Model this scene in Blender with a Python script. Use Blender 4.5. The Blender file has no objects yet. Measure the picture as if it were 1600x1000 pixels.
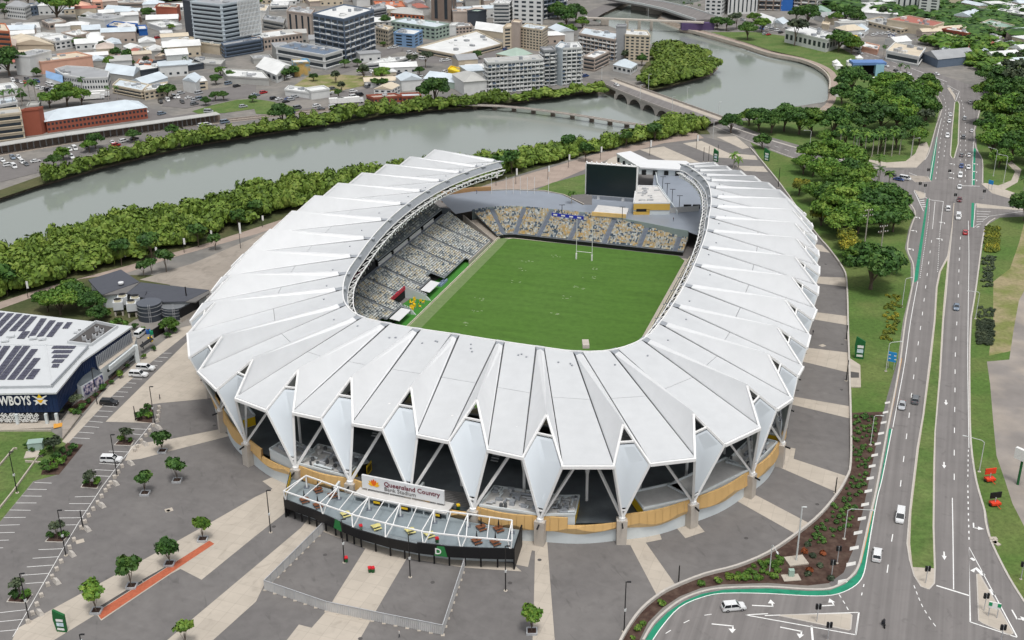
import bpy, bmesh, math, random
import numpy as np
from mathutils import Vector, Matrix
from mathutils.geometry import delaunay_2d_cdt, tessellate_polygon
random.seed(7)
SC = bpy.context.scene
COL = SC.collection
R = math.radians
# ------------------------------------------------------------------ camera
CAM_F, CAM_T, CAM_R, CAM_H = 1810.0,0.409,0.004,143.5
_fw = Vector((0, math.cos(CAM_T),-math.sin(CAM_T)))
_R0 = Vector((1,0,0)); _D0 = _fw.cross(_R0)
_rt = math.cos(CAM_R) * _R0 + math.sin(CAM_R) * _D0
_dn = -math.sin(CAM_R) * _R0 + math.cos(CAM_R) * _D0
cam_d = bpy.data.cameras.new('camera'); cam = bpy.data.objects.new('camera', cam_d); COL.objects.link(cam)
cam_d.sensor_width = 36; cam_d.lens = 36 * CAM_F / 1600; cam_d.clip_start = 1; cam_d.clip_end = 20000
m = Matrix.Identity(4)
for i in range(3):
 m[i][0] = _rt[i]; m[i][1] = -_dn[i]; m[i][2] = -_fw[i]
m[2][3] = CAM_H
cam.matrix_world = m
SC.camera = cam
# ------------------------------------------------------------------ light
SUN_EL, SUN_AZ = 70,165      # elevation, and compass-like azimuth of the sun (deg, from +Y clockwise)
w = bpy.data.worlds.new("World"); SC.world = w; w.use_nodes = True
nt = w.node_tree; bg = nt.nodes['Background']
sky = nt.nodes.new('ShaderNodeTexSky'); sky.sky_type = 'NISHITA'; sky.sun_disc = False
sky.sun_elevation = R(SUN_EL); sky.sun_rotation = R(SUN_AZ)
sky.air_density = 1.0; sky.dust_density = 4.0; sky.ozone_density = 1.0
hs = nt.nodes.new('ShaderNodeHueSaturation'); hs.inputs['Saturation'].default_value = 0.22
nt.links.new(sky.outputs[0], hs.inputs['Color']); nt.links.new(hs.outputs[0], bg.inputs['Color'])
bg.inputs['Strength'].default_value = 0.125
sl = bpy.data.lights.new('sun', 'SUN'); sl.energy = 1.3; sl.angle = R(12); sl.color = (1.0,0.97,0.93)
so = bpy.data.objects.new('sun', sl); COL.objects.link(so)
_sd = Vector((math.sin(R(SUN_AZ)) * math.cos(R(SUN_EL)), math.cos(R(SUN_AZ)) * math.cos(R(SUN_EL)), math.sin(R(SUN_EL))))
so.rotation_euler = _sd.to_track_quat('Z', 'Y').to_euler(); so.location = (0,0,300)
SC.view_settings.view_transform = 'Standard'; SC.view_settings.look = 'None'
SC.view_settings.gamma = 1; SC.view_settings.exposure = 0.30
SC.view_settings.use_curve_mapping = False
SC.render.engine = 'CYCLES'
# ------------------------------------------------------------------ photo point -> place on a level plane
def G(x, y, z=0.0):
 d = _fw + (x - 800) / CAM_F * _rt + (y - 500) / CAM_F * _dn
 k = (z - CAM_H) / d.z
 return Vector((d.x * k, d.y * k, z))
def PJ(P):
 p = Vector(P) - Vector((0,0, CAM_H)); Z = p.dot(_fw)
 return 800 + CAM_F * p.dot(_rt) / Z, 500 + CAM_F * p.dot(_dn) / Z
def GP(pts, z=0.0): return [G(x, y, z) for x, y in pts]
def hgt(x, y0, y1):
 """height of a vertical edge whose foot is at photo row y0 and head at y1"""
 b = G(x, y0); lo, hi = 0,130
 for _ in range(40):
  md = (lo + hi) / 2
  if PJ((b.x, b.y, md))[1] > y1: lo = md
  else: hi = md
 return lo
# ------------------------------------------------------------------ materials
MATS = {}
def mat(name, col, rough=0.8, var=0.12, scale=0.3, metal=0.0, bump=0.0, col2=None, scale2=None, island=0.0, objrand=0.0, detail=5, spec=0.3, kind=None, coat=0.0):
 if name in MATS: return MATS[name]
 M = bpy.data.materials.new(name); M.use_nodes = True; n = M.node_tree; b = n.nodes['Principled BSDF']
 b.inputs['Roughness'].default_value = rough; b.inputs['Metallic'].default_value = metal
 b.inputs['Specular IOR Level'].default_value = spec
 if coat: b.inputs['Coat Weight'].default_value = coat; b.inputs['Coat Roughness'].default_value = 0.08
 c4 = (*col, 1)
 gp = n.nodes.new('ShaderNodeNewGeometry')
 out = None
 def rgb(c):
  q = n.nodes.new('ShaderNodeRGB'); q.outputs[0].default_value = (*c, 1); return q.outputs[0]
 cur = rgb(col)
 if col2 is not None:
  nz = n.nodes.new('ShaderNodeTexNoise'); nz.inputs['Scale'].default_value = scale2 or scale; nz.inputs['Detail'].default_value = 4
  n.links.new(gp.outputs['Position'], nz.inputs['Vector'])
  rp = n.nodes.new('ShaderNodeMapRange'); rp.inputs[1].default_value = 0.42; rp.inputs[2].default_value = 0.6
  n.links.new(nz.outputs['Fac'], rp.inputs[0])
  mx = n.nodes.new('ShaderNodeMix'); mx.data_type = 'RGBA'
  n.links.new(rp.outputs[0], mx.inputs[0]); n.links.new(cur, mx.inputs[6]); n.links.new(rgb(col2), mx.inputs[7]); cur = mx.outputs[2]
 def valvar(src, amt, cur):
  mr = n.nodes.new('ShaderNodeMapRange'); mr.inputs[3].default_value = 1 - amt; mr.inputs[4].default_value = 1 + amt
  n.links.new(src, mr.inputs[0])
  h = n.nodes.new('ShaderNodeHueSaturation'); n.links.new(mr.outputs[0], h.inputs['Value']); n.links.new(cur, h.inputs['Color'])
  return h.outputs[0]
 if var:
  nz = n.nodes.new('ShaderNodeTexNoise'); nz.inputs['Scale'].default_value = scale; nz.inputs['Detail'].default_value = detail
  nz.inputs['Roughness'].default_value = 0.62
  n.links.new(gp.outputs['Position'], nz.inputs['Vector'])
  cur = valvar(nz.outputs['Fac'], var * 2, cur)
  if bump:
   bp = n.nodes.new('ShaderNodeBump'); bp.inputs['Strength'].default_value = bump; bp.inputs['Distance'].default_value = 0.1
   n.links.new(nz.outputs['Fac'], bp.inputs['Height']); n.links.new(bp.outputs[0], b.inputs['Normal'])
 if island: cur = valvar(gp.outputs['Random Per Island'], island, cur)
 if objrand:
  oi = n.nodes.new('ShaderNodeObjectInfo'); cur = valvar(oi.outputs['Random'], objrand, cur)
 if kind == 'stripes':      # worn wheel tracks and patching along a road
  pass
 n.links.new(cur, b.inputs['Base Color'])
 MATS[name] = M
 return M
def leafmat(name, c1, c2, c3, rough=0.6):
 if name in MATS: return MATS[name]
 M = bpy.data.materials.new(name); M.use_nodes = True; n = M.node_tree; b = n.nodes['Principled BSDF']
 b.inputs['Roughness'].default_value = rough; b.inputs['Specular IOR Level'].default_value = 0.25
 gp = n.nodes.new('ShaderNodeNewGeometry'); oi = n.nodes.new('ShaderNodeObjectInfo')
 nz = n.nodes.new('ShaderNodeTexNoise'); nz.inputs['Scale'].default_value = 0.14; nz.inputs['Detail'].default_value = 3
 n.links.new(gp.outputs['Position'], nz.inputs['Vector'])
 ad = n.nodes.new('ShaderNodeMath'); ad.operation = 'MULTIPLY_ADD'; ad.inputs[1].default_value = 0.45
 n.links.new(gp.outputs['Random Per Island'], ad.inputs[0])
 mr = n.nodes.new('ShaderNodeMapRange'); mr.inputs[1].default_value = 0.3; mr.inputs[2].default_value = 0.7; mr.inputs[4].default_value = 0.55
 n.links.new(nz.outputs['Fac'], mr.inputs[0]); n.links.new(mr.outputs[0], ad.inputs[2])
 cr = n.nodes.new('ShaderNodeValToRGB'); e = cr.color_ramp.elements
 e[0].position = 0.1; e[0].color = (*c1,1); e[1].position = 0.9; e[1].color = (*c3,1)
 q = e.new(0.5); q.color = (*c2,1)
 n.links.new(ad.outputs[0], cr.inputs[0])
 h = n.nodes.new('ShaderNodeHueSaturation'); m2 = n.nodes.new('ShaderNodeMapRange'); m2.inputs[3].default_value = 0.8; m2.inputs[4].default_value = 1.2
 n.links.new(oi.outputs['Random'], m2.inputs[0]); n.links.new(m2.outputs[0], h.inputs['Value']); n.links.new(cr.outputs[0], h.inputs['Color'])
 n.links.new(h.outputs[0], b.inputs['Base Color'])
 MATS[name] = M
 return M
# ------------------------------------------------------------------ mesh builder
LOCALS = set()      # things whose parts are written in their own local coordinates
def lempty(*a, **k):
 o = empty(*a, **k); LOCALS.add(o.name); return o
def wloc(o):
 v = Vector((0,0,0))
 while o is not None: v += o.location; o = o.parent
 return v
class MB:
 def __init__(s): s.v = []; s.f = []; s.mi = []; s.ms = []
 def _m(s, m):
  if m is None: m = s.ms[0] if s.ms else None
  if m not in s.ms: s.ms.append(m)
  return s.ms.index(m)
 def poly(s, pts, m=None):
  i = len(s.v); s.v += [tuple(p) for p in pts]; s.f.append(tuple(range(i, i + len(pts)))); s.mi.append(s._m(m))
 def mesh(s, vs, fs, m=None):
  i = len(s.v); s.v += [tuple(p) for p in vs]; k = s._m(m)
  for f in fs: s.f.append(tuple(i + j for j in f)); s.mi.append(k)
 def hexa(s, b, t, m=None):     # b,t : 4 pts each, ccw from above
  s.mesh(list(b) + list(t),[(3,2,1,0),(4,5,6,7),(0,1,5,4),(1,2,6,5),(2,3,7,6),(3,0,4,7)], m)
 def box(s, c, d, m=None, rz=0):  # c = centre of the base
  x, y, z = c; a, b_, h = d[0] / 2, d[1] / 2, d[2]; ca, sa = math.cos(rz), math.sin(rz)
  P = [(x + px * ca - py * sa, y + px * sa + py * ca) for px, py in ((-a, -b_),(a, -b_),(a, b_),(-a, b_))]
  s.hexa([(p[0], p[1], z) for p in P],[(p[0], p[1], z + h) for p in P], m)
 def prism(s, poly, z0, z1, m=None, cap=True, mtop=None):
  n = len(poly)
  A = sum(poly[i][0] * poly[(i + 1) % n][1] - poly[(i + 1) % n][0] * poly[i][1] for i in range(n))
  P = list(poly) if A > 0 else list(poly)[::-1]
  vs = [(p[0], p[1], z0) for p in P] + [(p[0], p[1], z1) for p in P]
  s.mesh(vs, [(i, (i + 1) % n, n + (i + 1) % n, n + i) for i in range(n)], m)
  if cap: s.flat(P, z1, mtop if mtop is not None else m)
 def flat(s, P, z, m=None):
  P = [(p[0], p[1]) for p in P]; n = len(P)
  A = sum(P[i][0] * P[(i + 1) % n][1] - P[(i + 1) % n][0] * P[i][1] for i in range(n))
  if A < 0: P = P[::-1]
  if n <= 4: s.poly([(p[0], p[1], z) for p in P], m); return
  T = tessellate_polygon([[Vector((p[0], p[1],0)) for p in P]])
  fs = []
  for t in T:
   a, b, c = [P[i] for i in t]
   if (b[0] - a[0]) * (c[1] - a[1]) - (b[1] - a[1]) * (c[0] - a[0]) < 0: t = t[::-1]
   fs.append(tuple(t))
  s.mesh([(p[0], p[1], z) for p in P], fs, m)
 def beam(s, a, b, w=0.3, h=None, m=None, up=(0,0,1)):
  a = Vector(a); b = Vector(b); d = b - a
  if d.length < 1e-6: return
  d.normalize(); h = h or w; u = Vector(up)
  if abs(d.dot(u)) > 0.98: u = Vector((0,1,0))
  x = d.cross(u).normalized(); y = x.cross(d)
  q = [(-w / 2,-h / 2),(w / 2,-h / 2),(w / 2, h / 2),(-w / 2, h / 2)]
  vs = [a + x * i + y * j for i, j in q] + [b + x * i + y * j for i, j in q]
  s.mesh(vs, [(0,1,2,3),(7,6,5,4),(0,4,5,1),(1,5,6,2),(2,6,7,3),(3,7,4,0)], m)
 def tube(s, pts, r, n=6, m=None, r2=None, cap=True):
  pts = [Vector(p) for p in pts]; L = len(pts); vs = []; fs = []
  for i, p in enumerate(pts):
   d = (pts[min(i + 1, L - 1)] - pts[max(i - 1,0)]).normalized()
   u = Vector((0,0,1)) if abs(d.z) < 0.95 else Vector((1,0,0))
   x = d.cross(u).normalized(); y = d.cross(x)
   rr = r + (r2 - r) * i / (L - 1) if r2 is not None else r
   for k in range(n):
    a = 2 * math.pi * k / n; vs.append(p + x * (rr * math.cos(a)) + y * (rr * math.sin(a)))
  for i in range(L - 1):
   for k in range(n):
    k2 = (k + 1) % n; fs.append((i * n + k, i * n + k2,(i + 1) * n + k2,(i + 1) * n + k))
  if cap: fs.append(tuple(range(n))[::-1]); fs.append(tuple((L - 1) * n + k for k in range(n)))
  s.mesh(vs, fs, m)
 def cyl(s, c, r, h, n=16, m=None, r2=None, mtop=None):
  r2 = r if r2 is None else r2
  vs = [(c[0] + r * math.cos(2 * math.pi * k / n), c[1] + r * math.sin(2 * math.pi * k / n), c[2]) for k in range(n)]
  vt = [(c[0] + r2 * math.cos(2 * math.pi * k / n), c[1] + r2 * math.sin(2 * math.pi * k / n), c[2] + h) for k in range(n)]
  s.mesh(vs + vt, [(k, (k + 1) % n, n + (k + 1) % n, n + k) for k in range(n)] + [tuple(range(n))[::-1]], m)
  s.poly(vt, mtop if mtop is not None else m)
 def ball(s, c, r, m=None, n=8, k=5, sz=1.0):
  vs = []; fs = []
  for i in range(k + 1):
   t = math.pi * i / k
   for j in range(n):
    a = 2 * math.pi * j / n
    vs.append((c[0] + r * math.sin(t) * math.cos(a), c[1] + r * math.sin(t) * math.sin(a), c[2] + r * sz * math.cos(t)))
  for i in range(k):
   for j in range(n):
    fs.append((i * n + j, (i + 1) * n + j, (i + 1) * n + (j + 1) % n, i * n + (j + 1) % n))
  s.mesh(vs, fs, m)
 def data(s, name):
  me = bpy.data.meshes.new(name); me.from_pydata(s.v, [], s.f); me.update()
  for m in s.ms: me.materials.append(m)
  if len(s.ms) > 1: me.polygons.foreach_set('material_index', s.mi)
  return me
 def build(s, name, parent=None, label=None, cat=None, group=None, kind=None, loc=None, rz=0, smooth=False):
  if parent is not None and loc is None and parent.name not in LOCALS:
   off = wloc(parent)
   if off.length > 0: s.v = [(p[0] - off.x, p[1] - off.y, p[2] - off.z) for p in s.v]
  me = s.data(name)
  if parent is not None and parent.name in LOCALS: pass
  if smooth: me.polygons.foreach_set('use_smooth',[True] * len(me.polygons))
  o = bpy.data.objects.new(name, me); COL.objects.link(o)
  if parent is not None: o.parent = parent
  if loc is not None: o.location = loc
  if rz: o.rotation_euler = (0,0, rz)
  return tag(o, label, cat, group, kind)
def tag(o, label=None, cat=None, group=None, kind=None):
 if label: o['label'] = label
 if cat: o['category'] = cat
 if group: o['group'] = group
 if kind: o['kind'] = kind
 return o
def empty(name, loc=(0,0,0), rz=0, label=None, cat=None, group=None, parent=None):
 o = bpy.data.objects.new(name, None); COL.objects.link(o); o.location = loc; o.rotation_euler = (0,0, rz)
 o.empty_display_size = 0.5
 if parent is not None: o.parent = parent
 return tag(o, label, cat, group)
def place(me, name, parent=None, loc=(0,0,0), rz=0, sc=None, label=None, cat=None, group=None, kind=None):
 o = bpy.data.objects.new(name, me); COL.objects.link(o); o.location = loc; o.rotation_euler = (0,0, rz)
 if sc is not None: o.scale = sc if hasattr(sc, '__len__') else (sc, sc, sc)
 if parent is not None: o.parent = parent
 return tag(o, label, cat, group, kind)
KIDS = {}
def copytree(src, loc=None, rz=None, sc=None, label=None, group=None, parent=None, swap=None):
 o = src.copy(); COL.objects.link(o); o.parent = parent
 if loc is not None: o.location = loc
 if rz is not None: o.rotation_euler = (0,0, rz)
 if sc is not None: o.scale = sc if hasattr(sc, '__len__') else (sc, sc, sc)
 if label: o['label'] = label
 if group: o['group'] = group
 for ch in list(src.children):
  c = copytree(ch, parent=o, swap=swap)
 if swap and o.type == 'MESH' and o.data in swap: o.data = swap[o.data]
 return o
def text(s, name, parent, P, xdir, size, m, updir=(0,0,1), ext=0.03, align='LEFT', bold=0.0, label=None, sx=1.0):
 cu = bpy.data.curves.new(name, 'FONT'); cu.body = s; cu.size = size; cu.extrude = ext; cu.align_x = align; cu.offset = bold
 cu.materials.append(m); cu.resolution_u = 2
 o = bpy.data.objects.new(name, cu); COL.objects.link(o)
 x = Vector(xdir).normalized(); u = Vector(updir); u = (u - x * u.dot(x)).normalized(); z = x.cross(u)
 M = Matrix.Identity(4)
 for i in range(3): M[i][0] = x[i] * sx; M[i][1] = u[i]; M[i][2] = z[i]; M[i][3] = P[i] - (wloc(parent)[i] if parent is not None else 0)
 if parent is not None:
  o.parent = parent
 bpy.context.view_layer.update()
 me = bpy.data.meshes.new_from_object(o.evaluated_get(bpy.context.evaluated_depsgraph_get())); bpy.data.objects.remove(o)
 me.materials.clear(); me.materials.append(m)
 o = bpy.data.objects.new(name, me); COL.objects.link(o)
 if parent is not None: o.parent = parent
 o.matrix_basis = M
 if label: o['label'] = label
 return o
def offset(pts, d, closed=False):
 out = []; n = len(pts)
 for i in range(n):
  a = pts[(i - 1) % n] if (closed or i > 0) else pts[i]; b = pts[(i + 1) % n] if (closed or i < n - 1) else pts[i]
  t = Vector((b[0] - a[0], b[1] - a[1])).normalized()
  out.append(Vector((pts[i][0] - t.y * d, pts[i][1] + t.x * d, pts[i][2] if len(pts[i]) > 2 else 0)))
 return out
def smooth_line(pts, n=6, closed=False):
 """Catmull-Rom through the points"""
 P = [Vector(p) for p in pts]; out = []; L = len(P)
 rng = L if closed else L - 1
 for i in range(rng):
  p0 = P[(i - 1) % L] if closed or i > 0 else P[i]; p1 = P[i]; p2 = P[(i + 1) % L]; p3 = P[(i + 2) % L] if closed or i < L - 2 else P[(i + 1) % L]
  for k in range(n):
   t = k / n
   out.append(0.5 * ((2 * p1) + (-p0 + p2) * t + (2 * p0 - 5 * p1 + 4 * p2 - p3) * t * t + (-p0 + 3 * p1 - 3 * p2 + p3) * t ** 3))
 if not closed: out.append(P[-1])
 return out
def resample(pts, step):
 P = [Vector(p) for p in pts]; out = [P[0].copy()]; acc = 0
 for a, b in zip(P[:-1], P[1:]):
  L = (b - a).length
  if L < 1e-9: continue
  d = step - acc
  while d <= L:
   out.append(a + (b - a) * (d / L)); d += step
  acc = (acc + L) % step if d > 0 else 0
  acc = L - (d - step)
 return out
def sheet(name, px, z, m, label=None, kind='structure', sm=0, parent=None, world=False, lift=0.0):
 pts = [Vector((p[0], p[1],0)) for p in px] if world else GP(px, lift)
 if sm: pts = smooth_line(pts, sm, True)
 b = MB(); b.flat(pts, z, m)
 return b.build(name, parent=parent, label=label, kind=kind if parent is None else None)
# ================================================================== materials of the setting
m_ground = mat('city_ground',(0.23,0.215,0.195),0.95,0.2,0.25, col2=(0.17,0.165,0.155), scale2=0.05, detail=8)
m_asph = mat('plaza_asphalt',(0.150,0.142,0.138),0.92,0.12,0.35, col2=(0.172,0.163,0.157), scale2=0.045, detail=10)
m_asphd = mat('dark_asphalt',(0.085,0.08,0.078),0.92,0.14,0.1)
m_conc = mat('cream_concrete',(0.47,0.42,0.355),0.9,0.09,0.15, detail=8)
m_apron = mat('worn_concrete',(0.36,0.32,0.275),0.92,0.14,0.12, col2=(0.30,0.265,0.225), scale2=0.06)
m_kerb = mat('kerb_concrete',(0.48,0.45,0.41),0.9,0.12,0.8)
m_wpaint = mat('white_paint',(0.78,0.78,0.76),0.8,0.08,1.5)
m_green_lane = mat('green_lane_paint',(0.02,0.235,0.135),0.85,0.14,0.6)
m_ochre = mat('ochre_paint',(0.62,0.30,0.05),0.85,0.1,1.0)
m_mulch = mat('bark_mulch',(0.060,0.034,0.026),1.0,0.35,1.2, col2=(0.085,0.055,0.042), scale2=0.5)
m_path = mat('path_concrete',(0.36,0.29,0.245),0.95,0.12,0.2)
m_brick_pave = mat('red_pavers',(0.42,0.115,0.06),0.9,0.2,1.5)
m_mud = mat('river_mud',(0.16,0.13,0.09),1.0,0.3,0.4)
m_rock = mat('bank_rocks',(0.25,0.21,0.17),1.0,0.4,0.5)
def grassmat(name, a, b, c, s1=0.05, s2=0.9):
 M = mat(name, a, 1.0,0.28, s2, col2=b, scale2=s1, detail=8); return M
m_grass = grassmat('verge_grass',(0.078,0.142,0.030),(0.118,0.158,0.045), None)
m_grass2 = grassmat('dry_grass',(0.17,0.19,0.06),(0.29,0.245,0.14), None, 0.09)
m_lawn = grassmat('lawn',(0.085,0.145,0.035),(0.12,0.165,0.05), None, 0.1)
m_bankg = grassmat('bank_undergrowth',(0.06,0.075,0.028),(0.10,0.10,0.045), None, 0.06)
# roads get long soft wheel tracks along their length: noise stretched along Y (the road runs along Y)
m_road = mat('road_asphalt',(0.19,0.178,0.172),0.9,0.10,0.12, detail=8)
def stretch(M, sx, sy, amt, rot=0.0):
 n = M.node_tree; b = n.nodes['Principled BSDF']; src = b.inputs['Base Color'].links[0].from_socket
 gp = n.nodes.new('ShaderNodeNewGeometry'); mp = n.nodes.new('ShaderNodeMapping'); mp.inputs['Rotation'].default_value = (0,0, rot)
 m2 = n.nodes.new('ShaderNodeMapping'); m2.inputs['Scale'].default_value = (sx, sy, 1)
 nz = n.nodes.new('ShaderNodeTexNoise'); nz.inputs['Scale'].default_value = 1; nz.inputs['Detail'].default_value = 5
 n.links.new(gp.outputs['Position'], mp.inputs[0]); n.links.new(mp.outputs[0], m2.inputs[0]); n.links.new(m2.outputs[0], nz.inputs['Vector'])
 mr = n.nodes.new('ShaderNodeMapRange'); mr.inputs[1].default_value = 0.3; mr.inputs[2].default_value = 0.7
 mr.inputs[3].default_value = 1 - amt; mr.inputs[4].default_value = 1 + amt
 n.links.new(nz.outputs['Fac'], mr.inputs[0]); h = n.nodes.new('ShaderNodeHueSaturation')
 n.links.new(mr.outputs[0], h.inputs['Value']); n.links.new(src, h.inputs['Color']); n.links.new(h.outputs[0], b.inputs['Base Color'])
_a, _b = G(1462,750), G(1487,350); stretch(m_road, 0.9,0.012,0.14, math.atan2(_b.x - _a.x, _b.y - _a.y))
m_pitch = mat('pitch_turf',(0.070,0.152,0.024),1.0,0.16,0.5, col2=(0.074,0.155,0.027), scale2=0.045, detail=8)
stretch(m_pitch, 0.05,0.35,0.10,.32)
m_pitch2 = mat('faded_turf_edge',(0.15,0.215,0.085),1.0,0.14,0.6)
m_turf = mat('artificial_turf',(0.05,0.20,0.03),1.0,0.12,1.0)
def joints(M, size, rot, amt=.82):
 n = M.node_tree; b = n.nodes['Principled BSDF']; src = b.inputs['Base Color'].links[0].from_socket
 gp = n.nodes.new('ShaderNodeNewGeometry'); mp = n.nodes.new('ShaderNodeMapping'); mp.inputs['Rotation'].default_value = (0,0, rot)
 br_ = n.nodes.new('ShaderNodeTexBrick'); br_.inputs['Scale'].default_value = 1; br_.inputs['Brick Width'].default_value = size; br_.inputs['Row Height'].default_value = size; br_.inputs['Mortar Size'].default_value = .05; br_.offset = 0
 br_.inputs['Color1'].default_value = (1,1,1,1); br_.inputs['Color2'].default_value = (.92,.92,.92,1); br_.inputs['Mortar'].default_value = (amt * .9,) * 3 + (1,)
 mx = n.nodes.new('ShaderNodeMix'); mx.data_type = 'RGBA'; mx.blend_type = 'MULTIPLY'; mx.inputs[0].default_value = 1
 n.links.new(gp.outputs['Position'], mp.inputs[0]); n.links.new(mp.outputs[0], br_.inputs['Vector']); n.links.new(src, mx.inputs[6]); n.links.new(br_.outputs['Color'], mx.inputs[7]); n.links.new(mx.outputs[2], b.inputs['Base Color'])
def stains(M, sc, lo, hi, amt, sxy=(1,1), rot=0):
 n = M.node_tree; b = n.nodes['Principled BSDF']; src = b.inputs['Base Color'].links[0].from_socket
 gp = n.nodes.new('ShaderNodeNewGeometry'); mp = n.nodes.new('ShaderNodeMapping'); mp.inputs['Rotation'].default_value = (0,0, rot); m2 = n.nodes.new('ShaderNodeMapping'); m2.inputs['Scale'].default_value = (*sxy, 1)
 nz = n.nodes.new('ShaderNodeTexNoise'); nz.inputs['Scale'].default_value = sc; nz.inputs['Detail'].default_value = 7; nz.inputs['Distortion'].default_value = 1.2
 mr = n.nodes.new('ShaderNodeMapRange'); mr.inputs[1].default_value = lo; mr.inputs[2].default_value = hi; mr.inputs[3].default_value = 1; mr.inputs[4].default_value = amt
 n.links.new(gp.outputs['Position'], mp.inputs[0]); n.links.new(mp.outputs[0], m2.inputs[0]); n.links.new(m2.outputs[0], nz.inputs['Vector']); n.links.new(nz.outputs['Fac'], mr.inputs[0])
 h = n.nodes.new('ShaderNodeHueSaturation'); n.links.new(mr.outputs[0], h.inputs['Value']); n.links.new(src, h.inputs['Color']); n.links.new(h.outputs[0], b.inputs['Base Color'])
joints(m_conc, 3.0,.35,.9); joints(m_apron, 4.5,.3,.85); joints(m_path, 3,.2,.9)
stains(m_asph, .22,.56,.74,.88); stains(m_asph, .09,.52,.66,1.07,(1,3),.5); stains(m_conc, .25,.56,.72,.86); stains(m_asph, .6,.62,.74,.80,(1,.25),-.4)
stains(m_road, .35,.60,.72,.82); stains(m_green_lane, .5,.52,.68,.72); stains(m_wpaint, 2.5,.55,.7,.8); stains(m_apron, .2,.5,.7,.8)
for _m in (m_grass, m_lawn): stains(_m, .12,.50,.68,1.15); stains(_m, 1.1,.52,.66,.78)
# water
WM = bpy.data.materials.new('river_water'); WM.use_nodes = True; n = WM.node_tree; b = n.nodes['Principled BSDF']
b.inputs['Base Color'].default_value = (0.245,0.275,0.25,1); b.inputs['Roughness'].default_value = 0.12; b.inputs['Specular IOR Level'].default_value = 0.8
gp = n.nodes.new('ShaderNodeNewGeometry'); nz = n.nodes.new('ShaderNodeTexNoise'); nz.inputs['Scale'].default_value = 0.7; nz.inputs['Detail'].default_value = 6
mp = n.nodes.new('ShaderNodeMapping'); mp.inputs['Scale'].default_value = (0.6,1.4,1); mp.inputs['Rotation'].default_value = (0,0,0.4)
n.links.new(gp.outputs['Position'], mp.inputs[0]); n.links.new(mp.outputs[0], nz.inputs['Vector'])
bp = n.nodes.new('ShaderNodeBump'); bp.inputs['Strength'].default_value = 0.10; bp.inputs['Distance'].default_value = 0.2
n.links.new(nz.outputs['Fac'], bp.inputs['Height']); n.links.new(bp.outputs[0], b.inputs['Normal'])
n2 = n.nodes.new('ShaderNodeTexNoise'); n2.inputs['Scale'].default_value = 0.012; n2.inputs['Detail'].default_value = 4
n.links.new(gp.outputs['Position'], n2.inputs['Vector']); r2 = n.nodes.new('ShaderNodeMapRange')
r2.inputs[1].default_value = 0.35; r2.inputs[2].default_value = 0.65; r2.inputs[3].default_value = 0.03; r2.inputs[4].default_value = 0.16
n.links.new(n2.outputs['Fac'], r2.inputs[0]); n.links.new(r2.outputs[0], b.inputs['Roughness'])
# ================================================================== ground with the river cut out
WZ = -2.5
river_px = [(-160,350),(0,312),(62,291),(92,283),(160,263),(225,247),(300,229),(400,213),(460,203),(540,191),(607,180),(675,173),(740,169),
   (800,162),(850,155),(900,148),(935,145),(965,150),(1008,142),(1020,141),(1037,138),(1075,128),(1110,118),(1121,107),(1102,84),(1050,74),(1016,74),
   (1000,62),(960,47),(925,35),(935,25),(975,11),(1000,-3),(1010,-12),(1130,-12),(1100,3),(1062,13),(1032,21),(1027,32),(1062,45),(1100,55),(1160,72),(1200,85),
   (1250,95),(1282,108),(1296,126),(1295,155),(1282,165),(1225,174),(1170,186),(1135,190),(1090,193),(1045,190),(1020,203),(970,214),(930,224),(860,228),(800,240),
   (700,252),(560,274),(500,280),(400,300),(290,330),(180,354),(100,382),(0,410),(-160,465)]
RW = GP(river_px, WZ)
A_ = sum(RW[i].x * RW[(i + 1) % len(RW)].y - RW[(i + 1) % len(RW)].x * RW[i].y for i in range(len(RW)))
RT = offset(RW, -2.5 if A_ > 0 else 2.5, True)            # top of the bank, a little outside the water line
def ground_mesh():
 B = MB()
 X0, X1, Y0, Y1 = -9000,9000,-3000,16000
 outer = [(X0, Y0),(X1, Y0),(X1, Y1),(X0, Y1)]
 inner = [(p.x, p.y) for p in RT]
 if A_ > 0: inner = inner[::-1]
 vs = [Vector(p) for p in outer + inner]; no = 4; ni = len(inner)
 es = [(i, (i + 1) % 4) for i in range(4)] + [(4 + i, 4 + (i + 1) % ni) for i in range(ni)]
 rv, re, rf, _, _, _ = delaunay_2d_cdt(vs, es, [],0,1e-4)
 def inside(x, y, P):
  c = False; j = len(P) - 1
  for i in range(len(P)):
   if (P[i][1] > y) != (P[j][1] > y) and x < (P[j][0] - P[i][0]) * (y - P[i][1]) / (P[j][1] - P[i][1]) + P[i][0]: c = not c
   j = i
  return c
 fs = []
 for f in rf:
  cx = sum(rv[i].x for i in f) / 3; cy = sum(rv[i].y for i in f) / 3
  if not inside(cx, cy, inner): fs.append(tuple(f))
 B.mesh([(v.x, v.y, 0) for v in rv], fs, m_ground)
 B.build('ground', kind='structure', label='grey city ground around the stadium and river')
 b2 = MB(); n = len(RT); BB = offset(RW, 3 if A_ > 0 else -3, True)
 for i in range(n):
  j = (i + 1) % n
  b2.poly([(RT[i].x, RT[i].y, 0),(RT[j].x, RT[j].y, 0),(BB[j].x, BB[j].y, WZ - 2),(BB[i].x, BB[i].y, WZ - 2)], m_rock)
 b2.build('river_bank', kind='structure', label='rocky sloping bank down to the river')
ground_mesh()
xs = [p.x for p in RW]; ys = [p.y for p in RW]
b = MB(); b.poly([(min(xs) - 200, min(ys) - 50, WZ),(max(xs) + 200, min(ys) - 50, WZ),(max(xs) + 200, max(ys) + 400, WZ),(min(xs) - 200, max(ys) + 400, WZ)], WM)
b.build('river', kind='structure', label='calm grey green river')
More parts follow.
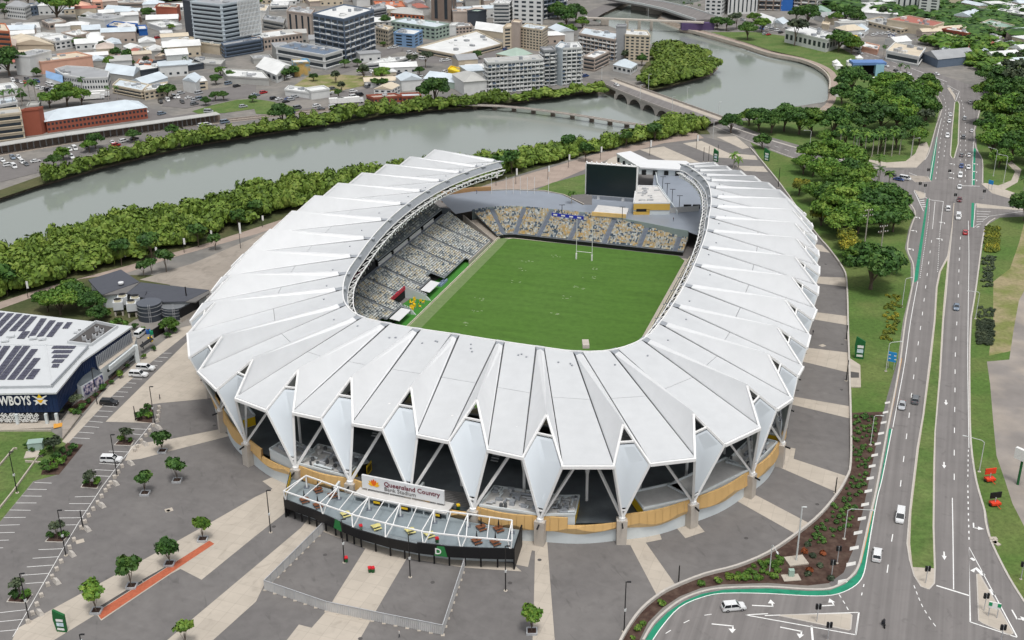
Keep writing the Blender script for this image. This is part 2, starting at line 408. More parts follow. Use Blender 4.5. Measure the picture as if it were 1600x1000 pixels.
# ================================================================== sheets
def S(name, px, z, m, **k): return sheet(name, px, z, m, **k)
S('park_grass',[(1172,222),(1195,232),(1230,245),(1295,264),(1350,280),(1397,299),(1418,318),(1428,335),(1419,360),(1414,388),(1423,412),(1423,450),(1411,500),(1401,575),(1384,645),
                 (1330,645),(1326,550),(1325,520),(1323,445),(1317,421),(1295,390),(1280,373),(1222,293),(1195,259)],0.01, m_grass)
S('park_grass',[(1298,66),(1340,90),(1375,108),(1410,120),(1435,130),(1462,150),(1470,165),(1461,200),(1450,237),(1440,252),(1400,262),(1340,252),(1295,240),(1200,213),
                 (1140,190),(1172,188),(1228,176),(1284,168),(1300,156),(1301,126),(1288,106),(1255,90),(1205,79),(1165,66),(1110,50),(1180,50),(1240,58)],0.01, m_lawn)
S('park_grass',[(1536,145),(1900,130),(1900,330),(1610,314),(1556,300),(1537,287),(1536,250),(1527,232),(1524,205),(1532,175),(1530,160)],0.01, m_lawn)
S('verge_grass',[(1541,352),(1562,340),(1610,338),(1900,340),(1900,1010),(1612,957),(1584,912),(1564,875),(1549,842),(1541,800),(1526,750),(1520,712),(1517,675),(1516,550),(1520,487),(1526,450),(1536,380)],0.01, m_grass)
S('worn_verge',[(1552,440),(1578,420),(1592,380),(1600,350),(1620,345),(1610,430),(1588,500),(1582,548),(1545,556),(1552,500)],0.016, m_grass2)
S('old_car_park',[(1542,565),(1577,562),(1583,520),(1592,470),(1640,380),(1900,380),(1900,1010),(1640,870),(1600,822),(1582,787),(1570,750),(1557,712),(1552,660),(1547,600)],0.02,
  mat('old_asphalt',(0.235,0.215,0.20),0.95,0.2,0.08, col2=(0.33,0.29,0.25), scale2=0.06))
S('mulch_bed',[(1330,645),(1383,643),(1372,700),(1352,780),(1338,850),(1322,893),(1297,911),(1262,915),(1200,911),(1130,913),(1095,919),(1062,932),(1035,950),(1013,972),(998,1003),(972,1003),
    (980,985),(1000,957),(1025,935),(1050,920),(1100,900),(1150,887),(1200,866),(1250,832),(1282,805),(1307,775),(1322,750),(1329,725)],0.012, m_mulch)
S('bank_undergrowth',[(-160,466),(0,411),(100,383),(180,355),(290,331),(400,301),(500,281),(560,275),(700,253),(800,241),(860,229),(930,225),(970,215),(1020,204),(1045,192),(1100,196),
                       (1110,210),(1075,210),(1010,220),(930,238),(860,258),(770,285),(640,330),(450,340),(400,356),(325,380),(200,415),(62,452),(-10,476),(-160,540)],0.01, m_bankg)
S('bank_undergrowth',[(-160,330),(0,297),(60,276),(225,228),(300,210),(400,192),(560,176),(640,165),(700,158),(850,142),(900,135),(935,132),(935,140),(900,146.5),(850,153.5),(800,160),(740,167),
                       (675,171.5),(607,178.5),(540,189.5),(460,201),(400,211),(300,227),(225,245),(160,261),(92,281),(62,289),(0,309.5),(-160,346)],0.01, m_bankg)
S('bank_undergrowth',[(1010,137),(1000,110),(1016,90),(1030,78),(1050,76),(1101,86),(1119,107),(1108,117),(1073,127),(1035,137),(1018,140)],0.01, m_bankg)
S('riverside_promenade',[(-160,520),(0,472),(62,452),(200,415),(270,395),(325,380),(400,356),(450,340),(560,300),(560,320),(450,350),(400,366),(275,401),(200,426),(125,436),(75,456),(0,483),(-160,535)],0.045, m_path)
S('riverside_promenade',[(690,310),(770,287),(860,262),(930,241),(1010,222),(1060,211),(1085,205),(1100,216),(1036,224),(1000,234),(960,245),(920,262),(860,288),(790,306)],0.048, m_path)
S('hill_lawn',[(835,298),(862,286),(918,271),(955,266),(955,300),(880,306)],0.055, m_lawn)
S('west_lawn',[(-200,672),(80,674),(104,690),(88,742),(52,752),(0,815),(-200,940)],0.01, m_lawn)
S('garden_bed',[(120,560),(210,500),(290,470),(250,430),(140,430),(-60,490),(-60,560)],0.01, m_bankg)
# stadium precinct
plaza_wall_px = [(1172,232),(1195,259),(1222,293),(1255,340),(1280,373),(1295,390),(1317,421),(1323,445),(1325,520),(1326,550),(1329,650),(1329,725),(1322,750),(1307,775),(1282,805),(1250,832),
                 (1200,866),(1150,887),(1100,900),(1050,920),(1025,935),(1000,957),(980,985),(966,1010)]
S('stadium_plaza', plaza_wall_px + [(940,1060),(-200,1060),(-200,950),(0,817),(25,786),(54,752),(92,742),(128,695),(105,692),(175,615),(232,567),(290,520),(330,452),(218,437),(300,412),(400,372),(460,345),
         (640,318),(860,285),(1000,234),(1036,223),(1075,211),(1097,213)],0.02, m_asph)
S('concrete_apron',[(218,437),(300,412),(400,370),(440,350),(420,420),(380,460),(330,456)],0.03, m_apron)
cream = [
 [(298,528),(165,659),(236,661),(236,632),(250,630),(335,622),(350,600),(310,540)],
 [(342,671),(267,686),(225,692),(205,697),(195,720),(220,717),(250,709),(360,681)],
 [(410,752),(432,743),(478,770),(447,800),(400,837),(315,906),(282,889),(150,960),(80,1003),(18,1003),(27,982),(100,942),(220,877),(332,815),(400,776),(426,764)],
 [(480,813),(504,820),(478,850),(412,915),(400,940),(330,1003),(258,1003),(400,884),(470,825)],
 [(573,854),(510,955),(487,981),(467,976),(446,1003),(560,1003),(586,957),(637,870)],
 [(805,882),(825,886),(831,860),(836,861),(834,950),(832,1003),(867,1003),(859,900),(855,847),(815,845)],
 [(972,851),(985,852),(1027,932),(1057,916),(1009,848),(1034,843),(1030,832),(975,840)],
 [(1057,825),(1071,841),(1101,831),(1090,818)],
 [(1150,782),(1246,836),(1265,818),(1174,770)],
 [(1208,726),(1309,770),(1322,744),(1240,717),(1243,701),(1218,696)],
 [(1237,632),(1328,654),(1328,635),(1241,620)],
 [(1250,564),(1325,582),(1325,551),(1258,543)],
 [(1265,498),(1324,508),(1324,494),(1268,487)],
 [(1270,442),(1323,448),(1321,434),(1272,432)],
 [(1262,390),(1297,395),(1284,383),(1260,380)],
 [(1000,234),(1037,229),(1094,254),(1049,254)],
 [(1067,224),(1096,220),(1138,239),(1180,243),(1184,250),(1150,248),(1121,246),(1112,242)],
 [(1150,259),(1193,260),(1200,269),(1163,267)],
 [(1120,214),(1150,213),(1171,231),(1160,233)],
 [(1000,245),(990,240),(955,245),(940,260),(985,262),(1010,258)]]
for i, q in enumerate(cream): S('concrete_band', q, 0.03, m_conc)
S('terrace_front_paving',[(486,812),(575,846),(640,862),(725,872),(800,880),(815,893),(725,887),(640,873),(573,858),(503,830)],0.034, m_conc)
S('west_footpath',[(300,508),(283,512),(225,556),(168,606),(97,690),(105,694),(177,617),(234,568),(300,516)],0.04, m_conc)
# brick strip
bs = [(151,957),(158,968),(335,850),(327,845)]
q = MB(); q.prism(GP([(149,957),(158,970),(337,850),(328,844)]),0.02,0.06, m_conc); q.flat(GP(bs),0.064, m_brick_pave)
q.build('brick_paving_strip', kind='structure', label='long narrow red brick strip set in cream paving')
b = MB(); b.flat(GP([(224,913),(151,956.5),(147,953),(222,907)]),0.045, m_asphd); b.flat(GP([(262,891),(226,911),(222,906),(258,886)]),0.045, m_asphd); b.build('dark_paving_inset', kind='structure')
# ================================================================== roads
left_edge = [(1005,1000),(1020,975),(1040,955),(1065,937),(1095,925),(1130,919),(1200,917),(1262,921),(1295,920),(1317,911),(1335,896),(1343,880),(1350,850),(1360,805),(1370,762),(1386,675),(1405,575),(1415,500),(1425,450),
             (1428,430),(1426,410),(1418,390),(1422,360),(1430,335),(1425,322),(1415,307),(1397,295),(1375,285),(1350,277),(1280,261),(1200,232),(1150,212),(1104,193)]
right_edge = [(1610,955),(1582,912),(1562,875),(1547,842),(1540,815),(1538,797),(1530,770),(1524,745),(1519,712),(1516,675),(1515,625),(1515,550),(1517,500),(1519,487),(1525,450),(1530,412),(1535,375),(1541,352),(1555,341),(1580,337),(1900,352)]
road_px = [(980,1060)] + left_edge + [(1130,185),(1200,218),(1295,245),(1342,257),(1375,264),(1410,266),(1438,259),(1445,250),(1452,237),(1462,200),(1469,180),(1472,165),(1465,150),(1455,140),(1435,127),(1410,117),
           (1375,105),(1337,86),(1300,62),(1240,54),(1200,50),(1150,45),(1110,36),(1108,29),(1150,38),(1200,43),(1275,55),(1325,71),(1375,85),(1425,102),(1462,114),(1500,127),(1532,139),(1700,146),(1700,154),(1545,148),(1527,160),(1530,175),
           (1522,205),(1525,232),(1535,250),(1536,287),(1556,300),(1610,316),(1900,335)] + right_edge[::-1] + [(1700,1060)]
S('main_road', road_px, 0.024, m_road)
def ribbon(name, px, w, z0, z1, m, parent=None, label=None, kind='structure', lift=0.0, sm=0, world=False, closed=False):
 P = [Vector(p) for p in px] if world else GP(px, lift)
 if sm: P = smooth_line(P, sm)
 b = MB()
 a = offset(P, w / 2, closed); c = offset(P, -w / 2, closed)
 n = len(P)
 for i in range(n - (0 if closed else 1)):
  j = (i + 1) % n
  b.hexa([(c[i].x, c[i].y, z0),(c[j].x, c[j].y, z0),(a[j].x, a[j].y, z0),(a[i].x, a[i].y, z0)],[(c[i].x, c[i].y, z1),(c[j].x, c[j].y, z1),(a[j].x, a[j].y, z1),(a[i].x, a[i].y, z1)], m)
 return b.build(name, parent=parent, label=label, kind=kind if parent is None else None)
ribbon('kerb', left_edge, 0.45,0.0,0.15, m_kerb, sm=3); ribbon('kerb', right_edge[:19],0.45,0.0,0.15, m_kerb, sm=3)
ribbon('kerb',[(1445,250),(1452,237),(1462,200),(1469,180),(1472,165),(1465,150),(1455,140),(1435,127),(1410,117),(1375,105)],0.4,0,0.14, m_kerb, sm=3)
ribbon('kerb',[(1535,286),(1535,250),(1525,232),(1522,205),(1530,175),(1527,160),(1540,150)],0.4,0,0.14, m_kerb, sm=3)
ribbon('kerb',[(1112,188),(1200,218),(1295,245),(1342,257),(1375,264)],1.2,0,0.14, m_kerb, sm=3)
S('corner_footpath',[(1340,246),(1385,262),(1432,262),(1446,248),(1452,232),(1448,222),(1436,226),(1430,240),(1415,252),(1385,254)],0.05, m_conc)
S('corner_footpath',[(1533,287),(1550,302),(1610,320),(1650,316),(1600,307),(1570,296),(1590,285),(1596,265),(1580,252),(1574,256),(1586,268),(1580,282),(1560,290),(1540,286)],0.05, m_conc)
# medians
med = [(1427,900),(1420,875),(1416,850),(1420,800),(1426,750),(1432,700),(1441,650),(1450,575),(1459,500),(1462,450),(1467,425),(1480,400),(1487,355),(1490,318),(1491,318),(1488,362),(1483,412),(1479,462),(1475,500),(1470,587),(1462,675),(1461,725),(1460,825),(1462,887),(1461,912),(1452,922),(1438,917)]
def island(name, px, m, inset=0.45, sm=0, label=None):
 P = GP(px)
 b = MB(); b.prism(P, 0.0,0.15, m_kerb)
 n = len(P); A = sum(P[i].x * P[(i + 1) % n].y - P[(i + 1) % n].x * P[i].y for i in range(n))
 b.flat(offset(P, inset if A > 0 else -inset, True),0.158, m)
 return b.build(name, kind='structure', label=label)
island('median', med, m_conc, 0.3)
S2 = MB(); S2.flat(GP([(1426,887),(1422,850),(1424,800),(1430,750),(1436,700),(1444,650),(1454,575),(1462,500),(1465,450),(1470,425),(1480,407),(1480,412),(1475,462),(1472,500),(1467,587),(1460,675),(1458,725),(1457,825),(1459,889)]),0.17, m_lawn)
S2.build('median_grass', kind='structure')
island('median',[(1484,243),(1487,200),(1491,160),(1497,158),(1500,163),(1498,225),(1492,247),(1487,248)], m_lawn, 0.5)
island('median',[(1480,138),(1484,137),(1493,150),(1492,158),(1488,150)], m_conc, 0.2)
island('traffic_island',[(1217,963),(1220,961),(1328,959),(1332,962),(1330,984),(1326,986)], m_conc, 0.25)
island('traffic_island',[(1525,898),(1531,897),(1584,990),(1578,993),(1535,975),(1528,970)], m_conc, 0.25)
island('traffic_island',[(1428,297),(1446,302),(1446,309),(1437,311)], m_conc, 0.2)
island('traffic_island',[(1525,318),(1600,327),(1600,329),(1526,325)], m_conc, 0.2)
island('traffic_island',[(1415,274),(1450,276),(1455,284),(1430,285)], m_apron, 0.3)
# markings
MK = MB()
ZM = 0.036
def line(px, w=0.15, m=m_wpaint, z=ZM, sm=0, mb=None):
 P = GP(px)
 if sm: P = smooth_line(P, sm)
 a = offset(P, w / 2); c = offset(P, -w / 2); mb = mb or MK
 for i in range(len(P) - 1):
  mb.poly([(c[i].x, c[i].y, z),(c[i + 1].x, c[i + 1].y, z),(a[i + 1].x, a[i + 1].y, z),(a[i].x, a[i].y, z)], m)
def dashes(px, w=0.18, on=3.0, off=9.0, m=m_wpaint, sm=4, z=ZM, mb=None):
 P = GP(px)
 if sm: P = smooth_line(P, sm)
 mb = mb or MK
 Q = resample(P, 0.5); L = on + off; n = len(Q)
 step = int(L / 0.5); k = int(on / 0.5)
 for s0 in range(0, n - k, step):
  a, c = Q[s0], Q[s0 + k]; t = (c - a).normalized(); nn = Vector((-t.y, t.x, 0)) * (w / 2)
  mb.poly([tuple((a - nn)[:2]) + (z,), tuple((c - nn)[:2]) + (z,), tuple((c + nn)[:2]) + (z,), tuple((a + nn)[:2]) + (z,)], m)
gl_out = [(1008,1000),(1023,977),(1043,957),(1068,940),(1097,928),(1131,921.5),(1200,919.5),(1262,923.5),(1297,922.5),(1320,913),(1338,898),(1346,880),(1353,850),(1363,805),(1373,762),(1387,690),(1389,670)]
gl_in = [(1020,1000),(1036,977),(1062,949),(1095,934),(1130,927),(1200,927.5),(1262,931),(1300,930),(1325,922),(1342,910),(1350,895),(1355,870),(1361,832),(1371,777),(1378,750),(1390,690),(1394,670)]
b = MB(); b.flat(GP(gl_out + gl_in[::-1]),0.03, m_green_lane)
b.build('green_bicycle_lane', kind='structure', label='green painted bicycle lane')
b = MB(); b.flat(GP([(1425,441),(1428,437),(1448,312),(1451,310),(1450,316),(1434,437),(1430,441)]),0.03, m_green_lane); b.build('green_bicycle_lane', kind='structure')
b = MB(); b.flat(GP([(1452,282),(1456,250),(1463,214),(1465,214),(1461,250),(1456,282)]),0.03, m_green_lane); b.build('green_bicycle_lane', kind='structure')
b = MB(); b.flat(GP([(1518,289),(1520,250),(1521,232),(1525,232),(1524,250),(1523,289)]),0.03, m_green_lane); b.build('green_bicycle_lane', kind='structure')
b = MB(); b.flat(GP([(1517,355),(1518,317),(1522,317),(1521,355)]),0.03, m_green_lane); b.build('green_bicycle_lane', kind='structure')
line(gl_in, 0.2, sm=3); line([(1395,668),(1403,625),(1414,565),(1423,500),(1434,440)],0.18, sm=3)
line([(1384,690),(1398,620),(1409,560)],0.14, m_ochre, sm=3); line([(1345,880),(1352,850),(1362,805),(1384,690)],0.14, m_ochre, z=ZM)
line([(1513,345),(1514,400),(1513,470),(1512,560),(1513,640),(1514,700)],0.16, sm=3)
dashes([(1452,310),(1451,340),(1437,437)],0.16,1,1)
dashes([(1386,895),(1394,840),(1403,790),(1411,725),(1421,645),(1430,570),(1440,500),(1448,435),(1455,380),(1457,360)],0.2)
dashes([(1491,750),(1491,700),(1492,620),(1493,540),(1497,470),(1499,400),(1502,355)],0.2)
line([(1488,778),(1489,840),(1490,921)],0.2); line([(1463,915),(1515,931)],0.4)
line([(1457,358),(1461,315)],0.15); line([(1469,360),(1474,315)],0.15); line([(1451,312),(1474,315)],0.35)
line([(1467,427),(1470,432)],0.3)
dashes([(1465,425),(1469,358)],0.15,1,1.2)
dashes([(1512,750),(1513,800),(1514,838),(1514,852)],0.25,1.2,1.6)
dashes([(1513,703),(1512,760)],0.2,1.2,1.6)
line([(1516,972),(1514,855),(1589,995)],0.28); line([(1516,972),(1589,996)],0.28)
line([(1517,872),(1523,876)],0.7); line([(1519,893),(1525,888),(1537,899)],0.9); line([(1545,921),(1552,930)],0.9)
line([(1195,962),(1342,957),(1337,992),(1165,961)],0.25); line([(1165,961),(1200,959)],0.25)
line([(1268,978),(1270,1002)],0.4)
line([(1342,957),(1337,992)],0.3); dashes([(1311,929),(1318,940),(1327,956)],0.2,1,1)
dashes([(1350,913),(1344,940)],0.2,1.2,2); dashes([(1428,915),(1440,945),(1452,965),(1465,983)],0.18,1,1)
dashes([(1040,990),(1060,978),(1090,964),(1125,958)],0.18,1.5,3.5)
# zebra blocks beside the green lane
for (x, y) in [(1388,629),(1385,644),(1382,660),(1378,677),(1373,693),(1368,711),(1364,728),(1361,747),(1358,767),(1353,788),(1348,810),(1342,832),(1336,856),(1331,881),(1318,908)]:
 s_ = 0.9 + (y - 620) / 300 * 0.9
 k = s_ / 1.6; MK.poly([tuple(G(x + i * k - 1.5, y + j * k))[:2] + (ZM,) for i, j in ((-7,4.4),(7,1.6),(7.4,-3.6),(-6.4,-1))], mat('worn_white_paint',(.60,.59,.56),.85,.15,1.2))
S('kerbside_strip',[(1386,640),(1391,622),(1407,560),(1403,560),(1386,620),(1370,690),(1350,790),(1337,850),(1318,895),(1295,911),(1300,918),(1322,908),(1341,880),(1358,800),(1380,690)],0.02, m_asph)
# hatch in slip lane, east hatch
for i in range(7):
 t = i / 6; line([(1431 + 10 * t, 305 + 18 * t),(1441 + 6 * t, 303 + 20 * t)],0.5)
line([(1428,298),(1443,330)],0.2); line([(1430,298),(1449,310)],0.2)
for i in range(7): line([(1526,330 + 4.2 * i),(1548 - 3 * i, 331 + 3.8 * i)],0.35)
line([(1524,318),(1521,356),(1545,338),(1600,330)],0.18)
line([(1526,319),(1600,328)],1.0)
for i in range(14):
 t = i / 13; line([(1522 + 0 * t, 362 + 120 * t),(1532 - 12 * t, 362 + 118 * t)],0.2, mat('dark_hatch',(0.12,0.11,0.105)))
# north carriageways
dashes([(1462,280),(1470,215),(1478,170),(1470,145),(1440,122),(1400,105)],0.2,3,6)
dashes([(1475,245),(1480,200),(1483,165)],0.2,3,6)
dashes([(1508,285),(1509,230),(1507,180),(1498,150),(1470,128)],0.2,3,6)
dashes([(1500,285),(1501,200)],0.15,3,6)
line([(1493,158),(1499,143),(1480,133)],0.2); line([(1471,185),(1464,215),(1453,280)],0.2, sm=2); line([(1519,290),(1521,220)],0.2)
line([(1497,290),(1531,291)],0.4); line([(1455,283),(1420,270)],0.25)
dashes([(1210,228),(1290,254),(1350,268),(1410,275)],0.2,3,4)
line([(1200,46.5),(1275,58),(1340,78),(1425,107),(1480,128)],0.3); dashes([(1200,49),(1280,61),(1340,82),(1420,113)],0.3,4,8)
# cross walk studs and arrows
def arrow(x, y, ux, uy, L, turn=0, w=0.3):
 """straight or turning lane arrow: (x,y) tail in the photo, (ux,uy) head direction in the photo"""
 a = G(x, y); h = G(x + ux, y + uy); t = (h - a).normalized(); n_ = Vector((-t.y, t.x, 0)); e = a + t * L
 def q(*pts): MK.poly([(p.x, p.y, ZM) for p in pts], m_wpaint)
 q(a - n_ * w / 2, e - n_ * w / 2, e + n_ * w / 2, a + n_ * w / 2)
 if turn:
  s = n_ * turn; c = e + s * 0.9
  q(e - t * w, e, c, c - t * w) if turn > 0 else q(e, e - t * w, c - t * w, c)
  hd = c + s * 1.3
  P = [c + t * 0.55 - t * w / 2, c - t * 0.85 - t * w / 2, hd - t * w]
 else:
  P = [e - n_ * 0.5, e + t * 1.6, e + n_ * 0.5]
 q(*P)
arrow(1175,946,20,1,4.2,1); arrow(1112,975,20,2,4.2,-1); arrow(1219,980,20,4,4.2,-1); arrow(1281,947,18,-1,3,1)
arrow(1521,817,0.5,12,2.2,1); arrow(1581,953,9,16,3,1); arrow(1475,862,0.5,10,1.6); arrow(1478,625,0.2,10,1.6); arrow(1475,722,0.2,10,1.6)
arrow(1437,342,-1,-8,2,1); arrow(1432,363,-1,-8,2,1); arrow(1427,392,-1,-8,2,1); arrow(1472,376,-1,-8,2,1); arrow(1476,350,-1,-8,2,1)
for (x, y) in [(1491,258),(1490,280),(1527,258),(1526,270),(1526,283),(1490,272)]: arrow(x, y, 0.3,-6,2,1)
# car park bays
for (a, b_) in [((230,571),(246,571.5)),((223,577),(240,577.5)),((204,592),(222,592.5)),((195,598),(213,599)),((187,605),(206,605.5)),((181,612),(200,613)),((174,619),(194,620)),
    ((158,634),(182,636)),((151,642),(176,643)),((145,650),(169,651.5)),((137,658),(161,660)),((130,666),(155,668)),((120,675),(147,677)),((112,684),(140,685.5)),
    ((240,564),(254,565)),((247,558),(262,559)),((253,552),(268,552)),
    ((201,669.5),(230,671)),((208,678),(223,680)),((170,705),(202,706.5)),((155,724),(187,726)),((148,734),(180,735.5)),((140,743),(173,744.5)),
    ((54,754),(81,755)),((43,764.5),(73,765)),((34,775),(65,775.5)),((25,786),(57,786)),((15,797),(48,797.5)),((6,809),(40,808.5)),((-5,821),(31,820)),((-15,833),(23,832)),((-20,845),(14,844)),((-30,858),(5,856)),
    ((117,776.5),(150,775.5)),((108,787),(143,787)),((101,798),(137,798)),((92,809.5),(130,809)),((100,820.5),(122,820)),
    ((60,859),(99,857.5)),((51,872.5),(91,870)),((42,886),(84,883)),((34,899),(76,896)),((40,912),(68,910)),((-5,958),(40,953)),((-5,972),(35,968)),((-5,987),(28,984))]:
 line([a, b_],0.14)
line([(20,995),(60,925),(100,855),(122,818),(160,760),(190,720),(237,661)],0.12)
MK.build('road_markings', kind='structure', label='white painted lines and arrows on the road and car park')
# ================================================================== STADIUM
FO = Vector((29.0205,397.8618,0)); FA = Vector((0.31745,0.94827,0)); FN = Vector((FA.y, -FA.x, 0))
def W(u, v, z=0.0): return FO + FN * u + FA * v + Vector((0,0, z))
ROOF_I = [(778,252),(750,260),(724,269),(693,282),(663,298),(633,318),(603,343),(576,372),(555,400),(537,427),(531,451),(535,476),(558,496),(600,507),(649,516),(710,525),(781,536),(844,545),(904,552),(962,549),(1010,531),(1036,505),(1056,477),(1075,446),(1090,414),(1101,386),(1109,360),(1112,339),(1115,322),(1115,307),(1112,292),(1105,281),(1097,273),(1087,266),(1078,260),(1069,257)]
ROOF_A = [(679,233),(638,244),(603,255),(564,268),(526,284),(490,303),(454,327),(418,357),(385,390),(356,427),(336,470),(347,523),(395,559),(466,575),(549,587),(642,602),(745,622),(854,645),(974,660),(1084,644),(1167,600),(1200,552),(1215,510),(1227,467),(1237,431),(1242,400),(1244,371),(1244,347),(1241,325),(1235,308),(1223,295),(1204,284),(1180,274),(1156,264),(1135,258),(1117,253)]
KL = {10:(299,494),11:(297,556),12:(339,606),13:(416,638),14:(501,651),15:(597,667),16:(701,687),17:(817,712),18:(959,726),19:(1086,714),20:(1187,666),21:(1237,621),22:(1254,571),23:(1265,522),24:(1275,482),25:(1278,446),26:(1280,415),27:(1278,388),28:(1274,362),29:(1268,344),30:(1263,332)}
KR = {10:(294,519),11:(310,578),12:(368,620),13:(458,642),14:(551,659),15:(652,677),16:(762,700),17:(879,726),18:(1016,722),19:(1132,692),20:(1213,637),21:(1246,585),22:(1260,541),23:(1269,497),24:(1277,458),25:(1279,427),26:(1278,399),27:(1275,375),28:(1270,352),29:(1265,337)}
PT = {11:(344,640),12:(385,691),13:(462,731),14:(547,753),15:(641,772),16:(739,796),17:(844,812),18:(972,810),19:(1083,785),20:(1175,739.5),21:(1222,692)}
ZI, ZA, ZC, ZP = 25.5,27.8,21.0,6.2
NK = len(ROOF_I)
Ipt = [G(x, y, ZI) for x, y in ROOF_I]; Apt = [G(x, y, ZA) for x, y in ROOF_A]
# smooth the far, flatly seen stretches
for P_ in (Apt,):
 for it in range(3):
  Q_ = [p.copy() for p in P_]
  for k in list(range(1,10)) + list(range(27,35)): P_[k] = Q_[k] * 0.6 + (Q_[k - 1] + Q_[k + 1]) * 0.2
OUT = []; TAN = []
for k in range(NK):
 a = Apt[max(k - 1,0)]; c = Apt[min(k + 1, NK - 1)]; t = (c - a).normalized(); t.z = 0; t.normalize()
 TAN.append(t); OUT.append(Vector((t.y, -t.x, 0)))
ctr = sum(Apt, Vector()) / NK
for k in range(NK):
 if OUT[k].dot(Apt[k] - ctr) < 0: OUT[k] = -OUT[k]
CLp = []; CRp = []; Pp = []
for k in range(NK):
 w_ = 4.4
 base = Vector((Apt[k].x, Apt[k].y, ZC)) + OUT[k] * 7.2
 CLp.append(G(*KL[k], ZC) if k in KL and 10 < k < 26 else base - TAN[k] * w_)
 CRp.append(G(*KR[k], ZC) if k in KR and 9 < k < 26 else base + TAN[k] * w_)
 Pp.append(G(*PT[k], ZP) if k in PT else Vector((base.x, base.y, ZP)) - OUT[k] * 3.2)
m_roof = mat('roof_panel_grey',(0.535,0.55,0.56),0.55,0.05,0.3, spec=0.3, objrand=0.02)
m_fold = mat('roof_fold_white',(0.69,0.70,0.705),0.5,0.04,0.25, spec=0.3)
m_seam = mat('roof_gutter_dark',(0.10,0.105,0.11),0.7,0.1,1)
m_steel = mat('white_steel',(0.78,0.78,0.77),0.45,0.03,0.5, spec=0.4)
m_memb = mat('white_membrane',(0.62,0.67,0.71),0.55,0.03,0.1)
m_rimg = mat('rim_gutter_grey',(0.30,0.32,0.345),0.5,0.08,0.5)
m_light = mat('lamp_glass',(0.75,0.76,0.78),0.2,0, spec=0.6)
m_black = mat('black_metal',(0.012,0.012,0.013),0.5,0.05,1)
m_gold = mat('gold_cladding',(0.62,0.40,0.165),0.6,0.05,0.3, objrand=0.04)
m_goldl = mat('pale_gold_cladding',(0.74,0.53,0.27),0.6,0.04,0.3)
m_base = mat('pale_wall_render',(0.60,0.645,0.655),0.8,0.06,0.3)
m_pier = mat('pier_concrete',(0.46,0.42,0.37),0.9,0.12,0.5)
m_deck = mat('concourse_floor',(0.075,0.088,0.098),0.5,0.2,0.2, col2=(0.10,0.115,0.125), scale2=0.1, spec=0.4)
m_deckn = mat('north_concourse_floor',(0.235,0.265,0.31),0.35,0.08,0.15, spec=0.5)
m_podroof = mat('pod_roof',(0.56,0.55,0.53),0.8,0.12,0.5)
m_yellow = mat('yellow_sign_paint',(0.78,0.52,0.02),0.6,0.04,1)
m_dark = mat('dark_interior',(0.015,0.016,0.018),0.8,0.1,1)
m_tread = mat('terrace_concrete',(0.24,0.26,0.275),0.9,0.08,0.4)
m_tan = mat('tan_retaining_wall',(0.45,0.27,0.13),0.85,0.1,0.5)
m_galv = mat('galvanised_metal',(0.42,0.43,0.44),0.5,0.15,1, spec=0.5)
stad = empty('stadium',(Pp[18].x * .5 + Pp[5].x * .5,320,0), label='huge white pleated horseshoe stadium roof round a green rugby pitch', cat='stadium')
def lerp(a, b, t): return a + (b - a) * t
tips = []
for k in range(NK):
 i0 = Ipt[k]; d = (Apt[k] - i0); d.z = 0; d.normalize(); tips.append((i0, d))
def notchL(k): i0, d = tips[k]; t = TAN[k]; return i0 - t * 1.1 - d * 0.8
def notchR(k): i0, d = tips[k]; t = TAN[k]; return i0 + t * 1.1 - d * 0.8
# --- flat bays: two panels each, on a dark deck that shows in the joints
for k in range(NK - 1):
 a0, a1 = notchR(k), notchL(k + 1); b0, b1 = CRp[k], CLp[k + 1]
 dk = MB(); z = Vector((0,0,0.34))
 ta, tb = (a1 - a0).normalized() * 1.0,(b1 - b0).normalized() * .2
 a_, b_, c_, d_ = a0 - ta, b0 - tb, b1 + tb, a1 + ta
 dk.hexa([a_ - z * 2.2, b_ - z * 2.2, c_ - z * 2.2, d_ - z * 2.2],[a_ - z, b_ - z, c_ - z, d_ - z], m_seam)
 dk.build('roof_deck', stad)
 mid = 0.46
 for (s0, s1) in ((0.0, mid),(mid, 1.0)):
  P0, P1 = lerp(a0, b0, s0), lerp(a1, b1, s0); Q0, Q1 = lerp(a0, b0, s1), lerp(a1, b1, s1)
  tv = (P1 - P0).normalized(); rv = (Q0 - P0).normalized(); g = 0.10; e0 = 0.06 if s0 else 0; e1 = 0.06 if s1 < 1 else 0.0
  q = [P0 + tv * g + rv * e0, Q0 + tv * g - rv * e1, Q1 - tv * g - rv * e1, P1 - tv * g + rv * e0]
  b = MB(); b.hexa([p - Vector((0,0,0.3)) for p in q], q, m_roof); b.build('roof_panel', stad)
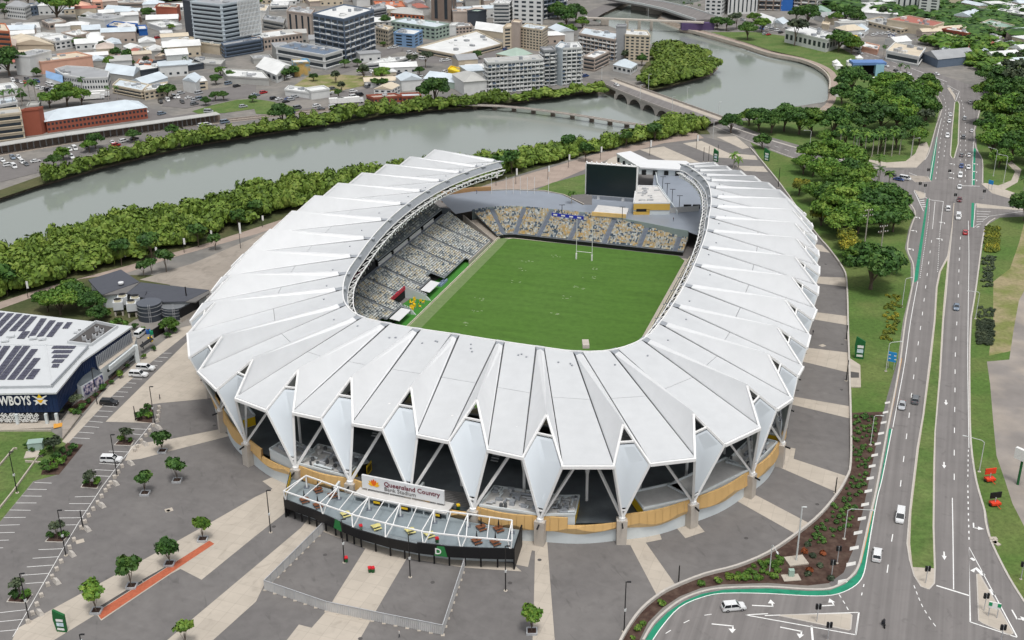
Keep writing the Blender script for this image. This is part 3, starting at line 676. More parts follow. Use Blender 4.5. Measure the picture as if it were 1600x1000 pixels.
# --- folds
for k in range(NK):
 i0, d = tips[k]; tip = i0 + d * 1.6 + Vector((0,0,0.7)); A = Apt[k]
 L0, R0 = notchL(k), notchR(k); g = 0.16
 l0 = L0 + TAN[k] * g + d * 2.0; r0 = R0 - TAN[k] * g + d * 2.0
 b = MB(); cl = CLp[k] + TAN[k] * g; cr = CRp[k] - TAN[k] * g
 dn = Vector((0,0,0.25))
 vs = [l0, cl, A, tip, cr, r0] + [p - dn for p in (l0, cl, A, tip, cr, r0)]
 b.mesh(vs, [(0,3,2,1),(3,5,4,2),(7,8,9,6),(8,10,11,9),(1,2,8,7),(2,4,10,8),(0,1,7,6),(4,5,11,10),(0,6,9,3),(3,9,11,5)], m_fold)
 b.build('roof_fold', stad)
 b = MB(); b.poly([L0 - d * 1.0, l0 + d * .3, tip + d * .3, r0 + d * .3, R0 - d * 1.0], m_rimg); b.mesh([L0, R0, L0 + Vector((0,0,-.6)), R0 + Vector((0,0,-.6))],[(0,1,3,2)], m_rimg)
 b.build('roof_notch', stad)
 # gable and kite framework
 f = MB(); dz = Vector((0,0,-0.45)); A_2 = A + dz; l = CLp[k] + dz; r = CRp[k] + dz; p = Pp[k]
 for q0, q1, w_ in ((A_2, l, .46),(A_2, r, .46),(l, p + (l - p) * 0.0,.52),(r, p, .52)):
  f.beam(q0, q1, w_, w_, m_steel)
 xl, xr = lerp(A_2, l, .43), lerp(A_2, r, .43); f.beam(xl, xr, .4,.4, m_steel)
 yl, yr = lerp(l, p, .84), lerp(r, p, .84); f.beam(yl, yr, .3,.3, m_steel)
 f.build('kite_frame', stad)
 mm = MB(); cen = (xl + xr + l + r + yl + yr) / 6
 hexp = [xl, l, yl, yr, r, xr]; hexp = [lerp(h_, cen, .075) for h_ in hexp]; oo = OUT[k] * 0.15
 pad = cen + OUT[k] * 0.24
 mm.mesh([h_ + oo for h_ in hexp] + [pad],[(i, (i + 1) % 6,6) for i in range(6)], m_memb)
 mm.mesh([h_ - oo for h_ in hexp],[(5,4,3,2,1,0)], m_memb)
 mm.build('kite_membrane', stad, smooth=True)
 tt = MB()
 for q0, q1 in ((xl, l),(l, yl),(xr, r),(r, yr),(xl, xr)):
  L_ = (q1 - q0).length; n_ = int(L_ / 0.9)
  for i in range(1, n_):
   c0 = lerp(q0, q1, i / n_); c1 = lerp(c0, cen, .09); tt.beam(c0, c1,.14,.14, m_rimg)
 tt.build('lacing', stad, kind='stuff')
 # rear struts
 st = MB(); inn = -OUT[k]
 for sgn in (-1,1):
  top = p + inn * 7.0 + TAN[k] * sgn * 7.5; top.z = 20.7
  st.beam(p, top, .5,.5, m_steel)
 st.build('strut', stad)
# --- eave beams
for k in range(NK - 1):
 b = MB(); dz = Vector((0,0,-0.5)); o_ = (OUT[k] + OUT[k + 1]).normalized() * 0.25
 b.beam(CRp[k] + dz + o_, CLp[k + 1] + dz + o_, .5,.7, m_steel); b.build('eave_beam', stad)
# --- inner rim: gutter band, truss, floodlights
rim0 = [notchR(k) if k % 1 == 0 else None for k in range(NK)]
rimo = smooth_line([i0 - d * 0.9 for i0, d in tips],3)
cen2 = sum(rimo, Vector()) / len(rimo)
rv = offset(rimo, 1.1)
if (rv[40] - cen2).length > (rimo[40] - cen2).length: rv = offset(rimo, -1.1); sg = -1
else: sg = 1
rimi = [Vector((p.x, p.y, ZI - 1.9)) for p in rv]
rimi2 = [Vector((p.x, p.y, ZI - 1.2)) for p in offset(rimo, sg * 2.6)]
b = MB(); w1 = MB(); tr = MB()
for i in range(len(rimo) - 1):
 z = Vector((0,0,1)); j = i + 1
 b.hexa([rimo[i] - z * 2.2, rimo[j] - z * 2.2, rimi[j] - z * .3, rimi[i] - z * .3],[rimo[i] - z * .05, rimo[j] - z * .05, rimi[j], rimi[i]], m_rimg)
 w1.beam(rimo[i] + z * .1, rimo[j] + z * .1,.3,.3, m_steel); w1.beam(rimi[i] - z * .2, rimi[j] - z * .2,.3,.3, m_steel)
 tr.beam(rimi2[i] - z * 1.6, rimi2[j] - z * 1.6,.28,.28, m_steel)
 tr.beam(rimi[i] - z * 1.0, rimi2[i] - z * 1.6,.16,.16, m_steel); tr.beam(rimi[j] - z * 1.0, rimi2[i] - z * 1.6,.16,.16, m_steel)
 tr.beam(rimi[i] - z * 3.0, rimi[j] - z * 3.0,.25,.25, m_steel); tr.beam(rimi[i] - z * 3.0, rimi2[i] - z * 1.6,.15,.15, m_steel)
b.build('rim_gutter', stad); w1.build('rim_edge', stad); tr.build('rim_truss', stad)
fl = MB(); fl.box((0,0,-.35),(.75,.5,.7), m_black); fl.box((0,.27,-.28),(.6,.06,.56), m_light); fl.beam((0,0,.3),(0,0,.7),.12,.12, m_galv)
flm = fl.data('floodlight')
rr = resample(rimi2,1.75)
for i, p in enumerate(rr[2:-2]):
 if i % 9 == 8: continue
 d = (cen2 - p); place(flm, 'floodlight', stad, Vector((p.x, p.y, ZI - 3.2 - (i % 2) * .5)) - stad.location, math.atan2(-d.x, d.y))
# small roof vents
vm = MB(); vm.cyl((0,0,0),.24,.25,8, m_rimg); vmd = vm.data('roof_vent')
rnd = random.Random(3)
for k in range(NK - 1):
 a0, a1 = notchR(k), notchL(k + 1); b0, b1 = CRp[k], CLp[k + 1]
 for q in range(3 if 12 < k < 18 else 1):
  s_ = 0.07 + 0.09 * rnd.random(); t_ = .3 + .5 * rnd.random()
  p = lerp(lerp(a0, b0, s_), lerp(a1, b1, s_), t_); place(vmd, 'roof_vent', stad, p - stad.location)
b = MB()
p = lerp(lerp(notchR(6), CRp[6],.83), lerp(notchL(7), CLp[7],.83),.7)
for i in range(3): b.box(tuple(p + Vector((i * 2.2 - 3, i * .3,0))),(1.5,1.6,.8), m_seam)
b.build('rooftop_unit', stad)
b = MB(); b.box(tuple(G(915,540, ZI + .2)),(1.6,3.4,.9), m_pier); b.build('rim_camera_box', stad)
# --- outer wall: pale base, gold band, piers
wallp = [Vector((p.x, p.y, 0)) - OUT[k] * 1.0 for k, p in enumerate(Pp)]
for k in range(NK):
 b = MB(); rz = math.atan2(TAN[k].y, TAN[k].x); p = Pp[k]
 b.hexa([tuple(Vector((p.x, p.y, 0)) + TAN[k] * a_ * 1.05 + OUT[k] * c_) for a_, c_ in ((-1,.9),(1,.9),(1,-1.2),(-1,-1.2))],
           [tuple(Vector((p.x, p.y, ZP - .25)) + TAN[k] * a_ * 1.15 + OUT[k] * c_) for a_, c_ in ((-1,.8),(1,.8),(1,-1.2),(-1,-1.2))], m_pier)
 b.build('pier', stad)
 b = MB(); b.cyl((p.x, p.y, ZP - .3),.75,.7,10, m_steel); b.beam(tuple(p + OUT[k] * .7 - Vector((0,0,.8))), tuple(p + OUT[k] * 2.1 - Vector((0,0,1.1))),.3,.3, m_black); b.build('pier_bearing', stad)
def wall_z(k, t):
 """top of the gold band; folds low where the stairs come down"""
 return 6.6
base = MB()
for k in range(NK - 1):
 a, c = wallp[k], wallp[k + 1]; n_ = 9;
 low = k in (12,17,14,15)
 pts = []
 for i in range(n_ + 1):
  t = i / n_; bow = math.sin(math.pi * t) * 1.1; pts.append(lerp(a, c, t) + (OUT[k] + OUT[k + 1]).normalized() * bow)
 for i in range(n_):
  p, q = pts[i], pts[i + 1]; o_ = (OUT[k] + OUT[k + 1]).normalized()
  t0, t1 = i / n_, (i + 1) / n_
  pil = 0.9; z1 = 6.4 if not low else 6.4 - (1.9 if 3 <= i <= 8 else 0)
  zb = lambda t: 2.3 + 0.9 * abs(t - .5) * 2
  base.poly([(p.x, p.y, 0),(q.x, q.y, 0),(q.x, q.y, zb(t1) + .3),(p.x, p.y, zb(t0) + .3)], m_base)
  g_ = MB(); gp_ = (q - p).normalized() * .03; oo = o_ * .45
  p_, q_ = p + gp_ + oo, q - gp_ + oo; zc = zb(t0), zb(t1)
  top0 = z1 + .3;
  zmid = 4.6 - 1.3 * abs(math.sin(math.pi * t0 * 1.5 + k))
  zmid1 = 4.6 - 1.3 * abs(math.sin(math.pi * t1 * 1.5 + k))
  # lower facet folds back to the wall
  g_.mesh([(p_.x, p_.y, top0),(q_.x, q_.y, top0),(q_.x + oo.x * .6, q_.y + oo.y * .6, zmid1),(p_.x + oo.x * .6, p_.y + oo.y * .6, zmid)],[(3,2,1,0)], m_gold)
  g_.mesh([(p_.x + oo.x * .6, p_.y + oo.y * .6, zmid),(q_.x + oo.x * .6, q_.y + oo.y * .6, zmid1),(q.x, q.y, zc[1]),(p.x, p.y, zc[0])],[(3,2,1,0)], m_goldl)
  g_.mesh([(p_.x, p_.y, top0),(q_.x, q_.y, top0),(q_.x - oo.x, q_.y - oo.y, top0),(p_.x - oo.x, p_.y - oo.y, top0)],[(0,1,2,3)], m_gold)
  g_.mesh([(p.x, p.y, zc[0] + .2),(q.x, q.y, zc[1] + .2),(q.x, q.y, top0),(p.x, p.y, top0)],[(0,1,2,3)], m_gold)
  g_.build('cladding_panel', stad)
base.build('base_wall', stad)
# pods behind the band: kitchen and bar roofs with services
def pod(k, t0, t1, depth, services=True):
 a, c = wallp[k], wallp[k + 1]; o_ = (OUT[k] + OUT[k + 1]).normalized()
 e = [lerp(a, c, t0) + o_ * .4, lerp(a, c, t1) + o_ * .4, lerp(a, c, t1) - o_ * depth, lerp(a, c, t0) - o_ * depth]
 b = MB(); P = [(p.x, p.y) for p in e]
 b.prism(P, 4.3,6.9, m_base, mtop=m_podroof)
 r_ = MB()
 for i in range(4):
  p, q = e[i], e[(i + 1) % 4]; r_.beam((p.x, p.y, 7.1),(q.x, q.y, 7.1),.3,.5, m_base)
 o = b.build('kitchen_pod', stad); r_.build('parapet', o)
 s_ = (e[1] - e[0]).normalized() * -.06
 for p, q, s_ in ((e[0], e[3], s_),(e[1], e[2],-s_)):
  yl_ = MB(); yl_.poly([(p.x + s_.x, p.y + s_.y, 4.4),(q.x + s_.x, q.y + s_.y, 4.4),(q.x + s_.x, q.y + s_.y, 6.8),(p.x + s_.x, p.y + s_.y, 6.8)], m_yellow)
  yl_.build('yellow_side_panel', o)
 if services:
  rn = random.Random(k * 7 + 1); sv = MB()
  ux = (e[1] - e[0]); uy = (e[3] - e[0])
  def at(s, t, z=6.9): v = e[0] + ux * s + uy * t; return (v.x, v.y, z)
  for i in range(46):
   s, t = rn.uniform(.05,.95), rn.uniform(.08,.92); typ = rn.random(); rz = math.atan2(ux.y, ux.x)
   if typ < .35: sv.box(at(s, t),(rn.uniform(.6,1.8), rn.uniform(.4,1.1), rn.uniform(.4,1.2)), rn.choice([m_galv, m_podroof, m_rimg]), rz)
   elif typ < .8:
    L_ = rn.uniform(.06,.25); a_ = at(s, t, 7.35); c_ = at(min(.97, s + L_), t, 7.35) if rn.random() < .6 else at(s, min(.95, t + L_ * 1.4),7.35)
    sv.tube([a_, c_], rn.uniform(.15,.32),6, rn.choice([m_galv, m_base, m_rimg]))
   else: sv.cyl(at(s, t), rn.uniform(.2,.5), rn.uniform(.5,1.2),8, rn.choice([m_galv, m_seam]))
  sv.build('roof_services', o, kind='stuff')
for k, t0, t1, dp, sv_ in ((12,.45,1.0,6,1),(13,.03,.93,9,1),(16,.08,1.0,8,1),(17,.0,.42,7,1),(18,.30,1.0,6.5,0),(19,0,1,6.5,0),(20,0.02,.9,5.5,1),(21,.1,.9,5,1),(11,.1,.5,5,0),(9,.1,.9,6,1),(23,.1,.8,6,1),(25,.1,.8,6,1)):
 pod(k, t0, t1, dp, bool(sv_))
# --- concourse ring and back walls
dk = MB(); ring_o = [p - OUT[k] * .3 for k, p in enumerate(wallp)]
ring_i = [Vector((p.x, p.y, 0)) - OUT[k] * 27 for k, p in enumerate(Pp)]
bw = MB()
for k in range(NK - 1):
 a, c, d_, e_ = ring_o[k], ring_o[k + 1], ring_i[k + 1], ring_i[k]
 dd = 27 if 8 < k < 25 else 18
 d_, e_ = Vector((Pp[k+1].x, Pp[k+1].y, 0)) - OUT[k+1] * dd, Vector((Pp[k].x, Pp[k].y, 0)) - OUT[k] * dd
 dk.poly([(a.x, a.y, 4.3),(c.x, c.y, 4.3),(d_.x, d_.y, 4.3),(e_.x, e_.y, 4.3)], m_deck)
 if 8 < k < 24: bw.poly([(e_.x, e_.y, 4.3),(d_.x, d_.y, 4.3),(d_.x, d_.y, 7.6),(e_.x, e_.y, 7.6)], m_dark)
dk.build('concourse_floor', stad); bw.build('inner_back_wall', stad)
for k in range(3, NK - 2):
 c = MB(); p = Pp[k]; q = Pp[k + 1]; m_ = lerp(p, q, .5) - (OUT[k] + OUT[k + 1]).normalized() * 10.5; t = TAN[k]
 bt = Vector((m_.x, m_.y, 4.3)); md_ = Vector((m_.x, m_.y, 11))
 c.tube([bt, md_],.33,8, m_steel);
 for s_ in (-1,1): c.tube([md_ - Vector((0,0,.3)), Vector((m_.x, m_.y, 22)) + t * 1.9 * s_],.28,8, m_steel)
 c.build('branched_column', stad)
# concourse furniture seen through the openings: stairs and bins
for k in (13,15,16,17,18):
 b = MB(); p = lerp(Pp[k], Pp[k + 1],.85) - (OUT[k] + OUT[k + 1]).normalized() * 17; t = TAN[k]; o_ = OUT[k]
 for i in range(14):
  q = p - o_ * (i * .55) + Vector((0,0,0)); b.hexa([tuple(Vector((q.x, q.y, 8.5 + i * .42)) + t * a_ + o_ * c_) for a_, c_ in ((-.9,-.2),(.9,-.2),(.9,.2),(-.9,.2))],[tuple(Vector((q.x, q.y, 8.62 + i * .42)) + t * a_ + o_ * c_) for a_, c_ in ((-.9,-.2),(.9,-.2),(.9,.2),(-.9,.2))], m_galv)
 b.build('staircase', stad)
m_gwall = mat('grey_green_wall',(0.27,0.33,0.32),0.7)
# --- pitch
b = MB(); PC = [(-33.0,-132),(33,-132),(35,-128),(35,-4),(32,0),(-30,0),(-33,-3)]
b.flat([W(u, v) for u, v in PC],0.06, m_pitch); b.build('pitch', kind='structure', label='striped green rugby pitch')
b = MB(); b.flat([W(u, v) for u, v in [(-34.9,-132),(-30.6,-132),(-31.0,-60),(-31.2,-10),(-31.5,-1),(-34.9,-1)]],0.07, m_pitch2); b.build('pitch_edge', kind='structure')
b = MB(); b.flat([W(u, v) for u, v in [(-37,-135),(37,-135),(38,-2),(-35,1)]],0.045, m_conc); b.build('pitch_surround', kind='structure')
b = MB(); b.flat([W(u, v) for u, v in [(-48,-110),(-35.2,-110),(-35.2,-8),(-37,-8)]],0.09, m_turf); b.build('sideline_turf', kind='structure')
# faint old line marks
b = MB(); rn = random.Random(5)
for (u0, v0) in [(-18,-22),(-17,-30),(-16,-42),(8,-22),(7,-30),(6,-40),(5,-50),(-22,-60),(-10,-14),(-20,-70),(-19,-80),(4,-64),(-6,-90),(-14,-100)]:
 for i in range(5):
  a = u0 + rn.uniform(-1,1) * 2; v_ = v0 + rn.uniform(-1,1) * 1.2; l_ = rn.uniform(.3,.9)
  b.flat([W(a, v_), W(a + l_, v_), W(a + l_, v_ + .3), W(a, v_ + .3)],0.075, mat('faded_line_paint',(0.30,0.36,0.22)))
b.build('faded_pitch_marks', kind='structure')
# goal posts
gp_o = empty('goal_posts', tuple(W(1.0,-14.1)), label='tall white rugby goal posts on the pitch before the yellow seats', cat='goal posts')
for u in (-1.8,3.9):
 b = MB(); q = W(u, -14.1); b.tube([q, q + Vector((0,0,15))],.11,8, m_wpaint, r2=.07); o = b.build('upright', gp_o)
 b = MB(); b.cyl((q.x, q.y, .05),.3,2.2,10, m_wpaint); b.build('padding', o)
b = MB(); b.tube([W(-1.8,-14.1,3.0), W(3.9,-14.1,3.0)],.09,8, m_wpaint); b.build('crossbar', gp_o)
# --- seats
SEAT_M = {'cream': mat('cream_seat',(0.60,0.49,0.30),0.5,0.0, island=0.2), 'blue': mat('slate_seat',(0.115,0.165,0.22),0.5,0.0, island=0.3),
          'pale': mat('pale_grey_seat',(0.60,0.62,0.60),0.5,0.0, island=0.25), 'grey': mat('grey_seat',(0.19,0.22,0.235),0.5,0.0, island=0.35), 'yellow': mat('yellow_seat',(0.66,0.47,0.19),0.5,0.0, island=0.15),
          'bone': mat('bone_seat',(0.60,0.54,0.40),0.5,0.0, island=0.2)}
SB = {k: MB() for k in SEAT_M}
def seat(P, side, back, key, w_=.46):
 """P foot centre, side unit vector, back unit vector (towards the back of the stand)"""
 b = SB[key]; s = side * (w_ / 2); z = Vector((0,0,1))
 a = P + z * .42 - back * .12
 b.mesh([a - s, a + s, a + s + back * .42, a - s + back * .42, a - s + back * .55 + z * .42, a + s + back * .55 + z * .42],[(0,1,2,3),(3,2,5,4),(2,3,4,5)])
for kk in SB: SB[kk].ms = [SEAT_M[kk]]
def tier(front, depth_f, rows, z0, rise, rowd, aisles, colf, name, half=.25):
 """front: polyline of the first row; depth grows away from the pitch along per-point back vectors"""
 pass
# north stand: straight part then a quarter turn to the west
north = empty('north_stand', tuple(W(0,8)), parent=None, label='open north stand of cream and slate seats behind the goal posts', cat='grandstand')
def nfront(s):
 """s = metres along the front row, from the east end; returns point, back vector"""
 Ls = 62.0; r_ = 9.0
 if s < Ls: return W(33.5 - s, 1.2), FA.copy()
 a = (s - Ls) / r_
 c = W(33.5 - Ls, 1.2 + -r_); a = min(a, R(52))
 bk = FA * math.cos(a) - FN * math.sin(a)
 return c + bk * r_, bk
NR = 21; rowd = .82; z0n = 1.35; rise = (6.2 - z0n) / NR
smax = 62 + 9 * R(52)
def nback(s):
 """rows are cut back towards the east end by the concourse"""
 if s < 62: return int(min(NR, 10 + (s / 30) * 10))
 return NR
st_ = MB()
SS = [i * .5 for i in range(int(smax / .5))]
for r_i in range(NR):
 prev = None
 for s in SS + [smax]:
  if r_i >= nback(s): prev = None; continue
  p, bk = nfront(s); a = p + bk * (r_i * rowd); c = p + bk * ((r_i + 1) * rowd); z = z0n + r_i * rise
  if prev:
   a0, c0 = prev
   st_.mesh([(a0.x, a0.y, z),(a.x, a.y, z),(c.x, c.y, z),(c0.x, c0.y, z),(a0.x, a0.y, z - rise),(a.x, a.y, z - rise)],[(0,1,2,3),(4,5,1,0)], m_tread)
  prev = (a, c)
st_.build('stepped_terrace', north)
ais = [3.0,16.0,29.0,42.0,54.0,63.0,67.5]
rn = random.Random(11)
NZ = {}
def vnoise(x, y):
 xi, yi = math.floor(x), math.floor(y); fx, fy = x - xi, y - yi
 def h_(i, j):
  if (i, j) not in NZ: NZ[(i, j)] = rn.random()
  return NZ[(i, j)]
 return (h_(xi, yi) * (1 - fx) + h_(xi + 1, yi) * fx) * (1 - fy) + (h_(xi, yi + 1) * (1 - fx) + h_(xi + 1, yi + 1) * fx) * fy
for r_i in range(NR):
 R_ = 9 + r_i * rowd
 s = .3
 while s < smax:
  step = .5 if s < 62 else .5 * 9 / R_
  if r_i < nback(s) and not any(abs(s - a) * (1 if s < 62 else R_ / 9) < .9 for a in ais):
   p, bk = nfront(s); side = Vector((-bk.y, bk.x, 0)); q = p + bk * (r_i * rowd + .25); q.z = z0n + r_i * rise
   v = vnoise(s / 1.6, r_i / 1.1) * .6 + rn.random() * .5
   seat(q, side, bk, 'blue' if v < .38 else ('pale' if v < .56 else ('yellow' if v > .84 else 'bone' if v < .68 else 'cream')))
  s += step
for a in ais:
 b = MB()
 p, bk = nfront(a); nb = nback(a); side = Vector((-bk.y, bk.x, 0))
 for r_i in range(nb):
  q = p + bk * (r_i * rowd + .4); z = z0n + r_i * rise
  b.hexa([tuple(q - side * .7 - bk * .4)[:2] + (z,), tuple(q + side * .7 - bk * .4)[:2] + (z,), tuple(q + side * .7 + bk * .38)[:2] + (z,), tuple(q - side * .7 + bk * .38)[:2] + (z,)],
               [tuple(q - side * .7 - bk * .4)[:2] + (z + .1,), tuple(q + side * .7 - bk * .4)[:2] + (z + .1,), tuple(q + side * .7 + bk * .38)[:2] + (z + .1,), tuple(q - side * .7 + bk * .38)[:2] + (z + .1,)], mat('aisle_slate',(0.14,0.165,0.21),0.8))
 b.build('aisle_steps', north)
# low black wall in front
b = MB(); fr = [nfront(s)[0] - nfront(s)[1] * .5 for s in SS[::2]]
for p, q in zip(fr[:-1], fr[1:]): b.beam((p.x, p.y, .65),(q.x, q.y, .65),.25,1.3, m_black)
b.build('front_wall', north)
for kk in SB: SB[kk].build('%s_seats' % kk, north, kind='stuff') if SB[kk].f else None
SB = {k: MB() for k in SEAT_M}
for kk in SB: SB[kk].ms = [SEAT_M[kk]]
# north concourse
outer = [W(-66,18,0)] + GP([(690,306),(740,299),(800,297),(850,299),(878,304),(910,320),(925,320),(925,305),(985,300),(992,296),(1020,290),(1023,262),(1075,262),(1108,285),(1118,310),(1114,345)],6.15) + [W(44,2)]
inn = []
for s in [0,5,10,16,22,29,36,42,48,54,60,63,66,68, smax]:
 p, bk = nfront(s); inn.append(p + bk * (nback(s) * rowd + .15))
inn.append(W(-54,3,0))
b = MB(); b.flat(outer + inn, 6.15, m_deckn); b.build('north_concourse', kind='structure', label='pale blue grey paved concourse on the open north side')
b = MB()
for p, q in zip(inn[:-2], inn[1:-1]): b.beam((p.x, p.y, 4.6),(q.x, q.y, 4.6),.3,4.0, m_gwall)
b.build('back_wall', north)
b = MB()
cw = [(690,304),(740,297),(768,296)]
for p, q in zip(cw[:-1], cw[1:]):
 p, q = G(*p, 6.2), G(*q, 6.2); b.beam((p.x, p.y, 5.2),(q.x, q.y, 5.2),.5,4.4, m_tan)
b.build('retaining_wall', label='long tan retaining wall beside the open concourse', cat='wall')
b = MB()
P_ = GP([(768,296),(800,295),(850,297),(880,303),(912,318)],6.15)
for p, q in zip(P_[:-1], P_[1:]): b.beam((p.x, p.y, 3.0),(q.x, q.y, 3.0),.4,6.2, m_pier)
b.build('concourse_edge_wall', kind='structure')
# --- west stand
west = empty('west_stand', tuple(W(-48,-55)), label='two tier grey seated west stand partly under the roof', cat='grandstand')
wt = MB(); VW0, VW1 = -114.0,-8.0
rowW = .80; NL = 24; zl0 = 1.4; zrise = .22
ais_w = [-14,-26,-38,-50,-61,-72,-84,-95,-106]
def wnotch(u, v):
 """players' area cut into the lower rows"""
 d_ = -36 - u
 if -78 < v < -66: return d_ < 9.0
 if (-90 < v < -78.5 or -65.5 < v < -54) and d_ < 4.5: return True
 if -50 > v > -54 and d_ < 6: return True
 if v < -90 and v > -93 and d_ < 6: return True
 if d_ < 1.5 and v < -30: return True
 return False
for r_i in range(NL):
 u0 = -36.2 - r_i * rowW; u1 = u0 - rowW; z = zl0 + r_i * zrise + (r_i / NL) ** 2 * 1.0; zn = zl0 + (r_i - 1) * zrise + (max(r_i - 1,0) / NL) ** 2 * 1.0
 vend = VW1 + r_i * .35
 segs = []; v = VW0; cur = None
 while v < vend:
  cut = wnotch(u0, v + .5)
  if not cut:
   wt.mesh([W(u0, v, z), W(u0, min(v + 1, vend), z), W(u1, min(v + 1, vend), z), W(u1, v, z), W(u0, v, zn if r_i else 0), W(u0, min(v + 1, vend), zn if r_i else 0)],[(0,1,2,3),(4,5,1,0)], m_tread)
  v += 1
 v = VW0 + .3
 while v < vend - .3:
  if not wnotch(u0, v) and not any(abs(v - a) < .75 for a in ais_w):
   q = W(u0 - .25, v, z); t = vnoise(v / 2.5 + 40, r_i / 1.5) * .5 + rn.random() * .55
   seat(q, FA, -FN, 'grey' if t < .34 else ('pale' if t < .66 else ('bone' if t < .86 else 'blue')),.44)
  v += .5
wt.build('lower_terrace', west)
# upper tier
ut = MB(); NU = 20; u_s = -57.2; zu0 = 9.6
for r_i in range(NU):
 u0 = u_s - r_i * .8; u1 = u0 - .8; z = zu0 + r_i * .44; va, vb = -116,-2.5 + r_i * .1
 for v in np.arange(va, vb, 4.0):
  v2 = min(v + 4, vb)
  if -92 < v < -62 and r_i < 6: continue
  ut.mesh([W(u0, v, z), W(u0, v2, z), W(u1, v2, z), W(u1, v, z), W(u0, v, z - .44), W(u0, v2, z - .44)],[(0,1,2,3),(4,5,1,0)], m_tread)
 v = va + .3
 while v < vb - .3:
  if not any(abs(v - a) < .75 for a in ais_w) and not (-92.5 < v < -61 and r_i < 6):
   q = W(u0 - .25, v, z); t = vnoise(v / 2.5, r_i / 1.5 + 30) * .5 + rn.random() * .55
   seat(q, FA, -FN, 'grey' if t < .5 else ('pale' if t < .72 else ('bone' if t < .86 else 'blue')),.44)
  v += .5
ut.build('upper_terrace', west)
for kk in SB: SB[kk].build('%s_seats' % kk, west, kind='stuff') if SB[kk].f else None
# ribbon boxes between the tiers
b = MB(); m_slate = mat('slate_box',(0.20,0.225,0.26),0.6)
ztop = zl0 + NL * zrise + 1.0
b.hexa([W(-55.5,-113, ztop - .3), W(-55.5,-3, ztop - .3), W(-57.2,-3, ztop - .3), W(-57.2,-113, ztop - .3)],[W(-55.5,-113, ztop), W(-55.5,-3, ztop), W(-57.2,-3, ztop), W(-57.2,-113, ztop)], m_slate)
b.build('cross_aisle', west)
for (va, vb) in [(-112,-101),(-61,-50),(-48.5,-36),(-34.5,-24),(-22,-12)]:
 b = MB(); b.hexa([W(-56.9, va, ztop), W(-56.9, vb, ztop), W(-57.7, vb, ztop), W(-57.7, va, ztop)],[W(-56.9, va, ztop + 1.2), W(-56.9, vb, ztop + 1.2), W(-57.7, vb, ztop + 1.2), W(-57.7, va, ztop + 1.2)], m_black)
 for zz in (.2,.7,1.2): b.beam(W(-56.7, va + .3, ztop + zz), W(-56.7, vb - .3, ztop + zz),.3,.24, m_wpaint)
 b.build('balcony_front', west)
# corporate boxes (dark recess with magenta band)
b = MB(); b.hexa([W(-57,-92, ztop), W(-57,-62, ztop), W(-61.5,-62, ztop), W(-61.5,-92, ztop)],[W(-57.4,-92, ztop + 3.3), W(-57.4,-62, ztop + 3.3), W(-61.5,-62, ztop + 3.3), W(-61.5,-92, ztop + 3.3)], m_dark)
b.hexa([W(-56.6,-86, ztop + 2.6), W(-56.6,-68, ztop + 2.6), W(-57.3,-68, ztop + 2.6), W(-57.3,-86, ztop + 2.6)],[W(-56.6,-86, ztop + 3.2), W(-56.6,-68, ztop + 3.2), W(-57.3,-68, ztop + 3.2), W(-57.3,-86, ztop + 3.2)], mat('maroon_band',(0.16,0.02,0.05)))
b.build('corporate_boxes', west)
b = MB(); b.ball(W(-57.0,-88, ztop + 2.9),.9, mat('orange_ball',(0.85,0.32,0.03))); b.build('round_orange_sign', west)
# back wall and side wall of the upper tier, dark
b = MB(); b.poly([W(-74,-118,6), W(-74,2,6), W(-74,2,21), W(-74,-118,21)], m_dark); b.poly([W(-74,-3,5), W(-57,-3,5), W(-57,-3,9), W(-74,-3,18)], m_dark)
b.poly([W(-55.6,2,6), W(-74,2,6), W(-74,2,8.5), W(-55.6,2,8.5)], m_slate); b.build('rear_wall', west)
# front wall, players' tunnel, dugouts
b = MB()
b.beam(W(-36.0,-9,.7), W(-36.0,-31,.7),.25,1.5, m_pier)
b.build('front_wall', west)
for va, vb in ((-78,-78.3),(-66,-65.7)):
 b = MB(); b.hexa([W(-36.2, va, 0), W(-36.2, vb, 0), W(-46, vb, 0), W(-46, va, 0)],[W(-38, va, 1.8), W(-38, vb, 1.8), W(-46, vb, 4.4), W(-46, va, 4.4)], m_base)
 b.build('tunnel_wall', west)
b = MB(); b.hexa([W(-45.2,-78,0), W(-45.2,-66,0), W(-45.6,-66,0), W(-45.6,-78,0)],[W(-45.2,-78,3.0), W(-45.2,-66,3.0), W(-45.6,-66,3.0), W(-45.6,-78,3.0)], m_dark)
b.hexa([W(-45.0,-78,3.0), W(-45.0,-66,3.0), W(-45.6,-66,3.0), W(-45.6,-78,3.0)],[W(-45.0,-78,4.1), W(-45.0,-66,4.1), W(-45.6,-66,4.1), W(-45.6,-78,4.1)], mat('red_banner',(0.55,0.03,0.06)))
b.build('tunnel_entrance', west)
for va in (-89,-64.5):
 b = MB(); b.hexa([W(-37.2, va, 2.2), W(-37.2, va + 9,2.2), W(-40.4, va + 9,2.6), W(-40.4, va, 2.6)],[W(-37.2, va, 2.35), W(-37.2, va + 9,2.35), W(-40.4, va + 9,2.75), W(-40.4, va, 2.75)], m_fold)
 b.hexa([W(-40.2, va, .1), W(-40.2, va + 9,.1), W(-40.5, va + 9,.1), W(-40.5, va, .1)],[W(-40.2, va, 2.5), W(-40.2, va + 9,2.5), W(-40.5, va + 9,2.5), W(-40.5, va, 2.5)], m_dark); b.build('team_bench_canopy', west)
for va in (-97,-51,-53.5):
 b = MB()
 for j in range(2):
  for i in range(5): b.box(tuple(W(-37.6 - j * .9, va + i * .7,.1)),(.5,.6,.8), mat('blue_plastic_seat',(0.22,0.30,0.42)))
 b.build('sideline_chairs', west)
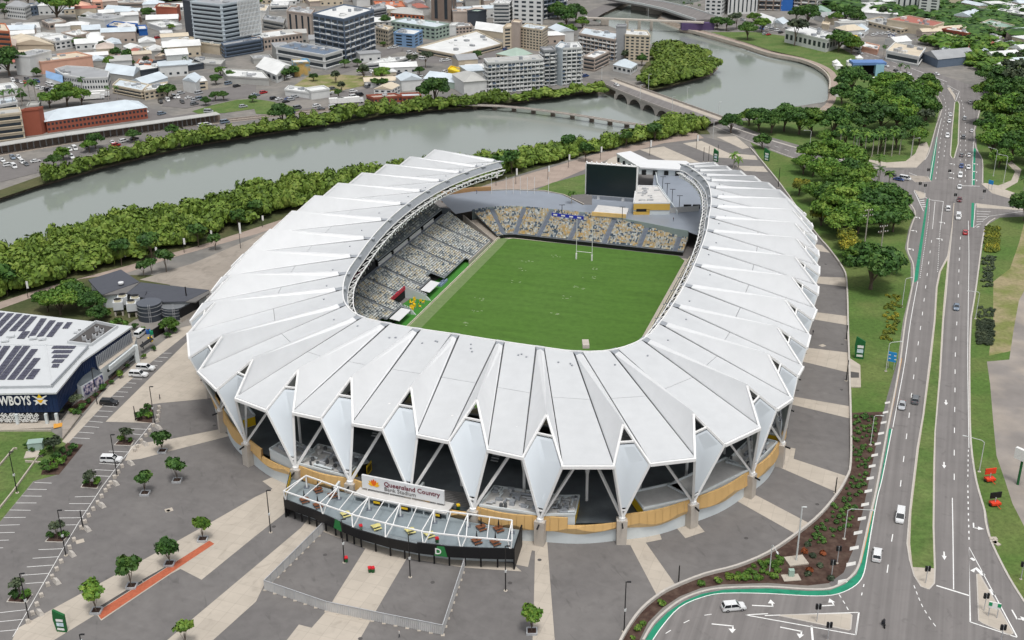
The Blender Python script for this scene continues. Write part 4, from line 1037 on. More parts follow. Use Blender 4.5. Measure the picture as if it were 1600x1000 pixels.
# yellow and white players' area chairs
rn2 = random.Random(2)
cb = MB(); cb.box((0,0,.35),(.5,.5,.1), m_yellow); cb.box((0,.22,.45),(.5,.08,.5), m_yellow)
for sx in (-.2,.2):
 for sy in (-.2,.2): cb.box((sx, sy, 0),(.05,.05,.35), m_wpaint)
cbd = cb.data('folding_chair')
for i in range(14):
 p = W(-37.2 - rn2.random() * 4.0,-77 + rn2.random() * 9.5,.09)
 place(cbd, 'folding_chair', None, p, rn2.uniform(0,6),1.5, 'yellow chair on the small turf area by the players tunnel', 'chair', 'yellow chairs by the players tunnel')
b = MB();
for v in np.arange(-112,-1,1.0):
 b.beam(W(-35.1, v, .35), W(-35.1, v + 1.0,.35),.18,.7, mat('pitch_fence_cream',(0.62,0.58,0.46)))
b.build('pitch_fence', label='low cream fence along the west side of the pitch', cat='fence')
# north west corner ramp
b = MB()
b.hexa([W(-36,-5,.05), W(-34,-1,.05), W(-47,9,.05), W(-50,4,.05)],[W(-36,-5,.12), W(-34,-1,.12), W(-47,9,3.2), W(-50,4,3.2)], m_apron)
for p, q, z0_, z1_ in ((W(-34,-1.0), W(-47,9.5),1.3,6.1),(W(-36.5,-6), W(-51,3),1.3,6.1)):
 b.mesh([(p.x, p.y, 0),(q.x, q.y, 0),(q.x, q.y, z1_),(p.x, p.y, z0_),(p.x + .4, p.y - .3,0),(q.x + .4, q.y - .3,0),(q.x + .4, q.y - .3, z1_),(p.x + .4, p.y - .3, z0_)],[(0,1,2,3),(4,5,6,7),(3,2,6,7)], m_pier)
b.build('corner_ramp', kind='structure')
# --- south and east lower tiers (mostly under the roof)
def simple_tier(pts, bk, rows, name, lab):
 b = MB(); th = empty(name, tuple(pts[0]), label=lab, cat='grandstand')
 s2 = MB()
 for i in range(rows):
  z = 1.3 + i * .30; zp = z - .30
  a, c = pts[0] + bk * (i * .82), pts[1] + bk * (i * .82); d_, e_ = c + bk * .82, a + bk * .82
  b.mesh([(a.x, a.y, z),(c.x, c.y, z),(d_.x, d_.y, z),(e_.x, e_.y, z),(a.x, a.y, zp if i else 0),(c.x, c.y, zp if i else 0)],[(0,1,2,3),(4,5,1,0)], m_tread)
  L = (c - a).length; t = (c - a).normalized(); n_ = int(L / .5)
  for j in range(n_):
   if j % 24 < 2: continue
   q = a + t * (j * .5 + .25) + bk * .25; q.z = z
   s_ = t * .22; zz = Vector((0,0,.42)); s2.mesh([q - s_ + zz, q + s_ + zz, q + s_ + bk * .4 + zz, q - s_ + bk * .4 + zz, q + s_ + bk * .5 + zz * 2, q - s_ + bk * .5 + zz * 2],[(0,1,2,3),(3,2,4,5)], SEAT_M['bone'])
 b.build('terrace', th); s2.build('seats', th, kind='stuff')
simple_tier([W(36.3,-122), W(36.3,-3)], FN, 14, 'east_stand', 'east stand under the right hand side of the roof')
simple_tier([W(-32,-133.5), W(32,-133.5)],-FA, 12, 'south_stand', 'south stand hidden under the near side of the roof')
# ================================================================== foliage
m_bark = mat('bark',(0.13,0.10,0.075),0.95,0.25,2.0)
m_palmtrunk = mat('palm_trunk',(0.38,0.35,0.31),0.95,0.15,1.5)
L_mang = leafmat('mangrove_leaves',(0.045,0.080,0.014),(0.115,0.185,0.026),(0.20,0.26,0.05))
L_dark = leafmat('dark_leaves',(0.016,0.045,0.010),(0.042,0.105,0.020),(0.095,0.17,0.032))
L_mid = leafmat('mid_leaves',(0.028,0.070,0.010),(0.080,0.17,0.022),(0.18,0.26,0.04))
L_yel = leafmat('yellowish_leaves',(0.045,0.075,0.012),(0.14,0.17,0.02),(0.38,0.32,0.03))
L_dusk = leafmat('dusky_leaves',(0.020,0.032,0.018),(0.045,0.065,0.035),(0.10,0.12,0.06))
L_grey = leafmat('bare_grey_twigs',(0.20,0.19,0.15),(0.32,0.30,0.25),(0.42,0.40,0.34))
NR_ = np.random.default_rng(12)
def leaf_cloud(lobes, n, size, hollow=0.55, flat=0.75, jit=0.35):
 """lobes: (cx,cy,cz,r,rz). returns (4n,3) quads"""
 lobes = np.array(lobes, float); wgt = lobes[:, 3] ** 2; wgt /= wgt.sum()
 idx = NR_.choice(len(lobes), n, p=wgt); L = lobes[idx]
 d = NR_.normal(size=(n, 3)); d[:, 2] = np.abs(d[:, 2]) * 1.0 - 0.35 * NR_.random(n) * 1.4
 d /= np.linalg.norm(d, axis=1)[:, None]
 rr = hollow + (1 - hollow) * NR_.random(n) ** 0.6 + NR_.normal(size=n) * 0.05
 c = L[:, :3] + d * rr[:, None] * np.stack([L[:, 3], L[:, 3], L[:, 4]],1)
 nrm = d + NR_.normal(size=(n, 3)) * jit; nrm[:, 2] += 0.25; nrm /= np.linalg.norm(nrm, axis=1)[:, None]
 up = NR_.normal(size=(n, 3)); x = np.cross(nrm, up); x /= np.linalg.norm(x, axis=1)[:, None]; y = np.cross(nrm, x)
 s = size * (0.6 + 0.8 * NR_.random(n))[:, None]; x = x * s * 0.6; y = y * s * 0.5
 return np.stack([c - x - y * .4, c + x * .2 - y, c + x + y * .4, c - x * .2 + y],1).reshape(-1,3)
def quads_mesh(name, V, m, extra=None):
 V = np.asarray(V, np.float32); nv = len(V); nf = nv // 4
 me = bpy.data.meshes.new(name); me.vertices.add(nv); me.vertices.foreach_set('co', V.ravel())
 me.loops.add(nv); me.loops.foreach_set('vertex_index', np.arange(nv, dtype=np.int32))
 me.polygons.add(nf); me.polygons.foreach_set('loop_start', np.arange(0, nv, 4, dtype=np.int32))
 me.polygons.foreach_set('loop_total', np.full(nf, 4, dtype=np.int32))
 me.materials.append(m); me.update(calc_edges=True); return me
def core_quads(lobes, f=0.62):
 """coarse inner mass behind the leaves, as quads"""
 out = []
 for (x, y, z, r, rz) in lobes:
  n, k = 6,4
  P = [[(x + f * r * math.sin(math.pi * i / k) * math.cos(2 * math.pi * j / n), y + f * r * math.sin(math.pi * i / k) * math.sin(2 * math.pi * j / n), z + f * rz * math.cos(math.pi * i / k)) for j in range(n)] for i in range(k + 1)]
  for i in range(k):
   for j in range(n): out += [P[i][j], P[i + 1][j], P[i + 1][(j + 1) % n], P[i][(j + 1) % n]]
 return np.array(out)
def lobes_dome(rad, h, base, n, rn, lr=.42):
 L = []
 for i in range(n):
  a = rn.uniform(0,6.28); q = rad * (1 - lr) * math.sqrt(rn.random()); r = rad * lr * rn.uniform(.75,1.25)
  z = base + (h - base) * (0.16 + 0.6 * (1 - (q / rad) ** 2) * rn.uniform(.6,1.15))
  L.append((q * math.cos(a), q * math.sin(a), z, r, r * rn.uniform(.6,.85)))
 return L
PROTO = {}
def make_tree(key, rad, h, base, nl, n, size, m, trunk_r=.3, name='tree', seed=1, lr=.42):
 rn = random.Random(seed); L = lobes_dome(rad, h, base, nl, rn, lr)
 V = np.concatenate([leaf_cloud(L, n, size, hollow=.5, jit=.55), core_quads(L, .55)]); me = quads_mesh('crown', V, m)
 t = MB(); t.tube([(0,0,-.1),(.08,.05, base * .6),(.1,0, base + (h - base) * .35)], trunk_r, 7, m_bark, r2=trunk_r * .5)
 for i in range(min(6, nl)):
  l = L[i]; t.tube([(.08,.03, base * .75),(l[0] * .5, l[1] * .5,(base + l[2]) * .52),(l[0] * .9, l[1] * .9, l[2])], trunk_r * .45,5, m_bark, r2=trunk_r * .15)
 PROTO[key] = (me, t.data('trunk'))
def tree(key, px=None, at=None, sc=1.0, label='', cat='tree', name='tree', group=None, rz=None, rnd=random.Random(77), szz=None):
 P = G(*px) if px else Vector(at); me, tr = PROTO[key]
 o = empty(name, tuple(P), label=label, cat=cat, group=group)
 rz = rnd.uniform(0,6.28) if rz is None else rz; s3 = (sc, sc, szz or sc)
 place(me, 'crown', o, (0,0,0), rz, s3); place(tr, 'trunk', o, (0,0,0), rz, s3); return o
for i in range(3):
 make_tree('broad%d' % i, 6.0,9.0,1.8,26,4600,.6, L_mid, .4, seed=20 + i, lr=.29)
 make_tree('dark%d' % i, 6.0,9.5,1.8,26,4600,.6, L_dark, .4, seed=30 + i, lr=.29)
make_tree('yel0',4.0,6.0,1.2,10,2000,.5, L_yel, .3, seed=41)
make_tree('grey0',4.0,5.5,1.2,9,700,.45, L_grey, .3, seed=42)
for i in range(3): make_tree('plant%d' % i, 2.2,6.0,1.3,12,520,.62, L_dark if i < 2 else L_mid, .1, seed=50 + i, lr=.45)
for i in range(2): make_tree('dusk%d' % i, 1.9,3.8,1.4,8,360,.42, L_dusk, .09, seed=60 + i)
for i in range(2): make_tree('bush%d' % i, 1.1,1.5,.1,6,180,.34, L_mid if i else L_dark, .05, seed=70 + i)
make_tree('farA',5.0,8.0,1.5,9,420,1.2, L_dark, .35, seed=81, lr=.45); make_tree('farB',5.0,7.5,1.2,9,420,1.2, L_mid, .35, seed=82, lr=.45)
make_tree('farC',4.0,9.5,1.5,9,380,1.1, L_dusk, .3, seed=83, lr=.45)
def make_palm(key, h, fl, nf, seed):
 rn = random.Random(seed); V = []
 for i in range(nf):
  a = 6.283 * i / nf + rn.uniform(-.2,.2); el = rn.uniform(-.1,1.1); ca, sa = math.cos(a), math.sin(a); p = Vector((0,0, h)); prev = None
  for j in range(7):
   s = j / 6; w_ = .55 * math.sin(math.pi * min(.97, s * .9 + .08)); e = el - s * 1.7
   d = Vector((ca * math.cos(e), sa * math.cos(e), math.sin(e))); q = p + d * (fl / 6); sd = Vector((-sa, ca, 0))
   for sg in (-1,1):
    V += [p, p + sd * sg * w_ - Vector((0,0, w_ * .5)), q + sd * sg * w_ * .8 - Vector((0,0, w_ * .5)), q]
   p = q
 me = quads_mesh('fronds', np.array([tuple(v) for v in V]), L_mid if seed % 2 else L_dark)
 t = MB(); t.tube([(0,0,-.1),(.1,0, h * .5),(0,0, h)],.24,7, m_palmtrunk, r2=.15); PROTO[key] = (me, t.data('trunk'))
make_palm('palm0',11,3.0,13,1); make_palm('palm1',9,2.8,12,4); make_palm('palm2',5,2.6,12,5)
# ---- continuous mangrove belts: nobody could count the bushes
def inpoly(x, y, P):
 c = False; j = len(P) - 1
 for i in range(len(P)):
  if (P[i][1] > y) != (P[j][1] > y) and x < (P[j][0] - P[i][0]) * (y - P[i][1]) / (P[j][1] - P[i][1]) + P[i][0]: c = not c
  j = i
 return c
def thicket(name, px, spacing, hh, nq, size, m, label, seed=1, vary=.35, flatz=.8):
 P = GP(px); rn = random.Random(seed); xs = [p.x for p in P]; ys = [p.y for p in P]
 protos = []
 for i in range(6):
  L = [(rn.uniform(-.35,.35), rn.uniform(-.35,.35), rn.uniform(.45,.75), rn.uniform(.42,.62), rn.uniform(.35,.5)) for _ in range(4)]
  protos.append(np.concatenate([leaf_cloud(L, nq, size / spacing, hollow=.6), core_quads(L, .7)]))
 out = []; y = min(ys)
 while y < max(ys):
  x = min(xs)
  while x < max(xs):
   qx, qy = x + rn.uniform(-.4,.4) * spacing, y + rn.uniform(-.4,.4) * spacing
   if inpoly(qx, qy, P):
    s = spacing * rn.choice([.7,.85,1,1.15,1.5]); h_ = hh * (1 + vary * (rn.random() * 2 - 1)); a = rn.uniform(0,6.28); ca, sa = math.cos(a), math.sin(a)
    q = protos[rn.randrange(6)]
    out.append(np.stack([(q[:, 0] * ca - q[:, 1] * sa) * s * 1.25 + qx, (q[:, 0] * sa + q[:, 1] * ca) * s * 1.25 + qy, q[:, 2] * h_ - .3],1))
   x += spacing
  y += spacing
 me = quads_mesh(name, np.concatenate(out), m); o = bpy.data.objects.new(name, me); COL.objects.link(o)
 return tag(o, label, 'mangroves', None, 'stuff')
thicket('mangrove_thicket',[(-60,438),(0,410),(100,384),(180,356),(290,338),(400,310),(500,290),(560,283),(640,268),(640,300),(560,300),(450,332),(400,345),(330,367),(300,385),(235,395),(190,412),(120,430),(62,452),(0,472),(-60,488)],
  3.5,6.6,150,.72, L_mang, 'dense green mangrove thicket lining the near bank of the river',3)
thicket('mangrove_thicket',[(640,268),(700,262),(800,250),(860,237),(930,232),(970,222),(1020,210),(1050,196),(1095,199),(1105,206),(1075,212),(1000,224),(930,240),(860,256),(800,268),(760,284),(700,300),(640,300)],
  3.6,5.6,140,.72, L_mang, 'mangrove thicket on the near bank behind the open end of the stadium',4)
thicket('mangrove_thicket',[(60,284),(92,275),(160,255),(225,238),(300,221),(400,205),(460,196),(540,184),(607,173),(675,166),(740,160),(800,158),(800,163),(740,167),(675,173),(607,180),(540,191),(460,203),(400,213),(300,229),(225,247),(160,263),(92,283),(64,291)],
  3.8,5.6,90,.95, L_mang, 'band of mangroves along the far bank of the river',5)
thicket('mangrove_thicket',[(800,157),(850,150),(900,144),(940,140),(935,146),(900,148),(850,155),(800,162)],
  4.4,5.0,100,1.1, L_mang, 'mangroves on the far bank below the grey apartment block',6)
thicket('mangrove_thicket',[(1016,138),(1008,128),(1020,112),(1030,98),(1016,90),(1022,80),(1050,76),(1101,86),(1119,107),(1108,117),(1073,127),(1035,137)],
  4.0,5.0,90,1.0, L_mang, 'mangroves covering the point that juts into the river',7)
# ================================================================== entrance terrace in front of the stadium
DZ, PZ = 3.8,7.2
band_px = [(444,779.5),(466,788),(489.5,796),(519.5,809.5),(537.5,818.5),(560,827.5),(606.5,841),(652,850),(700,856),(750,858.5),(803,859.5)]
bandp = [G(x, y, 4.9) for x, y in band_px]
wallq = [lerp(wallp[12], wallp[13],.92) + OUT[13] * 1.6, wallp[13] + OUT[13] * 2.2, wallp[14] + OUT[14] * 2.2, wallp[15] + OUT[15] * 2.2, wallp[16] + OUT[16] * 2.4, lerp(wallp[16], wallp[17],.76) + OUT[17] * 2.4]
terr = empty('entrance_terrace',(bandp[5].x, bandp[5].y, 0), label='raised entrance terrace with black fascia and white open frame pergola', cat='terrace')
b = MB(); P_ = [Vector((p.x, p.y, 0)) for p in bandp] + [Vector((p.x, p.y, 0)) for p in wallq[::-1]]
m_tdeck = mat('terrace_deck',(0.225,0.265,0.285),0.8,0.10,0.6)
b.prism([(p.x, p.y) for p in P_],3.3, DZ, m_black, mtop=m_tdeck); b.build('deck', terr)
b = MB()
for i in range(len(bandp) - 1):
 p, q = bandp[i], bandp[i + 1]; zt = 4.9 if i < 7 else 5.3; o_ = Vector((0,0,0))
 b.beam((p.x, p.y, (2.7 + zt) / 2),(q.x, q.y, (2.7 + zt) / 2),.35, zt - 2.7, m_black)
b.build('black_fascia', terr)
for a_, c_ in ((bandp[0], wallq[0]),(bandp[-1], wallq[-1])):
 b = MB(); b.beam((a_.x, a_.y, 2.6),(c_.x, c_.y, 2.6),.3,5.1, m_black); b.build('end_wall', terr)
b = MB()
for i in range(len(bandp) - 1):
 p, q = bandp[i], bandp[i + 1]
 for t in (0,.5): r_ = lerp(p, q, t); r_ = r_ + (ctr - r_).normalized() * .8; b.box((r_.x, r_.y, 0),(.35,.35,3.3), m_black)
b.build('undercroft_posts', terr, kind='stuff')
b = MB(); inn2 = [lerp(p, Vector((ctr.x, ctr.y, 0)),.025) for p in bandp]
for i in range(len(inn2) - 1): b.beam((inn2[i].x, inn2[i].y, 1.6),(inn2[i + 1].x, inn2[i + 1].y, 1.6),.3,3.2, m_base)
b.build('ticket_wall', terr)
b = MB()
for i in range(5,8):
 p, q = bandp[i], bandp[i + 1]; n_ = 22
 for j in range(n_): r_ = lerp(p, q, j / n_); r_ = lerp(r_, ctr, .004); b.box((r_.x, r_.y, DZ),(.06,.06,1.6), m_galv)
b.build('balustrade', terr, kind='stuff')
Bk = [G(x, y, 6.9) for x, y in [(478,743),(528.5,761),(576,777),(625,787),(678.5,797),(731,803),(800,813)]]
Fr = [G(x, y, PZ) for x, y in [(443,767),(504.5,788),(555,805.5),(608,819),(665,831.5),(722,838),(800,845)]]
m_frame = mat('white_pergola_paint',(0.80,0.80,0.79),0.5,0.02,1)
for arr, nm in ((Bk, 'rear_beam'),(Fr, 'front_beam')):
 for p, q in zip(arr[:-1], arr[1:]): b = MB(); b.beam(p, q, .26,.26, m_frame); b.build(nm, terr)
for i in range(7):
 d = (Fr[min(i + 1,6)] - Fr[max(i - 1,0)]).normalized(); offs = (-.9,.9) if 0 < i < 6 else ((0,.9) if i == 0 else (-.9,0))
 foot = lerp(Fr[i], Bk[i],-.01); foot = Vector((bandp[0].x, 0,0)) if False else foot
 # nearest point on the fascia line
 best = min((lerp(bandp[j], bandp[j + 1], t / 10) for j in range(len(bandp) - 1) for t in range(11)), key=lambda v: (v.x - Fr[i].x) ** 2 + (v.y - Fr[i].y) ** 2)
 for o_ in offs:
  b = MB(); b.beam(Bk[i], Fr[i] + d * o_, .2,.2, m_frame); b.build('rafter', terr)
  b = MB(); b.beam(Fr[i] + d * o_, Vector((best.x, best.y, 4.6)),.2,.2, m_frame); b.build('raking_leg', terr)
 b = MB(); b.box((Bk[i].x, Bk[i].y, DZ),(.32,.32,3.1), m_frame); b.box((Bk[i].x, Bk[i].y, DZ),(1.2,1.2,.06), mat('footing_slate',(.12,.14,.17))); b.build('post', terr)
for i in range(6):
 b = MB(); b.beam(lerp(Bk[i], Bk[i + 1],.5), lerp(Fr[i], Fr[i + 1],.5),.16,.16, m_frame); b.build('rafter', terr)
# yellow end banner, yellow signs, gate sign D
b = MB(); p, q = lerp(bandp[0], wallq[0],.06), lerp(bandp[0], wallq[0],.86); d_ = (q - p).normalized(); nn = Vector((-d_.y, d_.x, 0)); nn = nn if nn.x > 0 else -nn
b.beam((p.x + nn.x * .3, p.y + nn.y * .3,5.1),(q.x + nn.x * .3, q.y + nn.y * .3,5.1),.06,1.5, m_yellow); b.beam((p.x + nn.x * .25, p.y + nn.y * .25,5.1),(q.x + nn.x * .25, q.y + nn.y * .25,5.1),.06,2.0, m_black);
b.beam((p.x + nn.x * .34, p.y + nn.y * .34,5.1),(q.x + nn.x * .34, q.y + nn.y * .34,5.1),.06,.12, m_black); b.build('yellow_banner', terr)
m_ggreen = mat('gate_green',(0.03,0.20,0.055),0.7,.12,.8)
def gate_sign(i0, t0, t1, letter=None):
 p, q = bandp[i0], bandp[i0 + 1]; d = (q - p).normalized(); nn = Vector((d.y, -d.x, 0)); nn = nn if nn.y < 0 else -nn
 a, c = lerp(p, q, t0) + nn * .2, lerp(p, q, t1) + nn * .2; b = MB()
 v = [Vector((a.x, a.y, 2.7)), Vector((c.x, c.y, 2.7)), Vector((c.x, c.y, 0)) - d * .6 + Vector((0,0,5.2)), Vector((a.x, a.y, 0)) + d * .7 + Vector((0,0,5.2))]
 b.mesh(v, [(0,1,2,3)], m_ggreen); o = b.build('gate_sign', terr)
 if letter: text(letter, 'letter', o, lerp(v[0], v[1],.05) + nn * .06 + Vector((0,0,.5)), d, 2.0, m_wpaint, bold=.03)
gate_sign(3,.1,.85); gate_sign(7,.55,.98, 'D')
m_timber = mat('dark_timber',(0.17,0.065,0.03),0.7,0.15,2); m_ytab = mat('yellow_table_paint',(0.62,0.56,0.22),0.7,.1,1)
def picnic(px, col, umb, nm='picnic_table', lab='', z=DZ):
 p = G(px[0], px[1], z); t = lempty(nm, tuple(p),.5, lab, 'picnic table', group='picnic tables on the terrace')
 b = MB(); b.box((0,0,.72),(1.9,1.1,.08), col); b.build('table_top', t)
 for s_ in (-1,1): b = MB(); b.box((0, s_ * .95,.42),(1.8,.4,.07), col); b.build('bench', t)
 for s_ in (-1,1):
  b = MB(); b.beam((s_ * .7,-.9,0),(s_ * .7,0,.72),.1,.1, col); b.beam((s_ * .7,.9,0),(s_ * .7,0,.72),.1,.1, col); b.build('leg', t)
 if umb: b = MB(); b.cyl((0,0,.75),.06,.7,6, m_black); b.cyl((0,0,1.4),.22,1.6,8, m_black, r2=.05); b.build('closed_umbrella', t)
for q, lab in (((497,768), 'brown picnic table with closed umbrella nearest the yellow banner at the back'),((476,784), 'brown picnic table with closed umbrella at the front left corner of the terrace'),((520,776), 'brown picnic table behind the third pair of frame legs'),((497,792), 'brown picnic table beside the black fascia at the terrace left'),
               ((752,827), 'brown picnic table in the rear left of the four at the terrace right end'),((779,829), 'brown picnic table in the rear right of the four at the terrace right end'),((745,848), 'brown picnic table in the front left of the four at the terrace right end'),((774,850), 'brown picnic table in the front right of the four at the terrace right end')):
 picnic(q, m_timber, True, lab=lab)
for q, lab in (((540,806), 'yellow slatted bench table left of the bins on the terrace'),((588,826), 'pale yellow table in the middle of the terrace front'),((641,832), 'pale yellow table near the second lamp pole from the left'),((671,838), 'small yellow bench before the D gate sign')):
 picnic(q, m_ytab, False, lab=lab)
def bin_(px, z, lab, n=1, red=True):
 p = G(px[0], px[1], z); t = lempty('wheelie_bin', tuple(p),.3, lab, 'bin')
 b = MB(); b.hexa([(-.28,-.33,.08),(.28,-.33,.08),(.28,.33,.08),(-.28,.33,.08)],[(-.34,-.38,1.0),(.34,-.38,1.0),(.34,.38,1.0),(-.34,.38,1.0)], mat('bin_green',(.02,.09,.03))); b.build('bin_body', t)
 b = MB(); b.box((0,0,1.0),(.72,.8,.3), mat('bin_red',(.55,.02,.03)) if red else m_yellow); b.build('lid', t)
bin_((578,894),0, 'red lidded green bin standing left of its pair on the cream strip'); bin_((583,894),0, 'red lidded green bin standing right of its pair on the cream strip'); bin_((541,878),0, 'red lidded green bin beside the lamp pole in the fenced yard')
bin_((564,828), DZ, 'red lidded bin on the terrace behind the black fascia'); bin_((683,848), DZ, 'red lidded bin behind the letter D sign')
bin_((716,796),4.3, 'yellow lidded bin beside the stairs right of the stadium sign', red=False)
# canopy slab and stadium name sign
sg0, sg1 = G(566,762,6.1), G(694,788,6.1); d = (sg1 - sg0).normalized(); L_ = (sg1 - sg0).length; nn = Vector((d.y, -d.x, 0)); nn = nn if nn.y < 0 else -nn
slab = [sg0 - d * 1 + nn * 2.4, sg1 + d * 1.5 + nn * 2.4, sg1 + d * 1.5 - nn * 2.0, sg0 - d * 1 - nn * 2.0]
b = MB(); b.prism([(p.x, p.y) for p in slab],5.2,5.55, m_podroof); b.build('sign_canopy', terr)
b = MB();
for t in np.linspace(0,1,9): p = lerp(slab[0], slab[1], t) - nn * .5; b.box((p.x, p.y, DZ),(.3,.3,1.4), m_base)
b.build('canopy_posts', terr, kind='stuff')
b = MB(); p, q = slab[0] - nn * 1.6, slab[1] - nn * 1.6; b.beam((p.x, p.y, 4.5),(q.x, q.y, 4.5),.2,1.4, m_base); b.build('kiosk_wall', terr)
for t in (.22,.52,.86):
 p = lerp(slab[0], slab[1], t); b = MB(); b.beam((p.x, p.y, 4.6),(p.x + d.x * 2, p.y + d.y * 2,4.6),.12,1.1, m_black); b.beam(tuple(p + nn * .1)[:2] + (4.7,), tuple(p + nn * .1 + d * 1.6)[:2] + (4.7,),.06,.5, m_yellow); b.build('menu_board', terr)
HS = 3.3
sign = empty('stadium_name_sign', tuple(lerp(sg0, sg1,.5)), label='long white sign with maroon and grey stadium lettering and a golden lotus', cat='sign')
b = MB(); b.mesh([sg0, sg1, sg1 + Vector((0,0, HS)), sg0 + Vector((0,0, HS))] + [p - nn * .5 for p in (sg0, sg1, sg1 + Vector((0,0, HS)), sg0 + Vector((0,0, HS)))],[(0,1,2,3),(7,6,5,4),(3,2,6,7),(0,4,5,1),(1,5,6,2),(0,3,7,4)], m_fold)
b.build('sign_board', sign)
m_maroon = mat('maroon_print',(0.15,0.008,0.025),.6,0); m_gtext = mat('grey_print',(0.12,0.11,0.105),.6,0); m_lot = mat('lotus_gold',(0.85,0.45,0.02),.6,0); m_lot2 = mat('lotus_orange',(0.78,0.13,0.01),.6,0)
zz = Vector((0,0,1))
text('Queensland Country', 'lettering', sign, sg0 + d * L_ * .275 + nn * .06 + zz * 1.62, d, 1.62, m_maroon, bold=.022, sx=.98, ext=.02)
text('Bank Stadium', 'lettering', sign, sg0 + d * L_ * .275 + nn * .06 + zz * .42, d, 1.45, m_gtext, bold=.0, sx=.98, ext=.02)
lc = sg0 + d * L_ * .15 + nn * .07 + zz * 1.05
for i, (a_, ln, mm_) in enumerate(((-72,1.55, m_lot),(-45,1.75, m_lot),(-20,1.7, m_lot2),(0,1.9, m_lot2),(20,1.7, m_lot2),(45,1.75, m_lot),(72,1.55, m_lot))):
 u = d * math.sin(R(a_)) + zz * math.cos(R(a_)); v = d * math.cos(R(a_)) - zz * math.sin(R(a_)); b = MB(); o_ = nn * (.01 * (3 - abs(i - 3)) + .01)
 b.poly([lc + o_, lc + u * ln * .4 + v * .32 + o_, lc + u * ln * .75 + v * .24 + o_, lc + u * ln + o_, lc + u * ln * .75 - v * .24 + o_, lc + u * ln * .4 - v * .32 + o_], mm_); b.build('lotus_petal', sign)
for t in (.06,.33,.6,.9): b = MB(); p = lerp(sg0, sg1, t) - nn * .25; b.tube([p + zz * .1, p - zz * .6],.12,6, m_steel); b.build('sign_foot', sign)
# wide stair between concourse and terrace
b = MB()
for i in range(9):
 p0, p1 = G(530,746,4.4), G(752,778,4.4); dd_ = (p1 - p0).normalized(); n2 = Vector((dd_.y, -dd_.x, 0)); n2 = n2 if n2.y < 0 else -n2
 a_, c_ = p0 + n2 * (i * .55), p1 + n2 * (i * .55); z_ = 4.9 - i * .07
 b.hexa([(a_.x, a_.y, 4.3),(c_.x, c_.y, 4.3),(c_.x - n2.x * .35, c_.y - n2.y * .35,4.3),(a_.x - n2.x * .35, a_.y - n2.y * .35,4.3)][::1],[(a_.x, a_.y, z_),(c_.x, c_.y, z_),(c_.x - n2.x * .35, c_.y - n2.y * .35, z_),(a_.x - n2.x * .35, a_.y - n2.y * .35, z_)], mat('stair_grey',(.17,.165,.16)))
b.build('wide_steps', terr)
for (x, y) in ((537,752),(662,762)):
 b = MB(); p = G(x, y, 4.4); q = G(x - 14, y + 18,4.4); b.beam((p.x, p.y, 5.2),(q.x, q.y, 4.9),.5,1.5, m_base); b.build('stair_cheek', terr)
# black and yellow kiosk beside the sign
b = MB(); p = G(556,738,4.3); b.box(tuple(p),(5,4,2.9), m_black, .5); b.box((p.x, p.y, 7.2),(5.4,4.4,.15), m_rimg, .5); b.build('kiosk', terr)
b = MB(); p = G(574,744,4.4); b.beam((p.x, p.y - .5,6),(p.x + .8, p.y + 2.2,6),.1,2.6, m_yellow)
for i in range(5): b.beam((p.x + .02 + i * .14 + .1, p.y - .5 + i * .5,5.2),(p.x + .14 + i * .14 + .1, p.y - .2 + i * .5,6.8),.12,.14, m_black)
b.build('kiosk_banner', terr)
# ================================================================== sheet fence of the yard
fence_px = [(507,829),(414,922),(510,955),(600,974),(692,992.5),(727,884)]
yard = empty('hoarding_fence', tuple(G(510,955)), label='galvanised sheet hoarding fence round the yard before the terrace', cat='fence')
m_hoard = mat('hoarding_sheet',(0.47,0.465,0.455),0.5,0.10,0.6, spec=.4, objrand=.08)
for a_, c_ in zip(fence_px[:-1], fence_px[1:]):
 a_, c_ = G(*a_), G(*c_); n_ = max(1, round((c_ - a_).length / 2.4));
 for i in range(n_):
  p, q = lerp(a_, c_, i / n_), lerp(a_, c_, (i + 1) / n_); t = (q - p).normalized(); nb = Vector((-t.y, t.x, 0)); b = MB(); m_ = 12; vs = []
  for j in range(m_ + 1):
   r_ = lerp(p + t * .04, q - t * .04, j / m_) + nb * (.05 if j % 2 else -.05); vs += [(r_.x, r_.y, .08),(r_.x, r_.y, 2.4)]
  b.mesh(vs, [(2 * j, 2 * j + 2,2 * j + 3,2 * j + 1) for j in range(m_)], m_hoard); b.beam((p.x, p.y, 2.4),(q.x, q.y, 2.4),.16,.08, m_galv); b.build('fence_panel', yard)
  b = MB(); b.box((p.x, p.y, 0),(.14,.14,2.5), m_galv); b.box((p.x - nb.x * .0, p.y, 0),(.7,.7,.12), m_conc); b.build('fence_post', yard)
